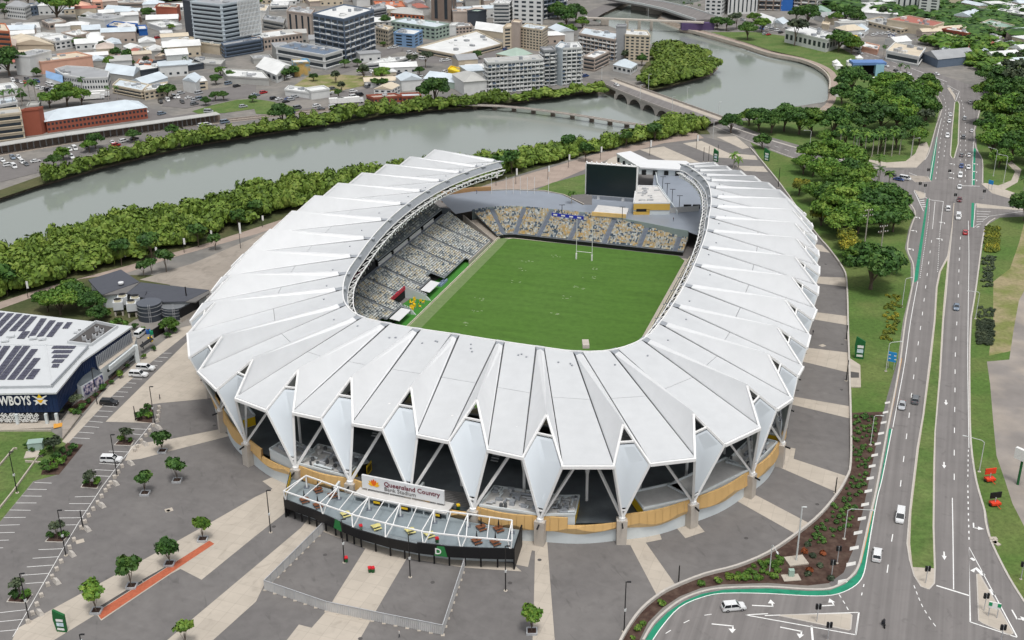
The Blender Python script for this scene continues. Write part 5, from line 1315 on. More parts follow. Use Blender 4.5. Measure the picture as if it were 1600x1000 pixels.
# ================================================================== lamp posts and poles
m_pole = mat('black_pole_paint',(0.010,0.010,0.011),0.45,0, spec=.5); m_lampw = mat('pale_pole_paint',(0.55,0.57,0.56),0.5,0.05,1)
def pole(base, top, lab, arm=None, col=None, cat='lamp post', group=None, head=True, r=.13, collar=True, double=False):
 P = G(*base); h_ = hgt(base[0], base[1], top[1]); col = col or m_pole
 o = lempty('lamp_post', tuple(P), label=lab, cat=cat, group=group)
 b = MB(); b.tube([(0,0,0),(0,0, h_)], r, 8, col, r2=r * .75); b.build('pole', o)
 b = MB(); b.cyl((0,0,0),.42,.08,8, m_conc); b.build('footing', o)
 if arm:
  Q = G(arm[0], arm[1], h_) - P; Q.z = 0; L = Q.length; dr = Q / max(L, .01)
  b = MB(); b.tube([(0,0, h_ - .1), tuple(dr * (L * .15) + Vector((0,0, h_ + .35))), tuple(dr * L + Vector((0,0, h_ + .5)))],.07,6, col); b.build('arm', o)
  b = MB(); q = dr * (L + .2); b.box((q.x, q.y, h_ + .38),(.8,.35,.16), col if col is m_pole else m_lampw, math.atan2(dr.y, dr.x)); b.build('lamp_head', o)
 elif head:
  for s_ in ((-1,1) if double else (1,)): b = MB(); b.box((s_ * .55,0, h_ - .1),(.8,.35,.14), col); b.build('lamp_head', o)
 if collar: b = MB(); b.box((.05,0, h_ * .42),(.4,.4,.5), m_lampw if col is m_pole else m_galv); b.build('speaker_box', o)
 return o
PL = [((46,971),(31,896), 'black lamp post at the bottom left of the car park near the green pylon'),((103,868),(89,797), 'black lamp post behind the second small garden island from the bottom left'),((183,743),(172,679), 'black lamp post standing in front of the parked white ute'),
      ((152,632),(144,575), 'black lamp post in front of the video screen of the blue building'),((242,664),(234,604), 'black lamp post at the corner of the mulched triangle bed'),((27,770),(15,706), 'black lamp post on the lawn edge at the far left'),
      ((423,832),(415,766), 'black lamp post on the cream band left of the terrace'),((538,879),(532,811), 'black lamp post in the yard next to a red lidded bin'),((641,902),(637,834), 'black lamp post in the yard right of the cream band'),
      ((790,923),(790,853), 'black lamp post in front of the right end of the terrace'),((975,987),(977,909), 'black lamp post beside the curved plaza wall at the bottom'),((128,1012),(131,991), 'lamp post whose head shows at the bottom edge')]
for a_, c_, l_ in PL: pole(a_, c_, l_, group='black plaza lamp posts')
for a_, c_, l_ in (((212,657),(208,635), 'short black post left of the mulched triangle bed'),((130,826),(125,798), 'short black post among the white blocks'),((1060,913),(1061,884), 'short black post on the low wall at the end of the cream band'),((1305,770),(1308,746), 'short black post near the bend of the low wall at right'),
                   ((1322,595),(1327,563), 'black post on the low wall beside the cream band at the right'),((1322,531),(1323,508), 'black post on the low wall above the green pylon sign'),((1216,293),(1218,262), 'black post on the grass behind the north east wall')):
 pole(a_, c_, l_, head=False, collar=False, r=.16, cat='post')
for a_, c_, ar, l_ in (((1360,695),(1366,651),(1377,652), 'grey street lamp in the mulch bed beside the zebra blocks'),((1384,580),(1389,537),(1407,536), 'grey street lamp on the grass beside the blue sign'),((1319,842),(1325,797),(1361,800), 'grey street lamp arching over the green lane near the bend'),
                       ((1202,896),(1208,852),(1214,866), 'short grey street lamp among the green shrubs at the bend'),((1530,737),(1538,691),(1508,684), 'grey street lamp on the right verge near the red trailers'),((1524,498),(1530,458),(1514,457), 'grey street lamp on the right verge beside the long hedge'),
                       ((1409,480),(1414,437),(1423,436), 'grey street lamp near the big round tree by the road'),((1337,240),(1340,207),(1330,206), 'grey street lamp on the grass behind the cross street'),((1265,232),(1266,205),(1258,205), 'grey street lamp by the bend of the bridge road'),
                       ((1423,245),(1430,218),(1436,217), 'grey street lamp by the palms at the road corner'),((1283,190),(1284,170),(1290,171), 'grey street lamp between the park trees'),((1552,275),(1557,235),(1546,232), 'grey street lamp on the lawn right of the crossing'),((1568,285),(1573,245),(1562,243), 'second grey street lamp on the lawn right of the crossing')):
 pole(a_, c_, l_, arm=ar, col=m_lampw, cat='street lamp', collar=False, r=.12)
o = pole((1244,877),(1252,792), 'tall pale camera pole on a square slab in the mulch', col=m_lampw, cat='camera pole', collar=False, r=.2)
b = MB(); b.box((0,0,0),(4.2,3.2,.3), m_conc, .2); b.build('slab', o)
# promenade banner poles
for (x, y, t) in [(44,466,438),(96,443,424),(147,425,411),(195,409,395),(244,406,385),(288,395,371),(330,381,359),(376,388,346),(410,355,336),(905 - 205,290,265),(775,290,268),(806,288,262),(856,280,258),(888,262,240),(938,250,228),(1015,243,218),(1088,233,210)]:
 h_ = hgt(x, y, t); P = G(x, y); o = lempty('banner_pole', tuple(P), label='tall dark pole with a narrow white banner beside the riverside path', cat='banner pole', group='banner poles along the riverside path')
 b = MB(); b.tube([(0,0,0),(0,0, h_)],.1,6, m_pole); b.build('pole', o); b = MB(); b.box((.45,0, h_ * .55),(.7,.05, h_ * .4), m_wpaint); b.build('banner', o)
# concourse light poles and flag poles
for (x, y, t) in [(982,262,238),(1099,252,230),(1107,252,228),(1121,250,226)]:
 pole((x, y),(x + 1, t), 'slim dark post on the north plaza stripes', head=False, collar=False, cat='post', group='slim posts on the north plaza')
for (x, y, t) in [(1035,296,280),(1042,306,290),(1050,316,299),(1061,328,309),(1083,281,262),(1103,276,262),(878,335,322),(972,345,326)]:
 P = G(x, y, 6.15); Q = G(x, t, 6.15); h_ = (Q - P).length * .36; o = lempty('light_mast', tuple(P), label='black double headed light mast on the open concourse', cat='light mast', group='light masts on the open concourse')
 b = MB(); b.tube([(0,0,0),(0,0, h_)],.12,6, m_pole); b.build('mast', o); b = MB(); b.box((0,0, h_),(2.2,.2,.15), m_pole); b.build('crossarm', o)
for x in (768,791,802,813,824,835,857): # white flag poles
 P = G(x, 303,6.15); o = MB(); o.tube([P, P + Vector((0,0,7))],.09,6, m_wpaint); o.build('flag_pole', label='plain white flag pole at the edge of the open concourse', cat='flag pole', group='white flag poles on the concourse edge')
# wooden power poles
for (x, y, t, lab) in ((1351,381,327, 'tall power pole with cross arms standing among park trees'),(1376,392,352, 'power pole with cross arms in front of the big round tree'),(1310,366,340, 'plain pale pole among the trees without cross arms')):
 h_ = hgt(x, y, t); o = lempty('power_pole', tuple(G(x, y)), label=lab, cat='power pole'); b = MB(); b.tube([(0,0,0),(0,0, h_)],.25,8, m_palmtrunk, r2=.16); b.build('pole', o)
 if x > 1320:
  for z_, w_ in ((h_ - .6,3.2),(h_ - 2.6,4.2)):
   b = MB(); b.box((0,0, z_),(w_, .15,.15), m_bark, .3); b.build('cross_arm', o)
   for s_ in (-.45,-.2,.2,.45): b = MB(); b.cyl((s_ * w_ * math.cos(.3), s_ * w_ * math.sin(.3), z_ + .15),.12,.4,6, m_wpaint); b.build('insulator', o)
# ================================================================== low walls
P_ = smooth_line(GP(plaza_wall_px[:]),3)
b = MB();
for p, q in zip(P_[:-1], P_[1:]): b.beam((p.x, p.y, .35),(q.x, q.y, .35),.5,.7, m_kerb)
b.build('plaza_wall', label='low curved concrete wall along the right edge of the plaza', cat='wall')
# ================================================================== white blocks and boulders
bm = MB(); bm.hexa([(-.42,-.42,0),(.42,-.42,0),(.42,.42,0),(-.42,.42,0)],[(-.36,-.36,.75),(.36,-.36,.75),(.36,.36,.75),(-.36,.36,.75)], m_pier); blk = bm.data('block')
bm = MB(); bm.hexa([(-.6,-1.0,0),(.5,-1.1,0),(.6,.9,0),(-.5,1.1,0)],[(-.35,-.7,1.0),(.25,-.8,.8),(.35,.6,.75),(-.3,.8,.95)], m_kerb); bld_ = bm.data('boulder')
for (x, y) in [(249,638),(248,645),(247,652),(246,659),(240,666),(234,674),(228,682),(221,690),(215,699),(211,705),(191,730),(185,739),(179,747),(173,756),(170,762),(165,768),(159,777),(153,787),(146,797),(139,807),(133,817),(127,826),(116,845),(109,857),(96,879),(89,891),(82,903),(75,915),(65,932),(58,946),(51,960),(44,973)]:
 place(blk, 'bollard_block', None, G(x, y),.6, None, 'white concrete bollard block in the line beside the car park bays', 'bollard', 'white blocks lining the car park')
for (x, y) in [(246,669),(225,695),(203,725),(179,756.5),(158,791),(135,828),(111,867),(87,910),(61,959)]:
 place(bld_, 'boulder', None, G(x + 2, y),.8, None, 'larger pale faceted concrete seat among the white blocks', 'concrete seat', 'pale faceted seats lining the car park')
# ================================================================== garden islands and plants
def gisland(px, lab):
 b = MB(); P = GP(px); b.prism(P, 0,.15, m_kerb); b.flat([lerp(p, sum(P, Vector()) / len(P),.1) for p in P],.165, m_mulch); b.build('garden_island', kind='structure', label=lab)
for px in ([(178,696),(188,686),(211,688),(205,697)],[(126,762),(132,752),(158,753),(152,764)],[(70,847),(82,834),(110,834),(98,848)],[(10,941),(20,927),(52,929),(42,943)]): gisland(px, 'small kerbed garden island between parking bays')
b = MB(); b.flat(GP([(209,658),(222,640),(238,633),(238,661)]),.05, m_mulch); b.build('mulch_bed', kind='structure')
b = MB(); b.flat(GP([(105,692),(130,695),(92,742),(64,742),(68,728),(95,704)]),.05, m_mulch); b.build('mulch_bed', kind='structure')
b = MB(); b.flat(GP([(105,640),(150,608),(200,565),(212,560),(170,600),(130,645),(118,648)]),.05, m_mulch); b.build('mulch_bed', kind='structure')
rnp = random.Random(9)
def planter_tree(px, lab, key, sc=1.0, box=True):
 o = tree(key, px, sc=sc * 1.12, label=lab, cat='tree', name='planter_tree', group=None); LOCALS.add(o.name)
 if box:
  b = MB();
  for s_ in (-1,1): b.box((s_ * .95,0,0),(.25,2.0,.5), m_galv); b.box((0, s_ * .95,0),(1.7,.25,.5), m_galv)
  b.box((0,0,0),(1.6,1.6,.35), m_mulch); b.build('planter', o)
for (x, y, lab, k, s_) in [(277,752, 'planter tree on the asphalt farthest right of the three by the car park', 'plant0',1.05),(254,706, 'planter tree standing on the cream band near the pier', 'plant1',1.0),(227,772, 'planter tree on the asphalt nearest the parked ute', 'plant0',.95),
                           (317,844, 'bright leaved planter tree at the top end of the brick strip', 'plant2',.9),(265,882, 'second planter tree down the brick strip', 'plant1',1.05),(206,917, 'third planter tree down the brick strip', 'plant0',1.15),(151,956, 'planter tree at the bottom end of the brick strip', 'plant2',1.1),
                           (831,988, 'planter tree on the asphalt left of the straight cream band', 'plant2',.95),(290,1010, 'planter tree cut off by the bottom edge', 'plant2',.9)]:
 planter_tree((x, y), lab, k, s_)
for (x, y, lab) in [(197,692, 'small dusky tree in the garden island below the triangle bed'),(142,760, 'small dusky tree in the garden island left of the white ute'),(90,843, 'small dusky tree in the third garden island'),(32,934, 'small dusky tree in the lowest garden island'),
     (121,640, 'small tree beside the video screen')]:
 tree('dusk%d' % (x % 2),(x, y), sc=1.15, label=lab)
for (x, y) in [(190,691),(203,691),(136,758),(151,758),(78,841),(100,842),(22,935),(40,936),(215,650),(222,645),(230,640),(228,650),(234,655),(220,655),(76,738),(84,735),(93,728),(100,720),(108,712),(116,704),(90,718),(80,722),(98,708),(72,731),
               (60,700),(70,696),(78,705),(50,706),(45,700),(66,712),(84,700),(112,646),(128,640),(138,630),(150,620),(160,610),(175,600),(186,590),(200,575),(120,650)]:
 tree('bush%d' % rnp.randrange(2),(x, y), sc=rnp.uniform(.8,1.5), label='small rounded garden bush in a kerbed bed of the car park', cat='bush', name='bush', group='garden bushes round the car park')
tree('dusk1',(86,708), sc=1.3, label='dark purple leaved tree behind the green transformer box')
# shrubs in the mulch bed: tufts, one mass
def tufts(name, px, sp, size, m, lab, seed, dens=.7, h=.8):
 P = GP(px); rn = random.Random(seed); xs = [p.x for p in P]; ys = [p.y for p in P]; out = []
 base = [leaf_cloud([(0,0,.35,.5,.45)],60,.32, hollow=.3) for _ in range(4)]; y = min(ys)
 while y < max(ys):
  x = min(xs)
  while x < max(xs):
   qx, qy = x + rn.uniform(-.4,.4) * sp, y + rn.uniform(-.4,.4) * sp
   if rn.random() < dens and inpoly(qx, qy, P):
    s = size * rn.uniform(.7,1.3); q = base[rn.randrange(4)]; out.append(np.stack([q[:, 0] * s + qx, q[:, 1] * s + qy, q[:, 2] * s * h],1))
   x += sp
  y += sp
 me = quads_mesh(name, np.concatenate(out), m); o = bpy.data.objects.new(name, me); COL.objects.link(o); tag(o, lab, 'shrubs', None, 'stuff')
tufts('bed_shrubs',[(1332,648),(1378,650),(1366,700),(1350,760),(1335,815),(1300,850),(1255,848),(1285,812),(1310,780),(1328,745)],1.5,1.15, L_dark, 'rows of low dark shrubs in the long mulch bed',1,.72)
tufts('bed_shrubs',[(985,1000),(1003,968),(1030,945),(1065,925),(1110,908),(1160,892),(1205,872),(1225,868),(1210,905),(1130,909),(1085,918),(1050,932),(1010,962),(995,1000)],1.2,1.35, L_mid, 'leafy green shrubs in the mulch bed along the curved wall',2,.8)
tufts('verge_hedge',[(1526,500),(1552,500),(1550,540),(1526,538)],1.0,1.3, L_dusk, 'long clipped hedge patch on the right verge',3,.95)
tufts('verge_hedge',[(1540,355),(1561,355),(1560,395),(1538,395)],1.0,1.3, L_yel, 'yellowish hedge patch near the crossing on the right verge',4,.95)
tufts('verge_hedge',[(1536,400),(1556,402),(1550,450),(1534,450)],1.2,1.3, L_dusk, 'brown green hedge patch on the right verge',5,.7)
tufts('verge_hedge',[(1385,462),(1408,462),(1400,533),(1378,532)],1.3,1.2, L_yel, 'low hedge strip on the grass left of the road',6,.6)
tufts('verge_hedge',[(1530,480),(1555,480),(1553,498),(1528,498)],1.3,1.2, L_dusk, 'end of the long verge hedge beside the street lamp',7,.6)
# rocks, scattered red grass trees in the mulch corner
for (x, y, k) in [(1257,863,0),(1285,866,0),(1265,892,0),(1262,852,1),(1270,870,1),(1281,885,1),(1298,905,1),(1262,898,1)]:
 V = leaf_cloud([(0,0,.3,.6,.45)],60,.5, hollow=.1)
 me = quads_mesh('foliage', V, mat('red_foliage',(.22,.06,.02)) if k == 0 else L_dusk); place(me, 'tufted_plant', None, G(x, y),0,1.2, 'spiky %s plant in the mulch corner by the bend' % ('orange' if k == 0 else 'dark'), 'plant', 'spiky plants in the mulch corner')
b = MB(); b.box(tuple(G(1236,903)),(3.6,2.2,.15), m_conc, .1); b.box(tuple(G(1236,900)),(1.1,.9,1.6), mat('cabinet_green',(.33,.45,.38))); b.build('traffic_cabinet', label='pale green cabinet on a concrete slab in the mulch corner', cat='cabinet')
b = MB(); b.box(tuple(G(57,702)),(3.4,2.2,2.2), mat('transformer_green',(.30,.40,.36)),.2); b.box((G(57,702).x, G(57,702).y, 2.2),(3.6,2.4,.15), mat('transformer_green',(.30,.40,.36)),.2); b.box(tuple(G(54,710)),(4.4,3.4,.2), m_conc, .2)
b.build('transformer_box', label='pale green transformer box among shrubs at the left lawn', cat='transformer')
for px in ([(0,728),(22,702),(27,702)],[(40,722),(64,724)],[(80,674),(0,674)],[(0,795),(20,770),(62,712)]):
 ribbon('garden_wall', px, .3,0,.5, m_conc, label='low garden wall at the left lawn', kind='structure')
ribbon('bench_wall',[(1296,548 - 0),(1297,549)],.1,0,.1, m_conc, kind='structure')
b = MB(); b.prism(GP([(1326,560),(1344,572),(1345,606),(1327,606)]),0,.35, m_conc); b.flat(GP([(1328,582),(1342,584),(1342,592),(1328,592)]),.36, m_asphd); b.build('ramp_landing', kind='structure')
# ================================================================== signs
def board(name, lab, cat, c0, c1, z0, z1, m, posts=True, thick=.2, mp=None, parent=None):
 a_, c_ = Vector((c0.x, c0.y, 0)), Vector((c1.x, c1.y, 0)); o = empty(name, tuple((a_ + c_) / 2), label=lab, cat=cat); b = MB(); b.beam((a_.x, a_.y, (z0 + z1) / 2),(c_.x, c_.y, (z0 + z1) / 2), thick, z1 - z0, m); b.build('sign_face', o)
 if posts:
  for t in (.15,.85): p = lerp(a_, c_, t); b = MB(); b.tube([(p.x, p.y, 0),(p.x, p.y, z1 - .1)],.09,6, mp or m_galv); b.build('post', o)
 return o
m_blue = mat('sign_blue',(0.03,0.27,0.62),.5,0.03,1); m_gpy = mat('pylon_green',(0.015,0.12,0.035),.55,.1,.6)
o = board('direction_sign', 'bright blue direction sign on two posts beside the road', 'sign', G(1385,575), G(1398,578),2.3,5.2, m_blue)
c = (G(1385,575) + G(1398,578)) / 2; dx = (G(1398,578) - G(1385,575)).normalized(); nf_ = Vector((dx.y, -dx.x, 0))
for z_, t in ((4.3,-1.0),(4.3,.5),(3.2,-.9),(3.2,.7)):
 b = MB(); b.beam(tuple(c + dx * t + nf_ * .13 + Vector((0,0, z_))), tuple(c + dx * (t + .6) + nf_ * .13 + Vector((0,0, z_))),.03,.3, m_wpaint); b.build('sign_symbol', o)
def pylon(base, wpx, hpx, lab, tilt=False):
 x, y = base; p = G(x, y); q = G(x + wpx, y + 1.5); h_ = hgt(x, y, y - hpx); d_ = (q - p); d_.z = 0; n_ = Vector((d_.y, -d_.x, 0)).normalized() * .5
 o = empty('pylon_sign', tuple(p), label=lab, cat='pylon sign'); b = MB()
 F = [p, q, q + d_ * .02 + Vector((0,0, h_ * .8)), p - d_ * .12 + Vector((0,0, h_)), p - d_ * .22 + Vector((0,0, h_ * .55))]; Bk_ = [v - n_ for v in F]
 b.mesh(F + Bk_, [(0,1,2,3,4),(9,8,7,6,5)] + [(i, 5 + i, 5 + (i + 1) % 5,(i + 1) % 5) for i in range(5)], m_gpy); b.build('pylon_body', o)
 for z0_, z1_, mm_ in ((.5,.62, m_wpaint),(.28,.45, mat('pylon_poster',(.55,.68,.75),.5,.3,2)),(.10,.2, m_wpaint)):
  b = MB(); u = n_.normalized() * .06; b.poly([p + d_ * .12 + Vector((0,0, h_ * z0_)) + u, p + d_ * .85 + Vector((0,0, h_ * z0_)) + u, p + d_ * .85 + Vector((0,0, h_ * z1_)) + u, p + d_ * .12 + Vector((0,0, h_ * z1_)) + u], mm_); b.build('sign_print', o)
pylon((89,987),15,33, 'tall green pylon sign at the bottom left end of the cream band'); pylon((1336,560),13,34, 'green pylon sign with a poster on the grass right of the plaza wall'); pylon((1194,251),7,20, 'dark green pylon sign at the corner of the plaza wall by the bridge road'); pylon((1115,252),6,20, 'dark green pylon sign on the striped north plaza')
o = board('direction_sign', 'green and white direction sign on the triangular traffic island', 'sign', G(1541,963), G(1560,967),2.2,3.6, m_wpaint)
for t0, t1 in ((0,.28),(.72,1)):
 b = MB(); p, q = G(1541,963), G(1560,967); a_, c_ = lerp(p, q, t0), lerp(p, q, t1); b.beam((a_.x, a_.y - .14,3.1),(c_.x, c_.y - .14,3.1),.05,.8, mat('sign_green',(.02,.3,.12))); b.build('sign_arrow', o)
board('street_sign', 'small blue street sign by the right crossing', 'sign', G(1543,296), G(1550,298),2.5,4.2, m_blue)
# big white roofed billboard bottom right
o = board('billboard', 'large white angled billboard on a green pole at the right edge', 'billboard', G(1578,752), G(1606,765),6.5,9.3, m_wpaint, posts=False, thick=.8)
b = MB(); p = G(1590,757); b.tube([p, p + Vector((0,0,6.5))],.3,8, m_gpy); b.build('post', o)
# traffic lights
def tlight(px, lab, h_=4.2, arm=0):
 P = G(*px); o = lempty('traffic_light', tuple(P), rz=0, label=lab, cat='traffic light'); b = MB(); b.tube([(0,0,0),(0,0, h_)],.08,6, m_galv); b.build('pole', o)
 for s_ in (-1,1): b = MB(); b.box((s_ * .32,0, h_ - 1.1),(.42,.4,1.15), m_black); b.build('signal_head', o)
 b = MB(); b.cyl((0,0,0),.3,.06,8, m_conc); b.build('base', o)
for px, lab in (((1446,912), 'traffic light on the concrete nose of the long median'),((1276,972), 'traffic light on the left triangular island'),((1537,955), 'traffic light on the right triangular island'),((1293,1001), 'traffic light at the bottom edge near the left island'),((1563,1005), 'traffic light at the bottom edge near the right island'),((1308,880), 'traffic light in the mulch at the bend'),((1299,902), 'short traffic light post in the mulch by the kerb'),
    ((1436,300), 'traffic light on the small striped island left of the crossing'),((1444,303), 'second traffic light beside the striped island'),((1491,318), 'traffic light on the narrow end of the median'),((1536,312), 'traffic light on the right of the crossing'),((1482,280), 'traffic light on the median north of the crossing'),((1449,278), 'traffic light by the north west corner of the crossing'),((1595,905 - 0), 'short pole on the right verge')):
 tlight(px, lab, 4.2)
# trailer mounted message boards
for (x, y, lab) in ((1546,752, 'orange message board trailer on the verge, the upper one'),(1554,790, 'orange trailer with dark message board tipped towards the road, the lower one')):
 P = G(x, y); m_or = mat('safety_orange',(.68,.055,.02),.5,.05,1); o = lempty('message_trailer', tuple(P),.2, lab, 'trailer')
 b = MB(); b.box((0,0,.5),(2.2,1.6,.5), m_or); b.build('trailer_body', o)
 b = MB(); b.beam((0,-.8,.6),(0,-2.2,.5),.12,.12, m_or); b.build('drawbar', o)
 for s_ in (-1,1): b = MB(); b.tube([(s_ * 1.1,0,.35),(s_ * 1.35,0,.35)],.35,10, m_black); b.build('wheel', o)
 b = MB(); b.tube([(0,0,1),(0,0,2.2)],.1,6, m_galv); b.build('mast', o)
 b = MB(); b.box((0,.2,1.9),(2.8,.2,1.5), m_or if y < 770 else m_black); b.box((0,.08,1.98),(2.6,.06,1.3), m_black if y > 770 else m_or); b.build('message_board', o)
b = MB();
for k, (x, y) in enumerate([(1552,842),(1554,847),(1557,850)]): b.box(tuple(G(x, y)),(1.6,1.0,.25), m_conc, k)
b.build('broken_concrete', label='pale broken concrete patch on the right verge', cat='rubble', kind='stuff')
# manhole covers
for i, (x, y) in enumerate([(508,867),(676,910),(843,875),(797,911),(1166,841),(428,823),(1277,788),(1192,412 + 0),(1290,413),(1229,669),(1246,610),(1315,609),(1316,538),(335,665),(263,798),(563,798 + 200)]):
 b = MB(); c = G(x, y); b.cyl((c.x, c.y, .02),.45,.03,12, m_asphd); b.build('manhole_cover', kind='structure')
for (x, y) in [(264,797),(125,846),(1285,540)]: b = MB(); c = G(x, y); b.box((c.x, c.y, .01),(1.7,1.5,.04), m_conc, .5); b.build('access_slab', kind='structure')
# gate canopy, food building, screen on the north side
can = empty('entry_canopy', tuple(G(1010,262)), label='low white angled canopy joining the far right end of the roof', cat='canopy')
b = MB(); b.prism(GP([(963,240),(985,236.5),(1013,250),(1072,252),(1088,262),(1072,266),(1000,262)],9),8.6,9.2, m_fold); b.build('canopy_roof', can)
b = MB()
P_ = GP([(965,242),(1000,263),(1070,266)],9)
for p, q in zip(P_[:-1], P_[1:]): b.beam((p.x, p.y + 1.5,7.3),(q.x, q.y + 1.5,7.3),.2,2.4, m_base)
b.build('canopy_wall', can)
for p, q in zip(P_[:-1], P_[1:]):
 for t in (.1,.35,.6,.85): b = MB(); r_ = lerp(p, q, t); b.box((r_.x, r_.y + 1.2,5.9),(1.8,.3,2.1), m_dark); b.build('doorway', can)
scr = empty('video_screen', tuple(W(-5.5,47)), label='huge dark video screen on a white frame at the open north end', cat='video screen')
s0, s1 = G(916,303,8), G(993,309,8); hS = 12.3
b = MB(); b.beam((s0.x, s0.y, 8 + hS / 2),(s1.x, s1.y, 8 + hS / 2),1.0, hS, mat('screen_glass',(0.004,0.012,0.016),.35,.1,.3, spec=.5)); b.build('screen_face', scr)
dS = (s1 - s0).normalized(); nS = Vector((dS.y, -dS.x, 0));
b = MB();
for z_ in (8,8 + hS): b.beam(tuple(s0 - nS * .3)[:2] + (z_,), tuple(s1 - nS * .3)[:2] + (z_,),1.4,.5, m_steel)
for p in (s0, s1): b.beam(tuple(p - nS * .3)[:2] + (8,), tuple(p - nS * .3)[:2] + (8 + hS,),1.2,.4, m_steel)
b.build('screen_frame', scr)
for i in range(11): b = MB(); p = lerp(s0, s1, i / 10); b.box((p.x, p.y + .5,8 + hS + .2),(.5,1.2,.5), m_steel); b.build('top_bracket', scr)
for t in (.25,.75): b = MB(); p = lerp(s0, s1, t); b.box((p.x, p.y + .6,0),(1.0,1.0,8), m_steel); b.build('support_leg', scr)
b = MB(); p, q = G(925,331,8), G(978,335,8); b.prism([(p.x, p.y),(q.x, q.y),(q.x + 2, q.y + 10),(p.x + 3, p.y + 11)],6.15,7.2, m_podroof)
b.beam((p.x, p.y, 7.3),(q.x, q.y, 7.3),.4,1.5, mat('pale_yellow_front',(.72,.50,.20))); b.build('stage_platform', label='low stage platform with a pale yellow front under the screen', cat='stage')
fb = empty('food_building', tuple(G(1018,320,6)), label='yellow fronted kiosk building with a flat white roof beside the screen', cat='building')
rf = [G(990,318,10.5), G(1047,318,10.5), G(1028,292,10.5), G(994,291,10.5)]
b = MB(); b.prism([(p.x, p.y) for p in rf],6.1,10.5, m_base, mtop=m_podroof); b.build('wall', fb)
b = MB();
for i in range(4): p, q = rf[i], rf[(i + 1) % 4]; b.beam((p.x, p.y, 10.7),(q.x, q.y, 10.7),.4,.5, m_fold)
b.build('parapet', fb)
b = MB(); p, q = rf[0], rf[1]; f_ = Vector((0,-.12,0)); m_ocw = mat('ochre_wall',(.62,.40,.09),.7,.04,.5)
b.beam((p.x, p.y - .15,9.2),(q.x, q.y - .15,9.2),.1,2.5, m_ocw); r_ = lerp(p, q, .45); b.beam((p.x, p.y - .15,6.8),(r_.x, r_.y - .15,6.8),.1,1.3, m_ocw); a_ = lerp(p, q, .36); b.beam((a_.x, a_.y - .15,7.7),(r_.x, r_.y - .15,7.7),.1,1.2, m_ocw); b.build('ochre_front', fb)
b = MB(); a_, c_ = lerp(p, q, .08), lerp(p, q, .36); b.beam((a_.x, a_.y - .15,7.9),(c_.x, c_.y - .15,7.9),.14,1.1, m_dark); b.build('servery_window', fb)
b = MB(); rn_ = random.Random(4)
for i in range(14): t, s_ = rn_.random() * .8 + .1, rn_.random() * .8 + .1; v = lerp(lerp(rf[0], rf[1], t), lerp(rf[3], rf[2], t), s_); b.box((v.x, v.y, 10.5),(rn_.uniform(.5,2.5), rn_.uniform(.4,.8), rn_.uniform(.3,.8)), m_galv)
b.build('roof_services', fb, kind='stuff')
# curved balustrade and gate fence on the concourse
b = MB(); p, q = G(1047,333,6.15), G(1092,330,6.15)
for i in range(30): r_ = lerp(p, q, i / 29); b.box((r_.x, r_.y, 6.15),(.1,.1,2.2), m_galv)
b.beam((p.x, p.y, 8.3),(q.x, q.y, 8.3),.1,.15, m_galv); b.beam((p.x, p.y, 7.2),(q.x, q.y, 7.2),.04,2.0, m_podroof); b.build('gate_fence', label='pale gate fence across the concourse at the right', cat='fence')
for t0, t1 in ((1068,1080),(1082,1094)):
 b = MB(); p, q = G(t0,326,6.15), G(t1,326,6.15); b.beam((p.x, p.y, 7),(q.x, q.y, 7),.4,1.6, m_black); b.build('black_counter', label='long black counter on the concourse behind the gate fence', cat='counter', group='black counters on the concourse')
b = MB(); P_ = GP([(1024,268),(1027,290),(1045,316),(1058,335)],6.15)
for p, q in zip(P_[:-1], P_[1:]): b.beam((p.x, p.y, 6.8),(q.x, q.y, 6.8),.3,1.4, m_base)
b.build('curved_balustrade', label='curved pale balustrade right of the yellow building', cat='balustrade')
b = MB(); p, q = G(862,334,7.2), G(912,340,7.2); b.beam((p.x, p.y, 7.0),(q.x, q.y, 7.0),.15,1.3, mat('royal_blue_banner',(.02,.04,.42),.6,0)); o = b.build('blue_banner', label='long royal blue banner along the back of the north stand', cat='banner')
for i in range(4): b = MB(); a_, c_ = lerp(p, q, .05 + i * .25), lerp(p, q, .05 + i * .25 + .12); b.beam((a_.x, a_.y - .12,7.0),(c_.x, c_.y - .12,7.0),.04,.6, m_wpaint); b.build('white_print', o)
b = MB(); P_ = GP([(905,310),(880,320),(905,330)],6.2)
tree('palm2', at=tuple(G(893,318,6.15)), sc=.9, label='dark fronded palm at the concourse edge left of the screen', name='palm_tree', cat='palm')
# ================================================================== training centre at the left edge
m_navy = mat('navy_cladding',(0.012,0.028,0.085),0.45,0.06,.5, spec=.4); m_wroof = mat('white_metal_roof',(0.56,0.58,0.59),0.5,0.03,.3); m_glass = mat('dark_glass',(0.012,0.016,0.022),0.12,0.05,.5, spec=.6)
m_solar = mat('solar_cell',(0.055,0.055,0.085),0.25,0.1,2, spec=.6, objrand=.12)
HT = hgt(91,661,614)
tc = empty('training_centre', tuple(G(88,662)), label='navy sports centre with a white roof full of solar panels at the left edge', cat='building')
C0, C1, C2, C3, C4 = G(-170,618, HT), G(88,614, HT), G(128,565, HT), G(207,510, HT), G(-170,466, HT)
P_ = [C0, C1, C2, C3, C4]
b = MB(); b.prism([(p.x, p.y) for p in [lerp(q, sum(P_, Vector()) / 5,.02) for q in P_]],3.0, HT - .3, m_navy); b.build('navy_wall', tc)
b = MB(); b.prism([(p.x, p.y) for p in [lerp(q, sum(P_, Vector()) / 5,.035) for q in P_]],0,3.0, m_glass); b.build('ground_floor_glazing', tc)
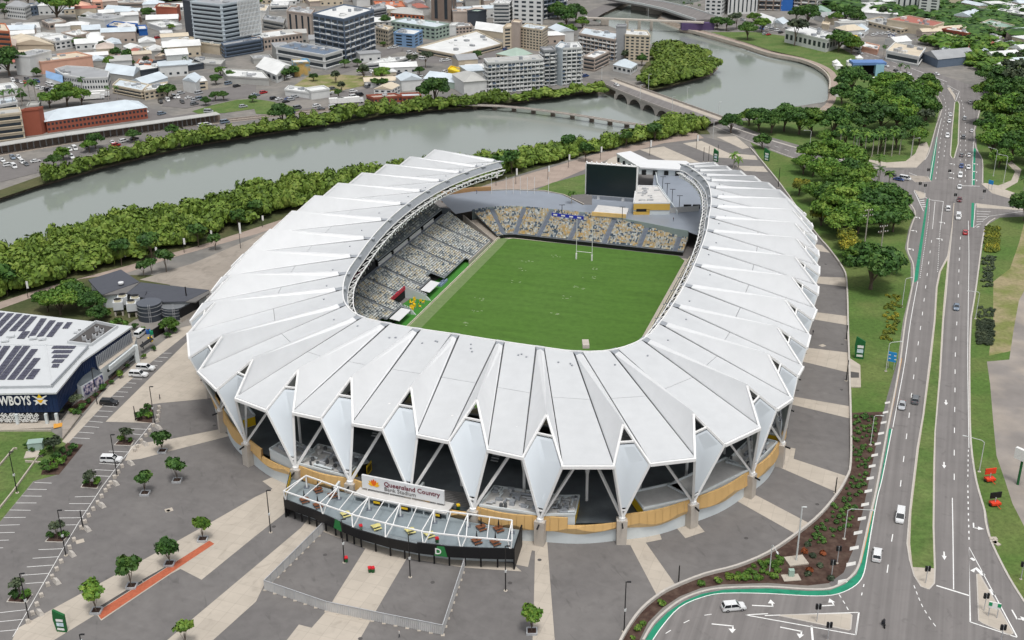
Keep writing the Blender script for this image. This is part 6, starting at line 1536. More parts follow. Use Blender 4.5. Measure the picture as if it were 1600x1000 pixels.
# vertical ribs of the cladding
for a_, c_, nm in ((C0, C1, 'front'),(C1, C2, 'side'),(C2, C3, 'side')):
 L_ = (c_ - a_).length; n_ = int(L_ / .9); b = MB()
 for i in range(n_): p = lerp(a_, c_, (i + .5) / n_); p = lerp(p, Vector((sum(q.x for q in P_) / 5, sum(q.y for q in P_) / 5, p.z)),.017); b.box((p.x, p.y, 3.0),(.14,.14, HT - 3.6), m_navy)
 b.build('cladding_ribs', tc, kind='stuff')
# roof with fall to a gutter, raised inner field
rc = [(p.x, p.y) for p in P_]; b = MB(); b.prism(rc, HT - .35, HT + .1, m_wroof); b.build('roof', tc)
inner_px = [(-170,606),(80,602),(138,540),(71,539),(-170,534)]
b = MB(); b.prism([(p.x, p.y) for p in GP(inner_px, HT + .9)], HT + .1, HT + .9, m_wroof); b.build('raised_roof', tc)
b = MB(); Q = GP([(80,602),(138,540)], HT + .95); b.beam(Q[0], Q[1],.3,.3, m_rimg); Q = GP([(-170,606),(80,602)], HT + .95); b.beam(Q[0], Q[1],.3,.2, m_wroof); b.build('gutter', tc)
b = MB(); b.beam(*GP([(80,602),(71,539)], HT + 1.0),.3,.2, m_wroof); b.beam(*GP([(-170,538),(71,539), ], HT + 1),.3,.2, m_wroof); b.beam(*GP([(71,539),(138,541)], HT + 1),.3,.2, m_wroof); b.build('ridge_cap', tc)
sm_ = MB(); sm_.box((0,0,0),(1,1,1), m_solar)
def solar(c00, c10, c01, nx, ny, z):
 """grid of panels from three photo corners"""
 A, B_, C_ = G(*c00, z), G(*c10, z), G(*c01, z); ux, uy = (B_ - A) / nx, (C_ - A) / ny
 for i in range(nx):
  for j in range(ny):
   p = A + ux * i + uy * j; g = .04
   q = [p + ux * g + uy * g, p + ux * (1 - g) + uy * g, p + ux * (1 - g) + uy * (1 - g), p + ux * g + uy * (1 - g)]
   yield [v + Vector((0,0,.12)) for v in q],[v + Vector((0,0,.2)) for v in q]
cells = []
zz_ = HT + .9
for strip in [((0,577 - 0),(8,577),(22,541)), ]: pass
def strips(x0, y0, x1, y1, w, rows, cols, z):
 """slanting column of panels from foot (x0,y0) to head (x1,y1)"""
 return solar((x0, y0),(x0 + w, y0),(x1, y1), cols, rows, z)
for (x0, y0, x1, y1, w, r_, c_) in [(-16,594,24,541,11.5,10,2),(-4 + 0,594,37,541,11.5,10,2),(11,594,49,546,11.5,9,2),(25,594,53,560,11.5,6,2),(40,593,52,577,12,3,2),(-32,594,6,541,11.5,10,2),(-46,594,-8,541,11.5,10,2),
                                      ]:
 cells += list(strips(x0, y0, x1, y1, w, r_, c_, zz_))
for (x0, y0, x1, y1, w, r_, c_) in [(80,575,83,569,11,1,2),(80,567.5,85,562,17,1,3),(80,560,85,554.5,24,1,4),(80,552.5,85,547.5,30,1,5),(80,545.5,84,541,36,1,6)]:
 cells += list(strips(x0, y0, x1, y1, w, r_, c_, zz_))
for (x0, y0, x1, y1, w, r_, c_) in [(-24,527,12,490,11,6,2),(-8,526,26,491,10,6,2),(-38,527,-2,489,11,6,2),(14,518,38,493,10,4,2),(28,518,49,495,10,4,2),(43,528,64,498,10,5,2),(57,527,78,501,10,4,2),(72,527,90,504,10,4,2),(26,530,36,518,12,2,2),(97,514,105,504,9,2,2)]:
 cells += list(strips(x0, y0, x1, y1, w, r_, c_, HT + .1))
cells.sort(key=lambda c: (c[1][0] - Vector((0,0, CAM_H))).length)
rest = MB()
for i, (lo, hi) in enumerate(cells):
 b = MB() if i < 300 else rest
 b.hexa(lo, hi, m_solar)
 if i < 300: b.build('solar_panel', tc)
if rest.f: rest.build('solar_panels', tc, kind='stuff')
# sunken plant deck
b = MB(); q = GP([(106,537),(150,505),(184,512),(143,541)], HT + .14); b.flat(q, HT + .14, m_asphd)
for i in range(4): b.beam(q[i] + Vector((0,0,.4)), q[(i + 1) % 4] + Vector((0,0,.4)),.35,.9, m_wroof)
b.build('plant_deck', tc)
for (x, y) in ((132,531),(139,537),(148,528),(153,530),(158,526),(160,520),(152,517)): b = MB(); p = G(x, y, HT + .2); b.box(tuple(p),(1.1,1.1,1.2), m_galv, .3); b.cyl((p.x, p.y, HT + 1.4),.4,.1,8, m_dark); b.build('roof_fan', tc)
for (x, y) in ((17,526),(52,529),(66,530),(8,533),(121,519),(128,517)): b = MB(); p = G(x, y, HT + .3); b.box(tuple(p),(2.0,1.4,.5), m_wroof, .3); b.build('roof_cowl', tc)
# lettering
d = (C1 - C0).normalized(); nf2 = Vector((d.y, -d.x, 0)); nf2 = nf2 if nf2.y < 0 else -nf2
def fz(x, y):
 """point of the front facade seen at photo point (x, y)"""
 dv = _fw + (x - 800) / CAM_F * _rt + (y - 500) / CAM_F * _dn; o_ = Vector((0,0, CAM_H)); q0 = C1 + nf2 * .15 - Vector((0,0,0)); k = (q0 - o_).dot(nf2) / dv.dot(nf2); return o_ + dv * k
t0, t1, tt_ = fz(-22,633.5), fz(49,631.5), fz(49,617.5); hh_ = (tt_ - t1).length
tx = text('COWBOYS', 'lettering', tc, t0, d, hh_ * 1.38, m_wpaint, bold=.07, ext=.08)
bpy.context.view_layer.update(); wd = max(v.co.x for v in tx.data.vertices)
if wd > 0:
 s_ = (t1 - t0).length / wd
 mb_ = tx.matrix_basis.copy(); mb_ = mb_ @ Matrix.Diagonal((s_, 1,1,1)); tx.matrix_basis = mb_
ec = fz(62.5,624); ux, uz = d, Vector((0,0,1)); sc_ = (fz(75,624) - fz(50,624)).length / 25
def ep(x, y, k=0): return ec + ux * ((x - 62.5) * sc_) + uz * ((624 - y) * sc_ * .92 / .9) + nf2 * (.03 + .03 * k)
b = MB()
b.poly([ep(x, y) for x, y in ((53,634),(55.5,628.5),(51,626),(59,624),(50.5,618),(52.5,617.5),(60,620.5),(65,620.5),(72.5,617.5),(74.5,618),(66,624),(74.5,626),(70,628.5),(72,634),(66,631),(62.5,634),(59,631))], m_wpaint)
b.build('emblem', tc)
b = MB(); b.poly([ep(x, y, 1) for x, y in ((62,614.5),(67,621.5),(58,621.5))], m_yellow); b.poly([ep(x, y, 1) for x, y in ((57,624.5),(68,624.5),(64,630),(61,630))], m_lot); b.build('emblem_star', tc)
# white pattern on the ground floor glass and columns
b = MB(); rn_ = random.Random(8)
for i in range(44):
 cx = -14 + i * 1.7;
 for k in range(2):
  cy = 652 + 5 * math.sin(i * .8 + k * 2.4) ; r1 = rn_.uniform(1.2,2.2)
  if cx + 2 > 62: continue
  a0 = [fz(cx + r1 * math.cos(t), cy + r1 * math.sin(t)) + nf2 * .2 for t in np.linspace(0,4.8,9)]
  for p, q in zip(a0[:-1], a0[1:]): b.beam(p, q, .16,.16, m_wpaint)
b.build('glass_pattern', tc, kind='stuff')
for x in (29,75,91): b = MB(); p = fz(x, 661); b.box((p.x, p.y - .4,0),(.7,.7,3.1), m_base); b.build('column', tc)
b = MB(); b.prism(GP([(-40,662),(95,658),(98,668),(-40,676)]),0,.3, m_conc); b.build('plinth', tc)
b = MB(); b.prism(GP([(84,664),(99,662),(97,668),(84,671)]),.3,.34, m_ochre); b.build('tactile_paving', tc)
b = MB(); b.prism(GP([(98,662),(106,650),(127,650),(98,688)]),0,.6, m_apron); b.build('entry_ramp', tc)
# side windows ribs, annex with screen, concrete portal
b = MB(); n_ = 22
for i in range(n_): p = lerp(C2, C3,.25 + .72 * i / n_); p = p + Vector((.3,-.4,0)); b.box((p.x, p.y, 4.4),(.35,.2, HT - 5.4), m_rimg)
b.build('window_fins', tc, kind='stuff')
ax_ = MB(); ax_.prism(GP([(160,600),(213,560),(216,548),(200,545),(150,585)]),0,4.4, m_base, mtop=m_conc); ax_.build('annex', tc)
b = MB(); p, q = G(170,597), G(210,563); p, q = p + Vector((.3,-.3,0)), q + Vector((.3,-.3,0));
for z_ in (1.5,3.6): b.beam((p.x, p.y, z_),(q.x, q.y, z_),.3,.8, m_glass)
b.build('strip_window', tc)
b = MB(); b.beam((p.x + 1, p.y - 1,4.9),(q.x + 1, q.y - 1,4.9),.5,1.2, m_base); b.box((q.x + 1, q.y - 1,0),(1.2,1.0,5.4), m_base, .6); b.build('portal_frame', tc)
s0, s1 = G(130,626), G(164,604); b = MB(); b.prism([(s0.x, s0.y),(s1.x, s1.y),(s1.x - 5, s1.y + 4),(s0.x - 5, s0.y + 4)],0,4.3, m_base, mtop=m_deck); b.build('screen_block', tc)
dd_ = (s1 - s0).normalized(); n3 = Vector((dd_.y, -dd_.x, 0)); a_, c_ = s0 + dd_ * .7 + n3 * .15, s1 - dd_ * .5 + n3 * .15
SM = mat('screen_picture',(.03,.04,.13),.4,.3,.6, col2=(.62,.55,.62), scale2=1.1)
b = MB(); b.beam((a_.x, a_.y, 2.4),(c_.x, c_.y, 2.4),.2,3.0, SM); b.build('video_panel', tc)
# ================================================================== pavilion with dark roofs, tanks and cooling towers
m_slate2 = mat('charcoal_roof',(0.075,0.08,0.095),0.6,0.05,.4); m_slate3 = mat('mid_grey_roof',(0.15,0.145,0.14),0.7,0.05,.4)
pv = empty('dark_roofed_pavilion', tuple(G(190,458)), label='low pavilion with folded charcoal roofs beside the mangroves', cat='building')
def roofpoly(px, zs, m, nm):
 pts = [G(x, y, z) for (x, y), z in zip(px, zs)]; b = MB(); n_ = len(pts); c_ = sum(pts, Vector()) / n_;
 b.mesh(pts + [p - Vector((0,0,.4)) for p in pts],[tuple(range(n_)), tuple(range(n_, 2 * n_))[::-1]] + [(i, n_ + i, n_ + (i + 1) % n_, (i + 1) % n_) for i in range(n_)], m); b.build(nm, pv)
roofpoly([(137.5,437),(152.5,454),(189,421)],[5,5,6.5], m_slate2, 'roof_plane'); roofpoly([(152.5,454),(160,460.5),(217.5,440),(189,421)],[5,5,5,6.5], m_slate2, 'roof_plane')
roofpoly([(160,461),(197.5,458),(219,440.5)],[4.8,4.8,5], m_slate3, 'roof_plane')
roofpoly([(197.5,458),(225,465),(229,455),(220,441)],[4.9,4.9,6.2,5], m_slate2, 'roof_plane'); roofpoly([(225,465),(255,471.5),(290,471),(327,453),(220,441),(229,455)],[4.9,4.9,4.9,5,5,5.9], m_slate2, 'roof_plane'); roofpoly([(290,471.5),(306,471.5),(327,458),(327,453.5)],[4.8,4.8,4.8,5], m_slate3, 'roof_plane')
for px in ([(142,442),(163,463),(192,462),(215,444),(188,428)],[(222,450),(228,466),(255,474),(300,474),(322,460)]):
 b = MB(); b.prism([(p.x, p.y) for p in GP(px, 4)],0,4.5, m_base); b.build('wall', pv)
b = MB(); q = G(291,462,5); b.tube([q, q + Vector((0,0,3))],.2,6, m_pole); b.build('flue', pv)
b = MB(); b.cyl(tuple(G(189,443,5.6)),.9,.5,10, m_fold); b.build('roof_cowl', pv)
m_tank = mat('dark_steel_tank',(0.045,0.055,0.07),0.4,.08,.6, spec=.4); m_tanktop = mat('tank_lid_grey',(0.17,0.18,0.19),.6,.05,1)
for (x, y, rp, y1, lab, mt) in ((236,497,18,472, 'dark steel water tank with a slate lid, the left of the pair', mat('tank_lid_slate',(.10,.11,.13),.6,.05,1)),(273,494,18.5,476, 'dark steel water tank with a pale grey lid, the right of the pair', m_tanktop)):
 P = G(x, y); h_ = hgt(x, y, y1) ; r_ = rp / 1810 * (P - Vector((0,0, CAM_H))).length; o = lempty('water_tank', tuple(P), label=lab, cat='water tank')
 b = MB(); b.cyl((0,0,0), r_, h_, 28, m_tank, mtop=mt); b.build('tank_shell', o)
 for z_ in (.35,.6,.85): b = MB(); b.cyl((0,0, h_ * z_), r_ + .06,.12,28, m_galv, mtop=m_galv); b.build('hoop', o)
 b = MB(); b.beam((.8,-r_ - .3,0),(.8,-r_ - .3, h_ + .8),.08,.08, m_galv); b.beam((1.4,-r_ - .3,0),(1.4,-r_ - .3, h_ + .8),.08,.08, m_galv)
 for i in range(12): b.beam((.8,-r_ - .3,.3 + i * .5),(1.4,-r_ - .3,.3 + i * .5),.05,.05, m_galv)
 b.build('ladder', o)
for (x, y, lab) in ((187,492, 'pale cooling tower on concrete legs, front left of four'),(208,494, 'pale cooling tower on concrete legs, front right of four'),(194,484, 'pale cooling tower with a round fan, rear left of four'),(214,486, 'pale cooling tower with a round fan, rear right of four')):
 o = lempty('cooling_tower', tuple(G(x, y)),.25, lab, 'cooling tower')
 for sx in (-1,1):
  for sy in (-1,1): b = MB(); b.box((sx * 1.1, sy * .9,0),(.5,.5,1.6), m_pier); b.build('leg', o)
 b = MB(); b.box((0,0,1.6),(2.9,2.4,.5), m_black); b.box((0,0,2.1),(3.0,2.5,2.6), m_wroof); b.build('casing', o)
 b = MB(); b.cyl((0,0,4.7),1.15,.7,16, mat('cream_fan_ring',(.66,.60,.44)), mtop=m_dark); b.build('fan_cowl', o)
b = MB(); b.beam(*[Vector((p.x, p.y, 2.8)) for p in (G(283,503), G(312,487))],.4,3.0, m_black); b.beam(*[Vector((p.x, p.y, .7)) for p in (G(283,503), G(312,487))],.5,1.4, m_pier); b.build('black_screen_wall', label='black screen wall on a pale base touching the roof edge at left', cat='wall')
b = MB(); b.prism([(p.x, p.y) for p in GP([(221,543),(240,530),(236,527),(218,540)],2.4)],2.3,2.5, m_black)
for (x, y) in ((224,545),(236,535)): b.box(tuple(G(x, y)),(.2,.2,2.4), m_black)
b.build('small_shelter', label='small black flat shelter at the top of the car park', cat='shelter')
b = MB(); b.beam(*[Vector((p.x, p.y, 1.4)) for p in (G(241,528), G(257,518))],.3,2.8, m_black); b.build('black_bin_screen', label='black screen wall beside the bins', cat='wall')
for (x, y, mm_, l_) in ((232,521, mat('bin_blue',(.02,.10,.35)), 'blue wheeled bin beside the black screen'),(238,522, mat('bin_teal',(.02,.3,.15)), 'green wheeled bin beside the black screen'),(235,533, m_yellow, 'yellow topped cage near the black shelter')):
 b = MB(); b.box(tuple(G(x, y)),(1.3,1.1,1.2), mm_, .5); b.cyl((G(x, y).x, G(x, y).y, 1.2),.3,.15,8, m_black); b.build('bin', label=l_, cat='bin')
for (x, y, k, s_) in [(95,492, 'broad0',1.1),(120,480, 'dark1',.95),(145,490, 'dark0',.8),(75,487, 'broad2',.8),(155,503, 'dark2',.6),(112,468, 'broad1',.8),(265,520, 'broad1',.55)]:
 tree(k, (x, y), sc=s_, label='leafy tree in the garden between the solar roof and the promenade at photo left' if x < 200 else 'light green tree standing in front of the right water tank', group='garden trees left of the pavilion' if x < 200 else None)
for (x, y, s_) in [(175,512,1.5),(185,508,1.6),(195,511,1.4),(210,514,1.3),(223,519,1.3),(165,497,2),(60,470,2),(225,560,1),(240,548,1),(262,528,1.2),(272,520,1.3)]:
 tree('bush%d' % (x % 2),(x, y), sc=s_, label='rounded bush in the planting near the cooling towers', cat='bush', name='bush', group='bushes near the cooling towers')
for (x, y, s_) in [(260,425,1.2),(237,404,1.4),(310,386,1.3),(337,391,.9),(373,360,1.2),(190,415,1.4),(238,428,.8),(225,432,.8),(12,462,1.6),(400,345,1.2),(690,300,1.1),(708,297,1.1),(725,293,1.1),(740,288,1.1),(780,280,1.5),(800,272,1.5),(889,240,1.3),(915,252,1.3),(978,232,1.2),(1023,221,1.3)]:
 tree('plant%d' % (x % 2),(x, y), sc=s_ * 1.3, label='small dark round tree beside the riverside promenade', name='promenade_tree', group='dark round trees along the promenade')
# ================================================================== bridges
def deckribbon(px, w, z0, z1, m, nm, parent, zs=None):
 P = [G(x, y, zs if zs is not None else z1) for x, y in px]; b = MB(); a_ = offset(P, w / 2); c_ = offset(P, -w / 2)
 for i in range(len(P) - 1):
  j = i + 1; b.hexa([(c_[i].x, c_[i].y, z0),(c_[j].x, c_[j].y, z0),(a_[j].x, a_[j].y, z0),(a_[i].x, a_[i].y, z0)],[(c_[i].x, c_[i].y, z1),(c_[j].x, c_[j].y, z1),(a_[j].x, a_[j].y, z1),(a_[i].x, a_[i].y, z1)], m)
 b.build(nm, parent)
m_bridge = mat('bridge_concrete',(0.36,0.33,0.30),.9,.15,.5)
BZ = 2.6
br = empty('arch_bridge', tuple(G(1010,160,0)), label='concrete road bridge with four arches crossing the river', cat='bridge')
nearL = [(937,130),(960,140),(1000,156.5),(1040,172),(1104,193.5)]; farL = [(960,124),(985,133),(1025,147),(1075,165),(1131,185)]
NLp, FLp = [G(x, y, BZ) for x, y in nearL],[G(x, y, BZ) for x, y in farL]
b = MB()
for i in range(4): b.hexa([tuple(p)[:2] + (BZ - .6,) for p in (NLp[i], NLp[i + 1], FLp[i + 1], FLp[i])],[tuple(p) for p in (NLp[i], NLp[i + 1], FLp[i + 1], FLp[i])], m_bridge)
b.build('deck', br)
b = MB(); b.flat([lerp(NLp[i], FLp[i],.12) for i in range(5)] + [lerp(NLp[i], FLp[i],.68) for i in range(4,-1,-1)], BZ + .03, m_road); b.build('roadway', br)
b = MB(); b.flat([lerp(NLp[i], FLp[i],.72) for i in range(5)] + [lerp(NLp[i], FLp[i],.97) for i in range(4,-1,-1)], BZ + .04, m_conc); b.build('footway', br)
for arr in (NLp, FLp):
 b = MB()
 for p, q in zip(arr[:-1], arr[1:]): b.beam(p + Vector((0,0,.5)), q + Vector((0,0,.5)),.35,1.0, m_bridge)
 b.build('parapet', br)
# spandrel walls with arches
for arr in (NLp, FLp):
 A0, A1 = (G(962,141, BZ), G(1048,175, BZ)) if arr is NLp else (G(985,133, BZ), G(1090,170, BZ)); b = MB(); n_ = 4; L = A1 - A0; L.z = 0
 for k in range(n_):
  for j in range(12):
   t0, t1 = (k + j / 12) / n_, (k + (j + 1) / 12) / n_
   def az(t): u = (t * n_ - k); u = min(max((u - .08) / .84,0),1); return WZ + (BZ - 1.0 - WZ) * math.sqrt(max(0,1 - (2 * u - 1) ** 2)) if .0 < u < 1 else WZ
   p, q = A0 + L * t0, A0 + L * t1; b.poly([(p.x, p.y, az(t0)),(q.x, q.y, az(t1)),(q.x, q.y, BZ),(p.x, p.y, BZ)], m_bridge)
 b.build('arched_wall', br)
for k in range(5):
 p, q = lerp(G(962,141, BZ), G(1048,175, BZ), k / 4), lerp(G(985,133, BZ), G(1090,170, BZ), k / 4); b = MB(); b.beam((p.x, p.y, WZ + 1.2),(q.x, q.y, WZ + 1.2),1.6,3.4, m_bridge); b.build('pier', br)
for (x, y, t) in ((940,128,112),(1013,141,121),(1073,162,144),(1122,186,162),(1114,217,192),(1000,158,140),(1050,178,160)):
 P = G(x, y, BZ if x < 1110 else 0); b = MB(); b.tube([P, P + Vector((0,0,9))],.12,6, m_lampw); b.box(tuple(P + Vector((.7,0,8.9))),(1.4,.2,.12), m_lampw); b.build('bridge_lamp', label='slim lamp standing on the arched bridge', cat='street lamp', group='lamps on the arched bridge')
fb_px = [(700,162),(740,163),(780,164.5),(820,168),(860,173),(900,178.5),(940,185),(975,190.5),(1008,195)]
ob = empty('old_rail_bridge', tuple(G(860,175,-1)), label='narrow old low bridge on stubby piers curving over the river', cat='bridge')
deckribbon(fb_px, 2.2,.0,.7, mat('old_bridge_brown',(.50,.44,.39),.9,.2,.5), 'deck', ob); deckribbon([(x, y - .7) for x, y in fb_px],.3,.7,1.1, m_bridge, 'rail', ob); deckribbon([(x, y + 1.2) for x, y in fb_px],.3,.7,1.1, m_bridge, 'rail', ob)
for i in range(11):
 t = i / 10 * 7.6 + .3; k = int(t); x, y = lerp(Vector(fb_px[k]), Vector(fb_px[k + 1]), t - k); P = G(x, y, 0); b = MB(); b.box((P.x, P.y, WZ - 1),(2.4,2.6,3.5), mat('weathered_pier',(.17,.14,.12),.9,.2,.6)); b.box((P.x, P.y, WZ + 1.6),(3.0,3.2,.8), m_bridge); b.build('pier', ob)
hb = empty('footbridge', tuple(G(980,42,0)), label='slender grey footbridge on thin piers far up the river', cat='bridge')
deckribbon([(915,27),(950,28),(1000,30),(1050,32),(1100,34)],4,5,6, m_pier, 'deck', hb, 6)
for x, y, w_ in ((945,28,6),(980,29,2),(999,30,2),(1018,31,2)): P = G(x, y, 5); b = MB(); b.box((P.x, P.y, WZ - 1),(w_, 3,5 - WZ + 1), m_pier); b.build('pier', hb)
b = MB(); P = G(1090,33,6); b.box((P.x, P.y, 0),(24,6,5), mat('purple_mural',(.09,.06,.14))); b.build('end_wall', hb)
hw = empty('far_road_bridge', tuple(G(1020,10,0)), label='wide road bridge over the river at the top of the picture', cat='bridge')
deckribbon([(960,-6),(985,-1),(1020,5),(1056,13),(1108,30)],22,4,6, m_road, 'deck', hw, 6)
for s_ in (-11,11):
 P = offset([G(x, y, 6) for x, y in [(960,-6),(985,-1),(1020,5),(1056,13),(1108,30)]], s_); b = MB()
 for p, q in zip(P[:-1], P[1:]): b.beam((p.x, p.y, 6.2),(q.x, q.y, 6.2),.6,1.6, m_lampw)
 b.build('parapet', hw)
for x, y in ((1000,1),(1028,7)): P = G(x, y, 5); b = MB(); b.box((P.x, P.y, WZ - 1),(14,4,8), m_pier, -.6); b.build('pier', hw)
# ================================================================== city buildings
WC = {'W': (.62,.63,.62), 'C': (.55,.48,.37), 'P': (.60,.35,.26), 'Q': (.45,.38,.33), 'G': (.30,.31,.32), 'D': (.055,.065,.08), 'B': (.03,.13,.42), 'R': (.31,.095,.06), 'O': (.48,.17,.09), 'Y': (.75,.52,.03), 'T': (.33,.42,.36), 'L': (.20,.33,.52), 'N': (.22,.17,.14), 'S': (.50,.56,.60), 'E': (.25,.36,.30), 'X': (.36,.13,.10), 'Z': (.40,.40,.38), 'K': (.13,.17,.23)}
MM = {k: mat('wall_paint_' + k.lower(), v, .75,.09,.25, spec=.25) for k, v in WC.items()}
RM = {k: mat('roof_sheet_' + k.lower(), tuple(min(.68, c * 1.08) for c in v),.6,.14,.12, spec=.3, detail=8) for k, v in WC.items()}
m_mural = mat('mural_wall',(.02,.25,.45),.7,.3,.4, col2=(.45,.30,.10), scale2=.16)
MM['M'] = m_mural; RM['M'] = RM['W']
m_win = mat('window_glass_dark',(.03,.04,.05),.25,.2,.3, spec=.5)
def roof_h(x, y, yb):
 lo, hi = .5,160.
 for _ in range(40):
  z = (lo + hi) / 2; P = G(x, y, z); yy = PJ((P.x, P.y, 0))[1]
  if yy < yb: lo = z
  else: hi = z
 return lo
rb = random.Random(21)
def building(px, base, wc, rc, typ, win, lab, hmin=3):
 i = 0
 if isinstance(base, str) and ':' in base: i, base = base.split(':'); i = int(i)
 H = roof_h(px[i][0], px[i][1], float(base)); H = max(hmin, H)
 P = [G(x, y, H) for x, y in px]
 if len(P) == 3: P.append(P[0] + P[2] - P[1])
 n = len(P); A = sum(P[k].x * P[(k + 1) % n].y - P[(k + 1) % n].x * P[k].y for k in range(n))
 if A < 0: P = [P[1], P[0]] + P[:1:-1]
 c = sum(P, Vector()) / n; o = empty('building',(c.x, c.y, 0), label=lab, cat='building')
 P2 = [(p.x, p.y) for p in P]; wm, rm = MM[wc], RM[rc]
 b = MB(); b.prism(P2,0, H - (.1 if typ == 'f' else 0), wm, cap=typ == 'f', mtop=rm); b.build('wall', o)
 b = MB(); ov = [c + (p - c) * 1.03 for p in P]
 if typ == 'f':
  for k in range(n): p, q = P[k], P[(k + 1) % n]; b.beam((p.x, p.y, H + .25),(q.x, q.y, H + .25),.5,.9, wm)
  b.build('parapet', o)
  L = (P[1] - P[0]).length * (P[2] - P[1]).length
  if L > 120:
   s_ = MB(); ux, uy = P[1] - P[0], P[-1] - P[0]
   for _ in range(int(min(9,2 + L / 150))): q = P[0] + ux * rb.uniform(.12,.85) + uy * rb.uniform(.12,.85); s_.box((q.x, q.y, H - .1),(rb.uniform(1.2,4), rb.uniform(1,3), rb.uniform(.7,2.0)), rb.choice([m_galv, RM['W'], RM['G'], m_rimg]), math.atan2(ux.y, ux.x))
   s_.build('roof_plant', o, kind='stuff')
 else:
  long_ = (ov[1] - ov[0]).length > (ov[2] - ov[1]).length; q = ov if long_ else ov[1:] + ov[:1]
  m0, m1 = (q[0] + q[3]) / 2,(q[1] + q[2]) / 2; wd = (q[3] - q[0]).length; rise = min(wd * (.17 if typ == 'g' else .22),3.6); d_ = (m1 - m0)
  if typ == 'h': t = min(.45, wd * .5 / d_.length); m0, m1 = m0 + d_ * t, m1 - d_ * t
  m0, m1 = m0 + Vector((0,0, rise)), m1 + Vector((0,0, rise)); b.mesh(q + [m0, m1],[(0,1,5,4),(2,3,4,5),(1,2,5),(3,0,4),(3,2,1,0)], rm if typ == 'h' else rm)
  b.build('roof', o)
 if win:
  st, rest = win[0], win[1:]; R_, C_ = (rest.split('x') + ['0'])[:2]; R_, C_ = int(R_), int(C_); W_ = MB(); BL = MB(); L0 = max((P[(k + 1) % n] - P[k]).length for k in range(n)); fh = (H - .8) / R_
  for k in range(n):
   p, q = P[k], P[(k + 1) % n]; t = (q - p); L = t.length
   if L < 3: continue
   t /= L; nn = Vector((t.y, -t.x, 0))
   if nn.y > .35: continue
   for r in range(R_):
    z0 = .5 + r * fh + fh * .28; z1 = z0 + fh * .48
    if st == 'b': spans = [(.04,.96)]
    elif st == 'v': spans = []
    else: m_ = max(1, round(C_ * L / L0)); spans = [((j + .22) / m_, (j + .78) / m_) for j in range(m_)] if st == 'w' else [((j + .08) / m_, (j + .88) / m_) for j in range(m_)]
    for s0, s1 in spans:
     a_, e_ = p + t * (L * s0), p + t * (L * s1); o_ = nn * .06; b_ = W_ if not (st == 'c' and False) else BL
     W_.poly([(a_.x + o_.x, a_.y + o_.y, z0),(e_.x + o_.x, e_.y + o_.y, z0),(e_.x + o_.x, e_.y + o_.y, z1),(a_.x + o_.x, a_.y + o_.y, z1)], m_win)
     if st == 'c':
      o2 = nn * .9; zb_ = z0 - fh * .22; BL.beam((a_.x + o2.x * .5, a_.y + o2.y * .5, zb_),(e_.x + o2.x * .5, e_.y + o2.y * .5, zb_),1.2,.25, RM['W'])
      if rb.random() < .7: h_ = lerp(a_, e_, rb.choice([0,.4])); g_ = lerp(a_, e_, rb.choice([.6,1])); BL.beam((h_.x + o2.x, h_.y + o2.y, zb_ + .6),(g_.x + o2.x, g_.y + o2.y, zb_ + .6),.12,1.0, rb.choice([RM['W'], RM['W'], RM['G'], MM['K']]))
    if st == 'b': a_, e_ = p + nn * .25, q + nn * .25; BL.beam((a_.x, a_.y, z0 - fh * .1),(e_.x, e_.y, z0 - fh * .1),.5,.3, wm)
   if st == 'v':
    for j in range(C_): a_ = p + t * (L * (j + .5) / C_) + nn * .06; w2 = t * (L / C_ * .16); W_.poly([(a_.x - w2.x, a_.y - w2.y, 1.5),(a_.x + w2.x, a_.y + w2.y, 1.5),(a_.x + w2.x, a_.y + w2.y, H - 1.5),(a_.x - w2.x, a_.y - w2.y, H - 1.5)], m_win)
  if W_.f: W_.build('windows', o, kind='stuff')
  if BL.f: BL.build('balconies' if st == 'c' else 'sill_bands', o, kind='stuff')
 return o, P, H
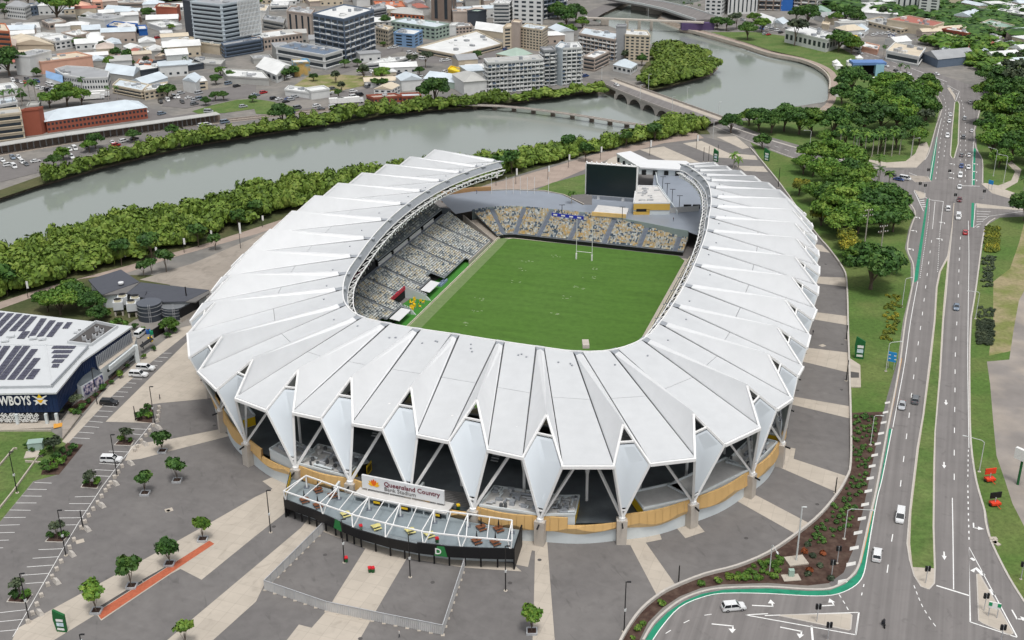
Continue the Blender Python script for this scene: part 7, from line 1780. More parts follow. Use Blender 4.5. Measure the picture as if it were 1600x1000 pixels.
TAB = """
9,9 38,12 47,7|0:28|W|G|h|w3x9|white three storey block with rows of square windows at the far left
41,12 62,9 58,5|26|K|Z|f|w2x5|slate blue three storey building half hidden by the large fig tree
76,38 103,34 92,29|47|Q|Z|f|w1x4|brown walled building with a flat roof below the large fig tree
20,46 63,44 60,36|54|W|W|f||low white roofed row left of the brown walled building
28,58 84,62 100,54|66|W|W|f||broad white roof in front of the low white row
17,70 84,70 66,60|80|C|C|g||cream low pitched roof behind the angular striped building
86,66 118,61 95,54|79|W|W|f|w2x6|white two storey building with dark shaded windows in the left blocks
118,57 142,52 120,47|68|Q|W|f||brown sided low building with a white roof right of the white two storey one
-18,48 15,50 8,38|95|O|C|f|b6|orange and white banded apartment at the left edge
22,87 46,89 80,80|1:119|W|G|f||white angular building with a grey flat roof behind the salmon hall
64,98 144,88 120,82|116|P|C|f||long salmon pink walled hall near the curved white building
100,118 130,123 168,122 171,113 140,106 104,104 86,109|0:137|W|G|f|w2x14|white two storey building with a rounded corner and grey plant deck
72,121 98,129 99,121|132|W|L|g||row of small white gabled awnings beside the rounded white building
163,113 208,119 219,108|124|Z|S|g||silver roofed hall between the rounded white building and the dark band shop
208,113 257,106 245,98|121|D|W|f||low shop with a long dark sign band and white roof
176,134 222,143 232,133|0:146|C|S|f|b2|cream colonial building with an arcade facing the station
225,144 256,139 262,129|157|C|W|f|w2x6|cream columned wing next to the round green tree
200,127 226,132 262,121|136|S|S|g||wide pale blue roof behind the cream colonial building
285,125 306,129 315,120|143|W|S|g||plain white walled building behind the small street car park
306,128 324,126 318,119|142|C|W|h|w2x3|small cream two storey house joined to the plain white wall
167,41 204,45 215,38|54|B|C|f||bright blue walled low building
217,47 230,46 227,40|56|B|W|f||short dark blue shop front right of the bright blue building
122,27 163,32 194,26|43|W|G|f||white walled store with a grey parapet band
200,27 221,27 218,20|35|N|N|g||brown brick church with a pale round window
243,11 276,13 281,8|33|R|C|f||block with a large plain red brick wall
253,44 284,39 262,32|48|W|W|f||white roofed shop with a deep fascia beside the office tower
168,6 226,5 240,0|12|Q|Z|f|b1|pale pink parking deck at the top edge
112,14 146,12 140,5|20|P|P|h|w1x8|salmon pink heritage building with a tiled roof
146,4 160,4 158,0|19|P|P|f|w3x3|salmon pink corner tower of the heritage building
160,18 196,21 214,14|24|Q|S|g||pale blue roof behind the white store
146,76 175,77 178,67|84|W|W|h||white hip roofed house in the middle of the left blocks
168,70 190,68 186,61|77|Z|S|g||pale teal roofed house beside the white hip roofed one
196,83 213,81 220,76|89|W|X|h||white house with a rusty red roof
202,77 226,75 216,70|84|W|W|g||bright white gabled house behind the rusty red roof
232,82 257,80 248,73|88|C|W|f||cream flat roofed shop beside the bare car park
242,89 270,88 278,83|95|Q|C|f||tan walled flat roofed building below the bare car park
181,93 197,92 193,87|98|W|X|h||small house with a dark red roof above the green bushes
214,100 235,102 239,95|105|O|W|f||low white roof with an orange wall
142,96 166,94 160,86|103|Z|S|g||grey metal roofed workshop right of the salmon hall
256,110 318,100 290,89|114|D|S|f||low building with a long pale teal canopy roof before the office tower
278,63 343,72 350,66|1:86|C|C|f||cream blank podium wall at the foot of the office tower
350,72 410,62 405,58|91|K|G|f|b3|teal glass podium at the foot of the office tower
448,18 486,23 492,15|0:52|Q|G|f|v1x4|pale pink wing with tall brown window slots
489,22 537,31 584,16|1:98|K|W|f|c7x6|slate office block with balconied black windows
583,17 604,13 600,6|36|G|G|f|b4|grey banded building behind the slate office block
431,74 507,87 535,79|1:110|W|K|f|b2|large white box building with a dark grey roof
400,104 432,117 460,104|1:130|W|W|g|w1x4|white industrial shed beside the mural
396,93 425,91 420,86|98|Z|G|f||low grey roof behind the white industrial shed
459,99 484,98 480,93|120|M|W|f||building end painted with a blue and orange mural
412,61 472,53 440,47|79|Q|W|f|w2x11|pale stone building with small square windows behind the white box
410,31 443,37 446,29|46|Z|G|f|b2|long grey two storey building left of the slate office block
422,10 450,9 452,3|18|W|W|f|b1|white banded building at the top left of the slate block
384,16 415,18 420,9|27|W|C|f||white wall and roof right of the office tower
486,144 515,140 505,135|156|W|W|f||white and red fuel station shop
445,141 484,146 490,140|149|W|W|f||thin white canopy of the fuel station
584,154 628,151 616,147|160|R|Q|f|w1x7|long low brick building with a brown roof on the far bank
628,152 658,151 655,146|159|R|S|f|w1x4|brick building with a pale roof next to the dark fig tree
584,139 612,140 625,133|151|W|C|g|w2x3|white two storey house behind the long brick building
662,123 725,131 745,122|1:141|T|S|g||silver roofed shed with green walls beside the grey apartments
700,109 717,114 722,109|118|Y|Y|f||bright yellow low shop front
719,111 742,105 735,101|119|Q|C|f|w1x4|brown and tan row behind the yellow shop front
572,101 617,97 641,89|107|W|W|f|b1|white fast food restaurant with red panels
587,44 606,48 614,43|1:74|C|C|f|w4x5|cream four storey heritage building with arched windows
615,52 647,55 660,48|1:75|L|W|f|w4x2|pale blue walled building with a white side
611,34 680,44 702,38|1:63|T|S|f|w3x9|mint green walled block with a pale roof
702,41 712,40 716,36|56|W|W|f||narrow white signed building beside the mint green block
712,43 738,41 734,37|54|Q|W|f|w2x5|brown windowed shops behind the market hall
651,75 714,87 785,69 745,49|1:92|C|W|f|b1|very large low white roofed market hall at the street corner
742,45 786,51 790,43|55|C|W|g||raised white roof at the back of the market hall
672,-45 703,-43 712,-49|1:34|N|N|f|v1x2|tall brown concrete tower cut off by the top
708,19 730,19 728,15|37|Q|Q|f||light brown lower block beside the brown tower
730,18 747,19 760,16|1:41|D|T|f||dark brown and pale green block right of the brown tower
588,11 633,11 628,3|20|O|O|f|w2x6|orange brick heritage building at the top
611,20 662,24 660,17|28|O|Z|h|w1x8|low orange building with a grey roof
771,6 796,6 800,1|41|W|W|f|b6|white block with dark horizontal openings
801,-22 848,-20 850,-30|1:43|W|W|f|w9x6|tall white slab hotel with square windows
849,-22 886,-28 880,-34|31|K|D|f|c7x6|dark balconied apartment tower behind the fig trees
786,44 800,43 806,37|77|C|C|f|w6x2|narrow cream tower with small windows in front of the market hall
799,35 812,37 816,33|76|Q|C|f||tan lift tower of the cream apartments
813,43 847,48 856,42|1:81|C|S|f|w7x7|cream apartment block with a pale sloping roof
775,84 806,89 832,84 815,76|93|C|T|h|w1x6|low building with a grey green hip roof behind the river apartments
762,99 849,93 842,87|147|W|Z|f|c7x14|long white and grey river apartment block full of balconies
850,80 868,79 862,74|135|G|G|f|c9x3|dark grey apartment tower joined to the long river block
868,74 878,77 886,69|1:135|S|W|f||pale slab wall between the two river apartment towers
878,77 909,75 903,67|133|W|W|f|c9x5|white apartment tower at the right end of the river block
912,89 929,92 952,81|1:112|Q|W|f|b3|grey building with three dark window bands and a white roof
905,53 961,63 968,53|1:96|Q|S|f|c5x9|peach balconied apartment block near the river bend
963,42 978,42 979,39|94|G|G|f||grey lift tower rising over the peach apartments
977,55 1016,57 1011,49|1:97|C|W|f|w8x6|pale apartment block with a white roof by the river bend
958,101 986,107 996,100|1:117|W|S|h|w1x4|white house with a pale hip roof near the bridge
1104,-25 1130,-24 1140,-30|1:25|W|W|f|w8x5|white apartment tower left of the riverside group at the top
1140,-24 1186,-26 1180,-32|23|W|K|f|v1x7|slate and white apartment tower at the top right of the river
1187,-14 1222,-13 1220,-20|16|N|Z|f|c4x5|tan balconied block next to the slate tower at the top
1222,-12 1240,-12 1245,-18|17|B|Z|f||block with a tall royal blue sign wall
1242,-8 1276,-6 1280,-14|16|Q|Z|f|c4x6|tan balconied block right of the royal blue sign wall
1272,1 1313,0 1310,-6|14|Z|W|f|w3x9|pale long three storey building at the top right
1227,48 1292,63 1311,57 1250,39|66|W|W|f|w1x11|long white low building beside the riverside road
1183,30 1205,38 1216,32|1:42|W|W|g||white shed behind the dark riverside tree
1206,34 1224,38 1232,33|1:42|W|S|g||second white shed beside the row of parked cars
1266,20 1299,22 1298,15|30|W|E|g||white hall with a dark green roof
1285,26 1300,30 1302,24|33|W|E|h||small white house with a green roof below the green roofed hall
1284,38 1295,40 1297,36|44|C|C|f||small cream shed in the trees
1348,19 1410,23 1402,8|0:28|W|W|h||large white hall with a low hipped roof
1350,33 1408,47 1424,43 1375,27|1:52|C|Z|f|w1x9|long cream warehouse with a grey roof
1386,31 1458,42 1475,36 1420,25|46|C|X|f||warehouse with a terracotta roof and black end wall
1405,-34 1440,-32 1445,-38|1:24|W|W|f|v1x4|tall white tower with dark vertical slots, the left half
1441,-30 1472,-28 1474,-36|1:28|W|W|f|w12x4|tall white tower with small square windows, the right half
1520,12 1600,24 1640,12|0:22|Z|W|f|b2|long white hospital like building at the top right edge
1486,24 1522,28 1540,22|30|C|S|g||pale blue roofed building before the long white one
1531,37 1556,43 1606,46 1548,31|1:55|C|E|f|w3x10|cream three storey block with a pale green roof
1472,46 1512,53 1525,50 1482,44|56|R|W|f|w1x6|low brick building with a bright white roof
1442,83 1466,93 1524,87 1500,79|1:106|K|G|g||grey gabled shed with a white side wall by the main road
1385,80 1436,90 1446,76 1398,67|94|W|C|f|b1|long showroom with a dark awning facing the main road
1383,61 1400,66 1425,64 1405,57|70|W|W|g||white two storey roof behind the showroom
1472,77 1494,76 1490,72|81|Z|S|h||small house with a silver hip roof behind the grey shed
1514,77 1545,80 1550,72|84|C|S|h|w1x4|cream house with a silver hip roof
1503,75 1524,75 1522,69|80|C|X|h||house with a red roof left of the cream house
1538,74 1570,76 1562,69|80|C|X|h||house with a red roof right of the cream house
1571,80 1612,86 1600,73|87|Z|S|g||long silver roof at the right edge
1548,103 1600,110 1610,101|1:114|W|W|h||white roofed house among the dark trees at the right edge
1562,110 1600,114 1600,108|116|P|Q|h||tan roofed house among the dark trees at the right edge
1320,69 1345,75 1352,67|76|W|W|f|w1x3|white building carrying a yellow dome
1345,73 1371,79 1374,72|80|P|W|f||white building with a pink wall beside the yellow dome
1327,48 1345,54 1358,45|53|W|S|h||white house with a pale hip roof by the far road
1540,60 1555,63 1565,58|68|W|Z|f||small pale flat building before the green roofed block
72,190 229,168 214,158|0:208|R|S|h|w2x26|long red brick railway building with a pale blue hipped roof
33,174 60,171 67,168|0:213|R|Z|f||tall plain brick stair block left of the long railway building
-30,184 33,177 30,169|226|C|Z|f|b4|cream and brick banded block at the left edge behind the railway canopy
42,167 60,165 64,159|176|Z|Z|f||grey plant room on top of the brick stair block
-30,146 28,138 20,130|152|W|W|f||big white roof at the left edge above the palms
-30,170 27,160 22,152|182|W|S|f|b1|white low building behind the row of palms at the left edge
355,120 420,124 410,112|0:130|Z|W|f||white low roofed store right of the street trees
300,98 345,102 352,94|105|Z|Z|f||flat grey street shops right of the teal canopy
"""
for ln in TAB.strip().split('\n'):
 f = ln.split('|'); px = [tuple(float(v) for v in q.split(',')) for q in f[0].split()]
 building(px, f[1], f[2], f[3], f[4], f[5], f[6])
# office tower, its own build: two glazed faces, white fins, dark side slab
o, P, H = building([(297,3),(345,8),(404,-2)], '1:84', 'S', 'G', 'f', 'b11', 'tall glass office tower with white vertical fins at the top left')
a_, c_ = G(345,8, H), G(404,-2, H); b = MB(); d_ = (c_ - a_).normalized(); nn = Vector((d_.y, -d_.x, 0)) * .35
for i in range(16): p = lerp(a_, c_, .42 + .57 * i / 15) + nn; b.box((p.x, p.y, 9),(.55,.55, H - 8), RM['W'], math.atan2(d_.y, d_.x))
b.build('fins', o, kind='stuff')
building([(285,1),(297,3),(301,-3)], '1:64', 'D', 'D', 'f', '', 'dark slab on the left side of the office tower')
b = MB(); p, q = G(501,25, H * .62), G(517,28, H * .62); b.prism([(p.x, p.y),(q.x, q.y),(q.x, q.y + 4),(p.x, p.y + 4)],0, hgt(517,74,26), RM['C']); b.build('stair_tower', label='cream stair tower on the face of the slate office block', cat='building')
b = MB(); p, q = G(532,90), G(549,94); b.prism([(p.x, p.y),(q.x, q.y),(q.x, q.y + 3),(p.x, p.y + 3)],0, hgt(549,94,31), RM['C']); b.build('stair_tower', label='tall cream end slab at the corner of the slate office block', cat='building')
b = MB(); b.ball(tuple(G(1332,64,6)),5.5, MM['Y'],12,8,.75); b.build('yellow_dome', label='yellow dome on the white building by the far road', cat='dome')
# infill: low houses and shops
def clear(P, used=[]):
 for q in used:
  if (q - P).length < 14.5: return False
 used.append(P); return True
for o_ in list(COL.objects):
 if o_.name.startswith('building'): clear(o_.location.copy())
RI = random.Random(31)
REG = [([(560,118),(640,112),(660,150),(590,136)],4, 'low shop near the dry field'),([(430,60),(520,75),(600,95),(560,100),(430,90)],5, 'low roof in the middle blocks'),([(0,60),(60,60),(60,110),(0,110)],5, 'small white roof at the left edge'),([(740,95),(752,120),(745,150),(700,150),(690,122)],4, 'low roof left of the river apartments'),([(860,60),(900,64),(880,70),(850,66)],2, 'low roof between the apartments'),([(0,-14),(1090,-20),(1090,-4),(640,4),(420,3),(280,0),(0,6)],60, 'far low building at the top of the city'),([(60,8),(280,8),(280,60),(200,60),(100,60)],24, 'small pale building in the upper left blocks'),([(130,62),(290,70),(280,118),(150,100)],24, 'small pale building in the crowded left blocks'),
       ([(390,5),(600,-6),(600,8),(440,8)],16, 'low roof behind the slate office block'),([(640,0),(790,-10),(790,30),(735,30),(640,25)],26, 'low roof around the brown tower'),([(1210,-20),(1700,-40),(1700,28),(1560,26),(1300,14),(1250,10)],60, 'small house in the suburb at the top right'),
       ([(1420,48),(1530,56),(1500,70),(1440,62)],14, 'small cream gabled villa in a row'),([(1550,60),(1720,50),(1720,130),(1610,120),(1560,98)],22, 'house among trees at the right edge'),([(560,20),(610,25),(600,40),(575,35)],3, 'low roof beside the orange heritage building'),([(1300,25),(1350,45),(1330,60),(1290,40)],6, 'small house near the far road')]
for px, n_, lab in REG:
 Q = GP(px); xs = [p.x for p in Q]; ys = [p.y for p in Q]; k = 0
 for _ in range(n_ * 30):
  p = Vector((RI.uniform(min(xs), max(xs)), RI.uniform(min(ys), max(ys)),0))
  if not inpoly(p.x, p.y, Q) or not clear(p.copy()): continue
  sx, sy, h_ = RI.uniform(11,24), RI.uniform(8,15), RI.uniform(3.5,8); rz = RI.choice([.35,.35,1.9,.2]); ux = Vector((math.cos(rz), math.sin(rz),0)) * sx / 2; uy = Vector((-math.sin(rz), math.cos(rz),0)) * sy / 2
  wc = RI.choice('WWCZQWWC'); rc = RI.choice('WWWWSSCZGWXSQWWZSW') if 'villa' not in lab else 'C'; typ = RI.choice('fghg'); cs = [p - ux - uy, p + ux - uy, p + ux + uy, p - ux + uy]
  o = empty('building', tuple(p), label=lab + {'W': ' with a white roof', 'S': ' with a silver roof', 'C': ' with a cream roof', 'Z': ' with a grey roof', 'G': ' with a dark grey roof', 'X': ' with a red roof', 'Q': ' with a tan roof'}[rc], cat='building', group=lab.replace('building', 'buildings').replace('roof', 'roofs').replace('house', 'houses').replace('villa', 'villas'))
  b = MB(); b.prism([(v.x, v.y) for v in cs],0, h_, MM[wc], cap=False); b.build('wall', o)
  b = MB(); q = [p + (v - p) * 1.06 + Vector((0,0, h_)) for v in cs]
  if typ == 'f': b.hexa(q, [v + Vector((0,0,.4)) for v in q], RM[rc])
  else:
   m0, m1 = (q[0] + q[3]) / 2,(q[1] + q[2]) / 2; t = .28 if typ == 'h' else 0; m0, m1 = lerp(m0, m1, t), lerp(m1, m0, t); up = Vector((0,0, sy * .2)); b.mesh(q + [m0 + up, m1 + up],[(0,1,5,4),(2,3,4,5),(1,2,5),(3,0,4),(3,2,1,0)], RM[rc])
  b.build('roof', o); b = MB(); f_ = -uy.normalized() * (sy / 2 + .05);
  for j in range(max(2, int(sx / 4))): t = -.4 + .8 * j / max(1, int(sx / 4) - 1); c_ = p + ux * 2 * t + f_; e = ux.normalized() * .8; b.poly([(c_.x - e.x, c_.y - e.y, 1.2),(c_.x + e.x, c_.y + e.y, 1.2),(c_.x + e.x, c_.y + e.y, 2.6),(c_.x - e.x, c_.y - e.y, 2.6)], m_win)
  b.build('windows', o, kind='stuff'); k += 1
  if k >= n_: break
# ================================================================== streets, railway and open ground of the city
m_street = mat('street_asphalt',(.17,.16,.155),.95,.12,.15)
for zi_, (px, w_) in enumerate((([(-60,300),(0,262),(60,252),(120,243),(180,226),(260,208),(330,196),(420,180),(500,170),(580,163),(690,153)],9),([(225,176),(260,186),(330,176),(400,160),(470,152),(540,147),(590,140),(640,128),(700,112),(745,98),(800,88)],13),([(20,118),(60,126),(110,142),(150,152),(190,163),(235,178),(262,188)],13),
               ([(150,152),(178,150),(200,160)],10),([(560,108),(600,100),(650,92),(700,97),(745,97),(800,74),(850,62),(885,50),(930,20),(990,-5)],14),([(540,100),(575,90),(620,78),(650,80),(720,95)],14),([(480,128),(520,115),(560,103)],10),([(760,150),(830,144),(880,122),(937,128)],9),
               ([(1110,30),(1060,12),(1010,0),(950,-12)],16),([(1150,30),(1200,44),(1250,52),(1300,50),(1400,58),(1450,60)],9),([(1532,142),(1560,128),(1640,110)],12))):
 P_ = smooth_line(GP(px),3); a_, c_ = offset(P_, w_ / 2), offset(P_, -w_ / 2); b = MB()
 for i in range(len(P_) - 1): b.poly([(v.x, v.y, .02 + .006 * zi_) for v in (c_[i], c_[i + 1], a_[i + 1], a_[i])], m_street)
 b.build('street', kind='structure')
m_lot = mat('bare_lot',(.27,.22,.18),.95,.18,.1)
S('bare_lot',[(225,68),(262,58),(285,55),(290,82),(262,84),(232,74)],.10, m_lot); S('bare_lot',[(0,258),(100,240),(130,232),(110,262),(60,270),(0,285)],.105, m_street)
S('dry_field',[(455,137),(480,120),(520,116),(585,120),(580,132),(540,140),(515,149),(500,139)],.11, m_grass2); S('roundabout_grass',[(300,174),(330,165),(370,156),(400,155),(432,160),(400,170),(350,177),(310,178)],.115, m_lawn)
S('roundabout_grass',[(395,163),(440,161),(470,172),(440,180),(400,178)],.12, m_lawn); S('car_park',[(253,166),(262,152),(300,140),(340,138),(400,130),(400,150),(340,160),(290,170)],.125, m_street); S('car_park',[(560,112),(640,100),(660,110),(640,130),(580,118)],.13, m_street)
S('bare_lot',[(912,20),(945,10),(960,6),(950,18),(920,26)],.03, m_lot); S('park_grass',[(1016,96),(1040,90),(1046,98),(1020,104)],.03, m_lawn)
ribbon('quay_walk',[(1060,42),(1100,51),(1160,68),(1200,81),(1250,91),(1286,104),(1302,118),(1303,140),(1298,160),(1285,172)],4.0,.0,.05, m_path, sm=3); ribbon('quay_wall',[(1062,43.5),(1100,53),(1160,70),(1200,83),(1250,93),(1281,106),(1296,122),(1296,140)],1.0,-1.5,.4, m_conc, sm=3)
for dy in (0,3.2):
 for e in (-.5,.5): ribbon('railway_track',[(-60,252 + dy + e),(0,238 + dy + e),(100,221 + dy + e),(200,205 + dy + e),(300,192 + dy + e),(400,182 + dy + e),(520,168 + dy + e)],.35,.0,.16, mat('rail_steel',(.11,.09,.08)))
ribbon('ballast',[(-60,254),(0,240),(100,223),(200,207),(300,194),(400,183.5),(520,170)],9,0,.03, mat('ballast',(.30,.26,.22),1,.3,.8))
pc = empty('platform_canopy', tuple(G(120,215)), label='very long narrow white canopy along the railway platform', cat='canopy')
for (a_, c_) in (((-40,232),(100,210)),((100,210),(240,191)),((240,191),(341,177))):
 p, q = G(*a_, 4.2), G(*c_, 4.2); b = MB(); b.beam(p, q, 6.5,.3, RM['Z']); b.build('canopy_roof', pc); b = MB(); n_ = 14
 for i in range(n_): r_ = lerp(p, q, i / n_); b.box((r_.x, r_.y, 0),(.4,.4,4.1), MM['G'])
 b.build('posts', pc, kind='stuff'); b = MB(); b.beam((p.x, p.y + 2.5,1.6),(q.x, q.y + 2.5,1.6),.3,3.0, MM['N']); b.build('back_wall', pc)
# festival stage in the park
sg = empty('festival_stage', tuple(G(1355,118)), label='outdoor stage with a blue roof and pale blue sides in the park', cat='stage'); h_ = hgt(1355,118,97)
p0, p1 = G(1338,117), G(1372,118)
for t in (0,1): c_ = lerp(p0, p1, t); b = MB(); b.box((c_.x, c_.y, 0),(5,4, h_ - 1), mat('pale_blue_cloth',(.30,.50,.62))); b.build('side_tower', sg)
b = MB(); c_ = (p0 + p1) / 2; b.box((c_.x, c_.y + 5,0),(17,1, h_ - 2), m_dark); b.build('backdrop', sg); b = MB(); b.box((c_.x, c_.y + 2,0),(17,8,1.2), m_black); b.build('platform', sg)
b = MB(); b.box((c_.x, c_.y + 2, h_ - 1.5),(20,10,1.5), mat('blue_roof_cloth',(.12,.22,.45))); b.build('stage_roof', sg)
for (x, y) in ((1306,103),(1310,108),(1328,102),(1342,96),(1408,124),(1415,134),(1367,130),(1310,150),(1405,121),(1335,116)):
 P = G(x, y); b = MB(); b.box(tuple(P),(4,4,2.4), m_wpaint); t = (P.x, P.y, 4.2); q = [(P.x + i * 2.2, P.y + j * 2.2,2.4) for i, j in ((-1,-1),(1,-1),(1,1),(-1,1))]; b.mesh(q + [t],[(0,1,4),(1,2,4),(2,3,4),(3,0,4)], m_wpaint); b.build('marquee', label='small white peaked marquee around the festival stage', cat='marquee', group='white marquees in the park')
# ================================================================== park trees
def T(rows, lab, group=None, name='tree', f=1):
 for (x, y, k, s_) in rows: tree(k, (x, y), sc=s_ * f, label=lab, group=group, name=name)
T([(1360,452, 'dark0',1.75)], 'big round dark tree standing alone beside the road, the nearest of the park'); T([(1388,428, 'dark1',1.05)], 'dark tree behind the big round one'); T([(1270,275, 'grey0',1.3)], 'bare greyish tree at the end of the roof', None)
T([(1248,305, 'yel0',1.2),(1283,352, 'yel0',1.3),(1322,388, 'yel0',1.3),(1328,402, 'yel0',1.2),(1305,345, 'yel0',1.1)], 'yellow flecked bushy tree between the roof and the park trees', 'yellowish trees beside the roof')
T([(1268,262, 'broad0',1.4),(1300,262, 'broad1',1.5),(1325,272, 'broad2',1.5),(1290,290, 'broad0',1.5),(1310,300, 'broad1',1.2),(1335,300, 'broad2',1.2),(1255,272, 'broad2',1.0),(1330,286, 'dark1',1.2),(1275,318, 'broad0',1.1),(1298,325, 'dark0',1.2),(1345,290, 'broad1',1.1)], 'leafy green tree in the clump nearest the bridge road', 'upper clump of park trees')
T([(1300,355, 'broad1',1.5),(1325,340, 'broad2',1.7),(1355,345, 'dark0',1.5),(1385,345, 'dark2',1.6),(1340,365, 'broad0',1.5),(1372,330, 'broad0',1.4),(1395,362, 'dark1',1.2),(1398,332, 'broad1',1.1),(1350,325, 'broad1',1.2),(1315,372, 'broad2',1.2),(1375,365, 'dark0',1.2),(1335,415, 'broad1',.8)], 'leafy green tree in the clump around the power poles', 'middle clump of park trees')
T([(1142,208, 'dark0',1.1),(1191,232, 'dark2',.8)], 'dark round tree beside the near end of the bridge road', 'two dark trees by the bridge road')
T([(1185,205, 'dark0',1.3),(1205,208, 'dark1',1.3),(1225,205, 'dark2',1.5),(1248,210, 'dark0',1.5),(1268,212, 'broad1',1.5),(1290,228, 'broad2',.9),(1170,196, 'broad0',1.0)], 'dark green tree in the row behind the bridge road', 'row of trees behind the bridge road')
T([(1300,215, 'dark1',1.6),(1325,205, 'broad0',1.6),(1350,212, 'dark2',1.7),(1375,205, 'dark0',1.7),(1400,200, 'broad1',1.8),(1425,190, 'dark1',1.8),(1447,188, 'dark2',1.4),(1340,180, 'dark0',1.7),(1370,178, 'broad2',1.7),(1400,172, 'dark1',1.7),(1430,168, 'broad0',1.6),(1452,160, 'broad1',1.3),(1330,148, 'dark0',1.8),(1315,162, 'dark2',1.2),(1380,152, 'broad1',1.6),(1405,150, 'broad2',1.5),(1447,148, 'dark2',1.3),(1425,215, 'dark0',1.2),(1440,205, 'dusk0',3),(1436,225, 'broad2',.9),(1320,232, 'dark1',1.2),(1345,235, 'dark0',1.2),(1375,235, 'dark2',1.2),(1400,232, 'dark1',1.2)],
  'broad green tree in the large wood between the river and the crossing', 'large park wood left of the main road')
T([(1545,165, 'broad0',1.7),(1565,170, 'dark0',1.9),(1590,175, 'dark1',2),(1550,195, 'broad1',1.8),(1578,200, 'broad2',2),(1600,205, 'dark2',2),(1548,222, 'dark0',1.6),(1570,228, 'broad0',1.8),(1596,232, 'broad1',1.9),(1550,246, 'broad2',1.5),(1580,252, 'dark1',1.6),(1605,256, 'broad0',1.7),(1560,148, 'dark2',1.7),(1585,152, 'dusk0',4.5),(1605,160, 'dusk1',4.5),(1545,140, 'dark1',1.5),(1570,132, 'dusk0',4),(1598,135, 'dusk1',4.5),(1560,262, 'broad1',1.0),(1596,214, 'yel0',2.0),(1625,190, 'dark0',2),(1630,230, 'broad2',2),(1620,275, 'dark1',1.7),(1640,150, 'dark2',2)],
  'broad green tree in the wood along the right edge above the crossing', 'wood right of the main road')
T([(1600,345, 'dark0',1.3)], 'dark tree cut off by the right edge below the crossing')
T([(1310,68 + 12, 'dark0',1.6)], 'big round green tree on the riverside lawn'); T([(1241,72, 'dusk0',5.0)], 'dusky round tree on the riverside lawn'); T([(1330,84, 'broad1',1.3),(1168,62, 'dark1',1.4),(1190,50, 'broad2',1.2)], 'tree on the riverside lawn', 'trees on the riverside lawn')
T([(1120,46, 'dark0',1.3),(1135,48, 'dark1',1.3),(1150,46, 'dusk1',4.2),(1178,36, 'broad0',1.2)], 'dark tree beside the far riverside path', 'dark trees by the far riverside path', f=.8); T([(1262,38, 'dark0',2.2),(1243,34, 'dark2',1.6),(1320,36, 'dark1',1.9),(1338,40, 'dark0',1.6),(1305,38, 'broad0',1.4),(1300,24, 'dark2',1.4)], 'large dark tree among the houses beyond the river', 'large dark trees beyond the river', f=.75)
T([(90,32, 'broad0',2.9)], 'very large fig tree in the upper left of the city'); T([(118,12, 'dark1',1.8),(45,8, 'dark0',1.6)], 'tree behind the very large fig', 'trees behind the very large fig'); T([(15,118, 'dark0',2.0)], 'dark green tree at the left edge of the city'); T([(105,166, 'broad1',2.4),(78,168, 'broad0',1.8),(128,165, 'broad2',1.8)], 'spreading green tree behind the long brick railway building', 'spreading trees behind the railway building', f=.62)
T([(262,155, 'dark0',1.5)], 'round green tree beside the cream columned wing', f=.65); T([(885,42, 'dark0',2.2),(900,36, 'dark1',2.0),(872,30, 'dark2',1.8),(888,56, 'broad0',1.3),(910,44, 'broad1',1.2),(875,52, 'broad2',1.1)], 'large dark fig tree beside the white hotel', 'large dark figs beside the white hotel', f=.8)
T([(680,164, 'dark0',1.7)], 'round dark fig tree standing on the far river bank'); T([(442,198, 'dark1',1.3)], 'dark round tree poking above the far mangroves'); T([(150,232, 'dark0',1.2),(140,238, 'broad0',1.0),(210,222, 'dark1',1.0),(85,262, 'dark1',1.0),(270,212, 'dark2',.9),(545,186, 'broad1',.9),(100,250, 'broad1',1.0)], 'dark tree at the back of the far mangroves', 'dark trees behind the far mangroves', f=.7)
T([(598,126, 'broad0',1.5),(539,106, 'dark1',.9),(558,104, 'dark2',.8),(490,127, 'dark0',.8),(665,106, 'dusk0',4.2),(645,106, 'dusk1',3.6),(655,118, 'dark1',.9),(640,128, 'dark0',.9),(620,133, 'broad1',.8),(746,100 - 8, 'dark0',.9),(602,40, 'dark2',1.3),(599,73, 'dark0',.6)], 'street tree in the middle of the city', 'street trees in the middle of the city', f=.68)
T([(345,118, 'broad0',1.0),(360,124, 'dark1',.9),(338,132, 'dark0',1.0),(322,165, 'dark2',.8),(337,158, 'dark0',.9),(350,157, 'dark1',.9),(395,160, 'dark0',.7),(172,106, 'broad1',1.2),(203,105, 'dark0',.9),(212,52, 'dark1',.9),(232,30, 'dark0',1.5),(122,74, 'dark1',1.1),(130,72, 'dark0',1.0),(132,42, 'dusk0',3.6),(268,48, 'broad0',.9),(175,58, 'dark2',.8),(193,56, 'dark1',.8),(20,60, 'dark1',.9),(6,20, 'dark0',1.3),(58,120, 'dark2',.9),(35,158, 'dark1',.8),(8,30, 'dusk0',3)], 'small tree in the left part of the city', 'trees in the left part of the city', f=.68)
for (x, y, k, s_) in [(1311,240, 'palm0',1),(1332,243, 'palm0',1.0),(1340,246, 'palm1',1.1),(1350,246, 'palm0',1.0),(1362,245, 'palm1',1.1),(1371,243, 'palm0',.95),(1381,243, 'palm1',1.1),(1393,244, 'palm0',1.05),(1405,242, 'palm1',1.05),(1399,200, 'palm0',1.3),(1424,244, 'palm0',1.1)]:
 tree(k, (x, y), sc=s_, label='slender pale trunked palm in the row before the park wood', group='row of palms before the park wood', name='palm_tree', cat='palm')
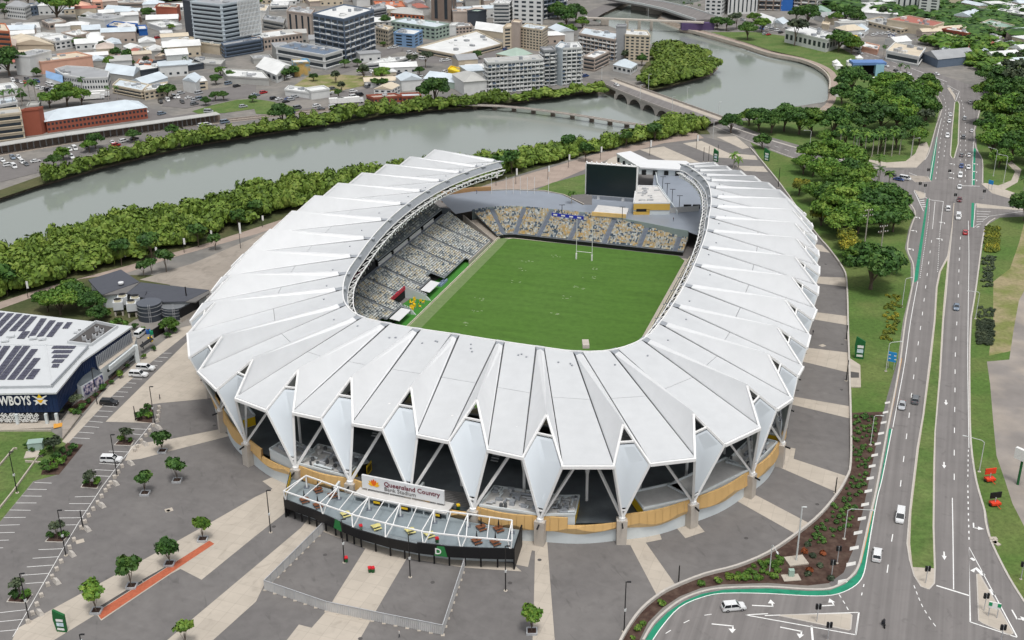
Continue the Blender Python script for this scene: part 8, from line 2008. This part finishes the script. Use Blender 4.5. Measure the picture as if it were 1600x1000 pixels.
for (x, y, k, s_) in [(1371,288, 'palm0',1.1),(1373,292, 'palm1',.9),(1388,290, 'palm2',1.1),(1597,312, 'palm1',1.0),(1146,262, 'palm2',1.2),(1153,268, 'palm2',1.1)]:
 tree(k, (x, y), sc=s_, label='dark fronded palm beside the road crossing' if x > 1200 else 'bright fronded palm on the north plaza grass', group='palms by the crossing' if x > 1200 else 'palms on the north plaza', name='palm_tree', cat='palm')
for (x, y, s_) in [(9,172,1.1),(22,170,1.1),(35,166,1.0),(48,160,1.2),(57,160,1.3),(130,150,1.1),(290,108,.8),(170,156,.8),(184,156,.8),(1405,122,.9),(1415,125,.9),(1380,92,.9),(1068,16,.7),(1080,18,.7),(1092,20,.7)]:
 tree('palm1',(x, y), sc=s_, label='palm standing in the streets beyond the river', group='palms beyond the river', name='palm_tree', cat='palm')
rt = random.Random(88)
for px, n_, lab in (([(0,-10),(1090,-14),(1090,2),(400,14),(0,10)],22, 'far tree along the top edge of the city'),([(1130,8),(1300,24),(1450,52),(1560,60),(1700,60),(1700,-30),(1200,-20)],55, 'tree among the houses at the top right'),([(1440,62),(1560,74),(1700,90),(1700,140),(1560,125),(1530,108),(1460,70)],22, 'tree in the gardens right of the grey shed'),([(140,60),(300,80),(290,120),(150,108)],12, 'small tree squeezed between the left blocks'),([(420,100),(600,120),(650,140),(560,160),(420,140)],10, 'small street tree near the dry field'),([(1010,95),(1000,60),(960,100),(985,120),(1010,125)],6, 'garden tree by the river bend apartments')):
 Q = GP(px); xs = [p.x for p in Q]; ys = [p.y for p in Q]; k = 0
 while k < n_:
  p = (rt.uniform(min(xs), max(xs)), rt.uniform(min(ys), max(ys)),0)
  if inpoly(p[0], p[1], Q): tree(rt.choice(['farA', 'farB', 'farC', 'farA']), at=p, sc=rt.uniform(.45,1.0), label=lab, group=lab.replace('tree', 'trees')); k += 1
# ================================================================== vehicles
def paint(nm, c): return mat('car_paint_' + nm, c, .3,0, spec=.5, coat=.6)
PC = {'white': paint('white',(.72,.73,.73)), 'silver': paint('silver',(.42,.44,.46)), 'grey': paint('grey',(.13,.14,.15)), 'black': paint('black',(.012,.012,.014)), 'red': paint('red',(.42,.015,.02)), 'maroon': paint('maroon',(.12,.012,.015)), 'blue': paint('blue',(.03,.07,.22)), 'steel': paint('steel',(.17,.22,.28))}
m_cg = mat('car_glass',(.012,.016,.02),.1,0, spec=.6); m_tyre = mat('tyre_rubber',(.015,.015,.015),.8,0); m_rim = mat('alloy_rim',(.4,.4,.42),.4,0, metal=.6); m_hl = mat('headlight_glass',(.75,.77,.8),.15,0); m_tl = mat('tail_light',(.35,.01,.01),.3,0)
SPEC = {  # stations: (x, z_top, half width)  glasshouse: (x, z, half width) bottom and top
 'sedan': (2.3,[(-2.3,.75,.78),(-2.1,.92,.86),(-1.2,.98,.9),(0,.96,.91),(1.0,.93,.9),(2.0,.78,.86),(2.3,.6,.74)],[(-1.75,.95),(1.15,.92)],[(-1.05,1.42),(.35,1.42)],.8,.62),
 'suv': (2.4,[(-2.4,.85,.84),(-2.3,1.08,.92),(0,1.08,.94),(1.15,1.06,.94),(2.15,.92,.9),(2.4,.65,.8)],[(-2.3,1.06),(1.2,1.04)],[(-2.0,1.72),(.45,1.72)],.88,.74),
 'ute': (2.6,[(-2.6,.8,.88),(-2.55,1.12,.92),(0,1.1,.94),(1.2,1.08,.94),(2.35,.98,.9),(2.6,.65,.82)],[(-2.5,1.1),(1.25,1.06)],[(-2.4,1.75),(.5,1.78)],.88,.76),
 'van': (2.5,[(-2.5,1.0,.9),(-2.45,1.2,.95),(1.6,1.2,.95),(2.3,1.0,.9),(2.5,.65,.82)],[(-2.4,1.18),(1.9,1.16)],[(-2.3,2.0),(1.1,2.0)],.9,.82)}
def car_meshes(typ, col):
 L, stn, gb, gt, wb, wt_ = SPEC[typ]; pm = PC[col]; b = MB(); vs = []; fs = []
 for x, zt, w_ in stn: vs += [(x, -w_ * .92,.28),(x, -w_, .55),(x, -w_ * .96, zt),(x, w_ * .96, zt),(x, w_, .55),(x, w_ * .92,.28)]
 for i in range(len(stn) - 1):
  for k in range(6): fs.append((i * 6 + k, i * 6 + (k + 1) % 6,(i + 1) * 6 + (k + 1) % 6,(i + 1) * 6 + k))
 fs += [tuple(range(6))[::-1], tuple((len(stn) - 1) * 6 + k for k in range(6))]; fs = [f[::-1] for f in fs]; b.mesh(vs, fs, pm); body = b
 g = MB(); (x0, z0),(x1, z1) = gb; (a0, c0),(a1, c1) = gt; lo = [(x0,-wb, z0),(x1,-wb, z1),(x1, wb, z1),(x0, wb, z0)]; hi = [(a0,-wt_, c0),(a1,-wt_, c1),(a1, wt_, c1),(a0, wt_, c0)]; g.hexa(lo, hi, m_cg)
 r = MB(); r.hexa([(a0 - .04,-wt_ - .02, c0 - .02),(a1 + .04,-wt_ - .02, c1 - .02),(a1 + .04, wt_ + .02, c1 - .02),(a0 - .04, wt_ + .02, c0 - .02)],[(a0 + .05,-wt_ + .05, c0 + .06),(a1 - .08,-wt_ + .05, c1 + .05),(a1 - .08, wt_ - .05, c1 + .05),(a0 + .05, wt_ - .05, c0 + .06)], pm)
 for s_ in (-1,1):
  for (p, q) in ((lo[0], hi[0]),(lo[1], hi[1])): r.beam((p[0], abs(p[1]) * s_, p[2]),(q[0], abs(q[1]) * s_, q[2]),.09,.09, pm)
  xm = (a0 + a1) / 2; r.beam((xm, wb * s_, z0),(xm, wt_ * s_, c0),.09,.07, pm)
 return body, g, r, L
CARS = {}
def wheel_mesh():
 b = MB(); b.tube([(0,-.11,0),(0,.11,0)],.34,14, m_tyre); b.tube([(0,-.12,0),(0,.12,0)],.2,10, m_rim); return b.data('wheel')
WHEEL = wheel_mesh()
def car(typ, col, px, to, lab, group=None, z=0.03, sc=1.0, detail=True, name=None):
 """to: a photo-space direction the nose points in"""
 P = G(px[0], px[1], z); Q = G(px[0] + to[0], px[1] + to[1], z); rz = math.atan2(Q.y - P.y, Q.x - P.x); key = (typ, col, detail)
 if key not in CARS:
  body, g, r, L = car_meshes(typ, col)
  if detail: CARS[key] = (body.data('body'), g.data('glasshouse'), r.data('roof'), L)
  else:
   b = MB()
   for q in (body, g, r):
    for m_ in q.ms: b._m(m_)
    off = len(b.v); b.v += q.v; b.f += [tuple(off + i for i in f) for f in q.f]; b.mi += [b.ms.index(q.ms[i]) for i in q.mi]
   for sx in (-1.4,1.4):
    for sy in (-.8,.8): b.tube([(sx, sy - .1,.33),(sx, sy + .1,.33)],.33,8, m_tyre)
   CARS[key] = b.data('parked_car')
 if not detail: return place(CARS[key], 'parked_car', None, P, rz, sc, lab, 'car', group)
 me = CARS[key]; o = empty(name or {'sedan': 'car', 'suv': 'car', 'ute': 'utility_car', 'van': 'van'}[typ], tuple(P), rz, lab, 'van' if typ == 'van' else ('ute' if typ == 'ute' else 'car'), group); o.scale = (sc,) * 3
 place(me[0], 'body', o); place(me[1], 'glasshouse', o); place(me[2], 'roof', o); L = me[3]
 for sx in (-L * .6, L * .62):
  for sy in (-.82,.82): place(WHEEL, 'wheel', o, (sx, sy, .34))
 for sy in (-.6,.6):
  if 'hl' not in CARS: b = MB(); b.box((0,0,0),(.12,.42,.16), m_hl); CARS['hl'] = b.data('headlight'); b = MB(); b.box((0,0,0),(.1,.36,.2), m_tl); CARS['tl'] = b.data('tail_light'); b = MB(); b.box((0,0,0),(.2,.18,.14), m_black); CARS['mi'] = b.data('side_mirror')
  place(CARS['hl'], 'headlight', o, (L - .12, sy, .62)); place(CARS['tl'], 'tail_light', o, (-L + .06, sy, .74)); place(CARS['mi'], 'side_mirror', o, (.95, sy * 1.72,1.02))
 return o
U, D_ = (0.4,-10),(-.4,10)
for a in [('suv', 'white',(1370,870),(2.5,-20), 'white car in the left carriageway, the lowest one on the road'),('van', 'white',(1406,810),(-1.5,12), 'white van with a dark rear window second from the bottom of the road'),('sedan', 'silver',(1409,636),(-2,12), 'silver sedan side by side with a grey car in the left carriageway'),
          ('suv', 'grey',(1430,627),(2,-12), 'grey car just right of the silver sedan'),('suv', 'white',(1146,952),(20,-2), 'white car turning round the green lane curve at the bottom'),('sedan', 'steel',(1494,482),(-.5,12), 'steel blue sedan alone in the right carriageway'),
          ('sedan', 'red',(1508,365), U, 'bright red car below the crossing'),('van', 'white',(1497,341), D_, 'white van waiting below the crossing'),('sedan', 'maroon',(1499,314), D_, 'dark red car inside the crossing'),('suv', 'white',(1481,328), U, 'white car beside the narrow median end below the crossing'),('sedan', 'white',(1499,294), D_, 'white car at the top stop line of the crossing'),
          ('suv', 'white',(1500,276), D_, 'white car second in the queue above the crossing'),('sedan', 'white',(1513,263), D_, 'white car in the outer lane above the crossing'),('sedan', 'blue',(1502,261), D_, 'blue car third in the queue above the crossing'),('sedan', 'blue',(1404,282),(12,2), 'dark blue car turning left of the crossing'),
          ('van', 'white',(1414,281),(12,2), 'white van behind the dark blue car left of the crossing'),('suv', 'black',(1392,274),(12,3), 'black car under the palms left of the crossing'),('sedan', 'grey',(1502,244), U, 'dark car above the crossing in the inner lane'),('sedan', 'white',(1514,244), U, 'white car above the crossing in the outer lane'),('suv', 'white',(1480,214), D_, 'white car left of the grass median, the lowest of three'),
          ('sedan', 'white',(1483,191), D_, 'white car left of the grass median, the middle of three'),('sedan', 'white',(1485,181), D_, 'white car left of the grass median, the highest of three'),('suv', 'grey',(1505,216), U, 'dark grey car right of the grass median'),('sedan', 'white',(1518,206), U, 'white car at the right kerb by the wood'),
          ('suv', 'silver',(1507,187), U, 'silver car right of the grass median higher up'),('sedan', 'white',(1516,161), U, 'white car at the top of the main road bend'),('sedan', 'white',(1463,117),(10,3), 'white car on the far road before the wood'),('sedan', 'white',(963,134),(10,4), 'white car at the far end of the arched bridge')]:
 car(*a, z=BZ + .05 if a[2] == (963,134) else .03)
for a in [('ute', 'white',(175,721),(20,.5), 'white covered ute parked alone in the lower bays'),('suv', 'black',(171,632),(20,.5), 'black car parked below the video screen'),('ute', 'white',(217,588),(18,1), 'white covered ute parked in front of a second white one'),('ute', 'white',(228,578),(18,1), 'white ute parked just behind the front one by the annex'),('van', 'white',(220,524),(10,-8), 'white van beside the black bin screen')]: car(*a, z=.03)
# motorcycle and rider
mc = lempty('motorcycle', tuple(G(1380,978)), math.pi / 2, 'black motorcycle with a rider in dark clothes at the bottom of the road', 'motorcycle')
for x in (-.7,.7): b = MB(); b.tube([(x, -.08,.32),(x, .08,.32)],.32,12, m_tyre); b.build('wheel', mc)
b = MB(); b.hexa([(-.7,-.15,.45),(.55,-.15,.5),(.55,.15,.5),(-.7,.15,.45)],[(-.8,-.14,.85),(.35,-.2,1.0),(.35,.2,1.0),(-.8,.14,.85)], m_black); b.beam((.7,0,.35),(.45,0,1.05),.1,.1, m_galv); b.beam((.42,-.38,1.08),(.42,.38,1.08),.05,.05, m_galv); b.build('frame', mc)
m_jk = mat('dark_jacket',(.03,.03,.035),.8,.1,2)
def person_mesh(pose, name, label, P, rz, mats, h=1.75, group=None, parent=None):
 """one continuous skinned figure"""
 J = pose; me = bpy.data.meshes.new('person'); me.from_pydata([v for v, r in J[0]], J[1],[]); o = bpy.data.objects.new(name, me); COL.objects.link(o); o.location = P; o.rotation_euler = (0,0, rz)
 o.modifiers.new('skin', 'SKIN')
 for i, (v, r) in enumerate(J[0]): me.skin_vertices[0].data[i].radius = (r, r)
 me.skin_vertices[0].data[0].use_root = True; o.modifiers.new('sub', 'SUBSURF').levels = 1; bpy.context.view_layer.update()
 m2 = bpy.data.meshes.new_from_object(o.evaluated_get(bpy.context.evaluated_depsgraph_get())); o.modifiers.clear(); o.data = m2; m2.materials.clear()
 for m_ in mats: m2.materials.append(m_)
 for p in m2.polygons:
  z = p.center.z; p.material_index = 2 if z > pose[2] else (0 if z > pose[3] else 1); p.use_smooth = True
 return tag(o, label, 'person', group)
m_skin = mat('skin_tone',(.42,.24,.16),.6,0)
ride = ([((-.2,0,.95),.17),((-.1,0,1.25),.2),((0,0,1.48),.19),((.05,0,1.6),.08),((.08,0,1.75),.13),((0,.22,1.45),.08),((.2,.32,1.2),.06),((.42,.34,1.1),.045),((0,-.22,1.45),.08),((.2,-.32,1.2),.06),((.42,-.34,1.1),.045),((-.15,.16,.88),.12),((.25,.25,.72),.09),((0,.24,.3),.06),((.14,.24,.26),.05),((-.15,-.16,.88),.12),((.25,-.25,.72),.09),((0,-.24,.3),.06),((.14,-.24,.26),.05)],
  [(0,1),(1,2),(2,3),(3,4),(2,5),(5,6),(6,7),(2,8),(8,9),(9,10),(0,11),(11,12),(12,13),(13,14),(0,15),(15,16),(16,17),(17,18)],1.63,.95)
person_mesh(ride, 'person', 'motorcycle rider in dark jacket and helmet at the bottom of the road', G(1380,978), math.pi / 2,[m_jk, mat('dark_trousers',(.04,.045,.06)), m_black])
stand = ([((0,0,.95),.15),((0,0,1.2),.15),((0,0,1.42),.17),((0,0,1.53),.06),((.02,0,1.66),.105),((0,.2,1.4),.06),((.05,.27,1.12),.045),((.12,.27,.86),.035),((0,-.2,1.4),.06),((-.05,-.27,1.12),.045),((.05,-.27,.86),.035),((.02,.1,.88),.1),((.12,.11,.48),.07),((.02,.11,.08),.045),((.16,.11,.04),.04),((-.02,-.1,.88),.1),((-.08,-.11,.48),.07),((-.2,-.11,.08),.045),((-.06,-.11,.04),.04)], ride[1],1.56,.93)
for (x, y, z_, l_, c_) in ((624,996,.03, 'person walking on the plaza below the hoarding fence in pale clothes',(.5,.48,.45)),((250),624,.03, 'person near the bollards at the top of the plaza in dark clothes',(.06,.06,.07)),(1052,346,6.15, 'person on the concourse near the gate fence',(.1,.05,.05)),(745,303,6.15, 'person standing at the edge of the open concourse',(.05,.08,.2)),(1270,523,.03, 'person beside the roof edge on the right plaza',(.04,.04,.05))):
 person_mesh(stand, 'person', l_, G(x, y, z_),.5,[mat('shirt_%d' % x, c_), mat('dark_trousers',(.04,.045,.06)), m_skin])
# parked cars of the city
rc_ = random.Random(6); E_, S_ = (10,-2.2),(5,4)
cl = [(20,127, S_),(27,128, S_),(33,129.5, S_),(39,130, S_),(62,138, E_),(69,140, E_),(76,142, E_),(83,143, E_),(90,144, E_),(110,142, E_),(262,158, S_),(251,161, S_),(272,153, S_),(285,161, S_),(304,164, E_),(305,158, E_),(312,156, E_),(253,179, E_),(311,147, E_),(370,136, E_),(398,149, E_),(357,132, E_),(278,153, S_),(295,154, E_),(283,147, E_),(210,218, E_),(194,222, E_),(176,224, S_),(135,232, S_),(117,234, S_),(109,235, S_),(92,239, S_),(112,247, S_),(20,248, S_),(29,247, S_),(4,252, S_),(22,262, S_),(41,258, S_),(35,255, S_),
      (401,150, E_),(412,146, E_),(465,170, E_),(495,167, E_),(552,153, E_),(562,150, E_),(576,137, E_),(447,160, E_),(455,157, E_),(461,153, E_),(436,156, E_),(428,155, E_),(580,114, S_),(586,113, S_),(625,117, E_),(618,116, E_),(692,96, E_),(742,90, E_),(700,95, E_),(735,92, E_),(560,112, S_),(566,113, S_),(222,64, E_),(232,63, E_),(246,60, E_),(262,66, E_),(228,69, E_),(265,60, E_),(350,108, E_),(310,106, E_),(318,105, E_),(295,108, E_),(452,122, E_),(915,120, E_),(905,117, E_),(1195,54, E_),(1201,55, E_),(1192,44, E_),(1198,45, E_),(1206,47, E_),(1214,49, E_),(1220,52, E_),(1365,56, E_),(1372,54, E_),(1380,54, E_),(1388,53, E_),(1398,54, E_),(1316,49, E_),(1400,112,(10,4)),(1385,104,(10,4)),(1344,84,(10,3)),(1300,70,(10,3)),(1215,48,(10,3)),(1190,46,(10,3)),(1250,57,(10,3)),(1420,117,(10,4)),(640,84, E_),(650,85, E_),(610,76, E_),(618,75, E_),(845,62, E_),(520,140, E_)]
for px_ in ([(225,176),(330,176),(470,152),(590,140),(700,112),(800,88)],[(560,108),(650,92),(700,97),(745,97),(800,74),(885,50),(930,20)],[(0,262),(120,243),(260,208),(420,180),(580,163)],[(20,118),(110,142),(190,163)],[(1150,30),(1250,52),(1400,58)]):
 for q_ in range(9): i_ = rc_.random() * (len(px_) - 1.01); k_ = int(i_); a_ = Vector(px_[k_]); e_ = Vector(px_[k_ + 1]); v_ = lerp(a_, e_, i_ - k_); cl.append((v_.x, v_.y + rc_.uniform(-1,1), tuple((e_ - a_) * .2)))
for x, y, d_ in cl:
 c_ = rc_.choice(['white'] * 9 + ['silver'] * 4 + ['grey', 'grey', 'black', 'black', 'red', 'blue', 'steel']); t_ = rc_.choice(['sedan', 'suv', 'suv', 'van'])
 if (x, y) == (412,146): c_ = 'red'
 car(t_, c_, (x, y), d_, '%s car parked or driving in the city streets beyond the river' % c_, 'small %s cars in the streets beyond the river' % c_, detail=False, z=.05)
for (x, y, w_) in ((526,163,8),(545,162,12),(148,152,12),(143,156,10)):
 o = lempty('truck' if x > 200 else 'bus', tuple(G(x, y)),.3, 'white box truck on the far riverside road' if x > 200 else 'white bus waiting behind the spreading trees', 'truck' if x > 200 else 'bus', 'white box trucks' if x > 200 else 'white buses'); b = MB(); b.box((0,0,.8),(w_, 2.6,2.8), m_wpaint); b.build('box_body', o); b = MB(); b.box((w_ / 2 + 1.1,0,.6),(2,2.4,2.1), PC['white']); b.box((w_ / 2 + 2.1,0,1.6),(.1,2.1,.9), m_cg); b.build('cab', o)
 for sx in (-w_ * .35, w_ * .5 + 1): b = MB(); b.tube([(sx, -1.2,.5),(sx, 1.2,.5)],.5,10, m_tyre); b.build('axle_wheels', o)
thicket('suburb_greenery',[(1200,-16),(1700,-30),(1700,70),(1560,62),(1450,52),(1420,30),(1300,20),(1200,6)],17,6,60,2.6, L_dark, 'mixed garden greenery among the far suburb houses',8,.5)
thicket('suburb_greenery',[(1440,66),(1560,78),(1700,92),(1700,140),(1560,126),(1530,110),(1470,76)],11,6,80,1.8, L_mid, 'garden greenery right of the grey gabled shed',9,.5)
thicket('suburb_greenery',[(0,-14),(1090,-18),(1090,-6),(420,2),(0,2)],22,7,50,2.6, L_dark, 'far greenery along the top edge of the city',10,.5)
# distinct labels inside small groups: say which one along the row, as seen in the photograph
ORD = 'first second third fourth fifth sixth seventh eighth ninth tenth eleventh twelfth thirteenth fourteenth fifteenth sixteenth seventeenth'.split(); BY = {}
bpy.context.view_layer.update()
for o in COL.objects:
 if o.parent is None and 'label' in o and 'category' in o: BY.setdefault(o['label'],[]).append(o)
for lab, L in BY.items():
 if 1 < len(L) <= 17 and len(lab.split()) <= 12:
  X = [PJ(o.matrix_world.translation) if o.type == 'EMPTY' or o.location.length > 1 else PJ(o.data.vertices[0].co) for o in L]
  dx = max(x for x, y in X) - min(x for x, y in X); dy = max(y for x, y in X) - min(y for x, y in X); hor = dx >= dy; L2 = sorted(range(len(L)), key=lambda i: X[i][0] if hor else -X[i][1])
  for r, i in enumerate(L2): L[i]['label'] = lab + ', ' + ORD[r] + (' from the left' if hor else ' from the bottom'); L[i]['group'] = L[i].get('group') or lab
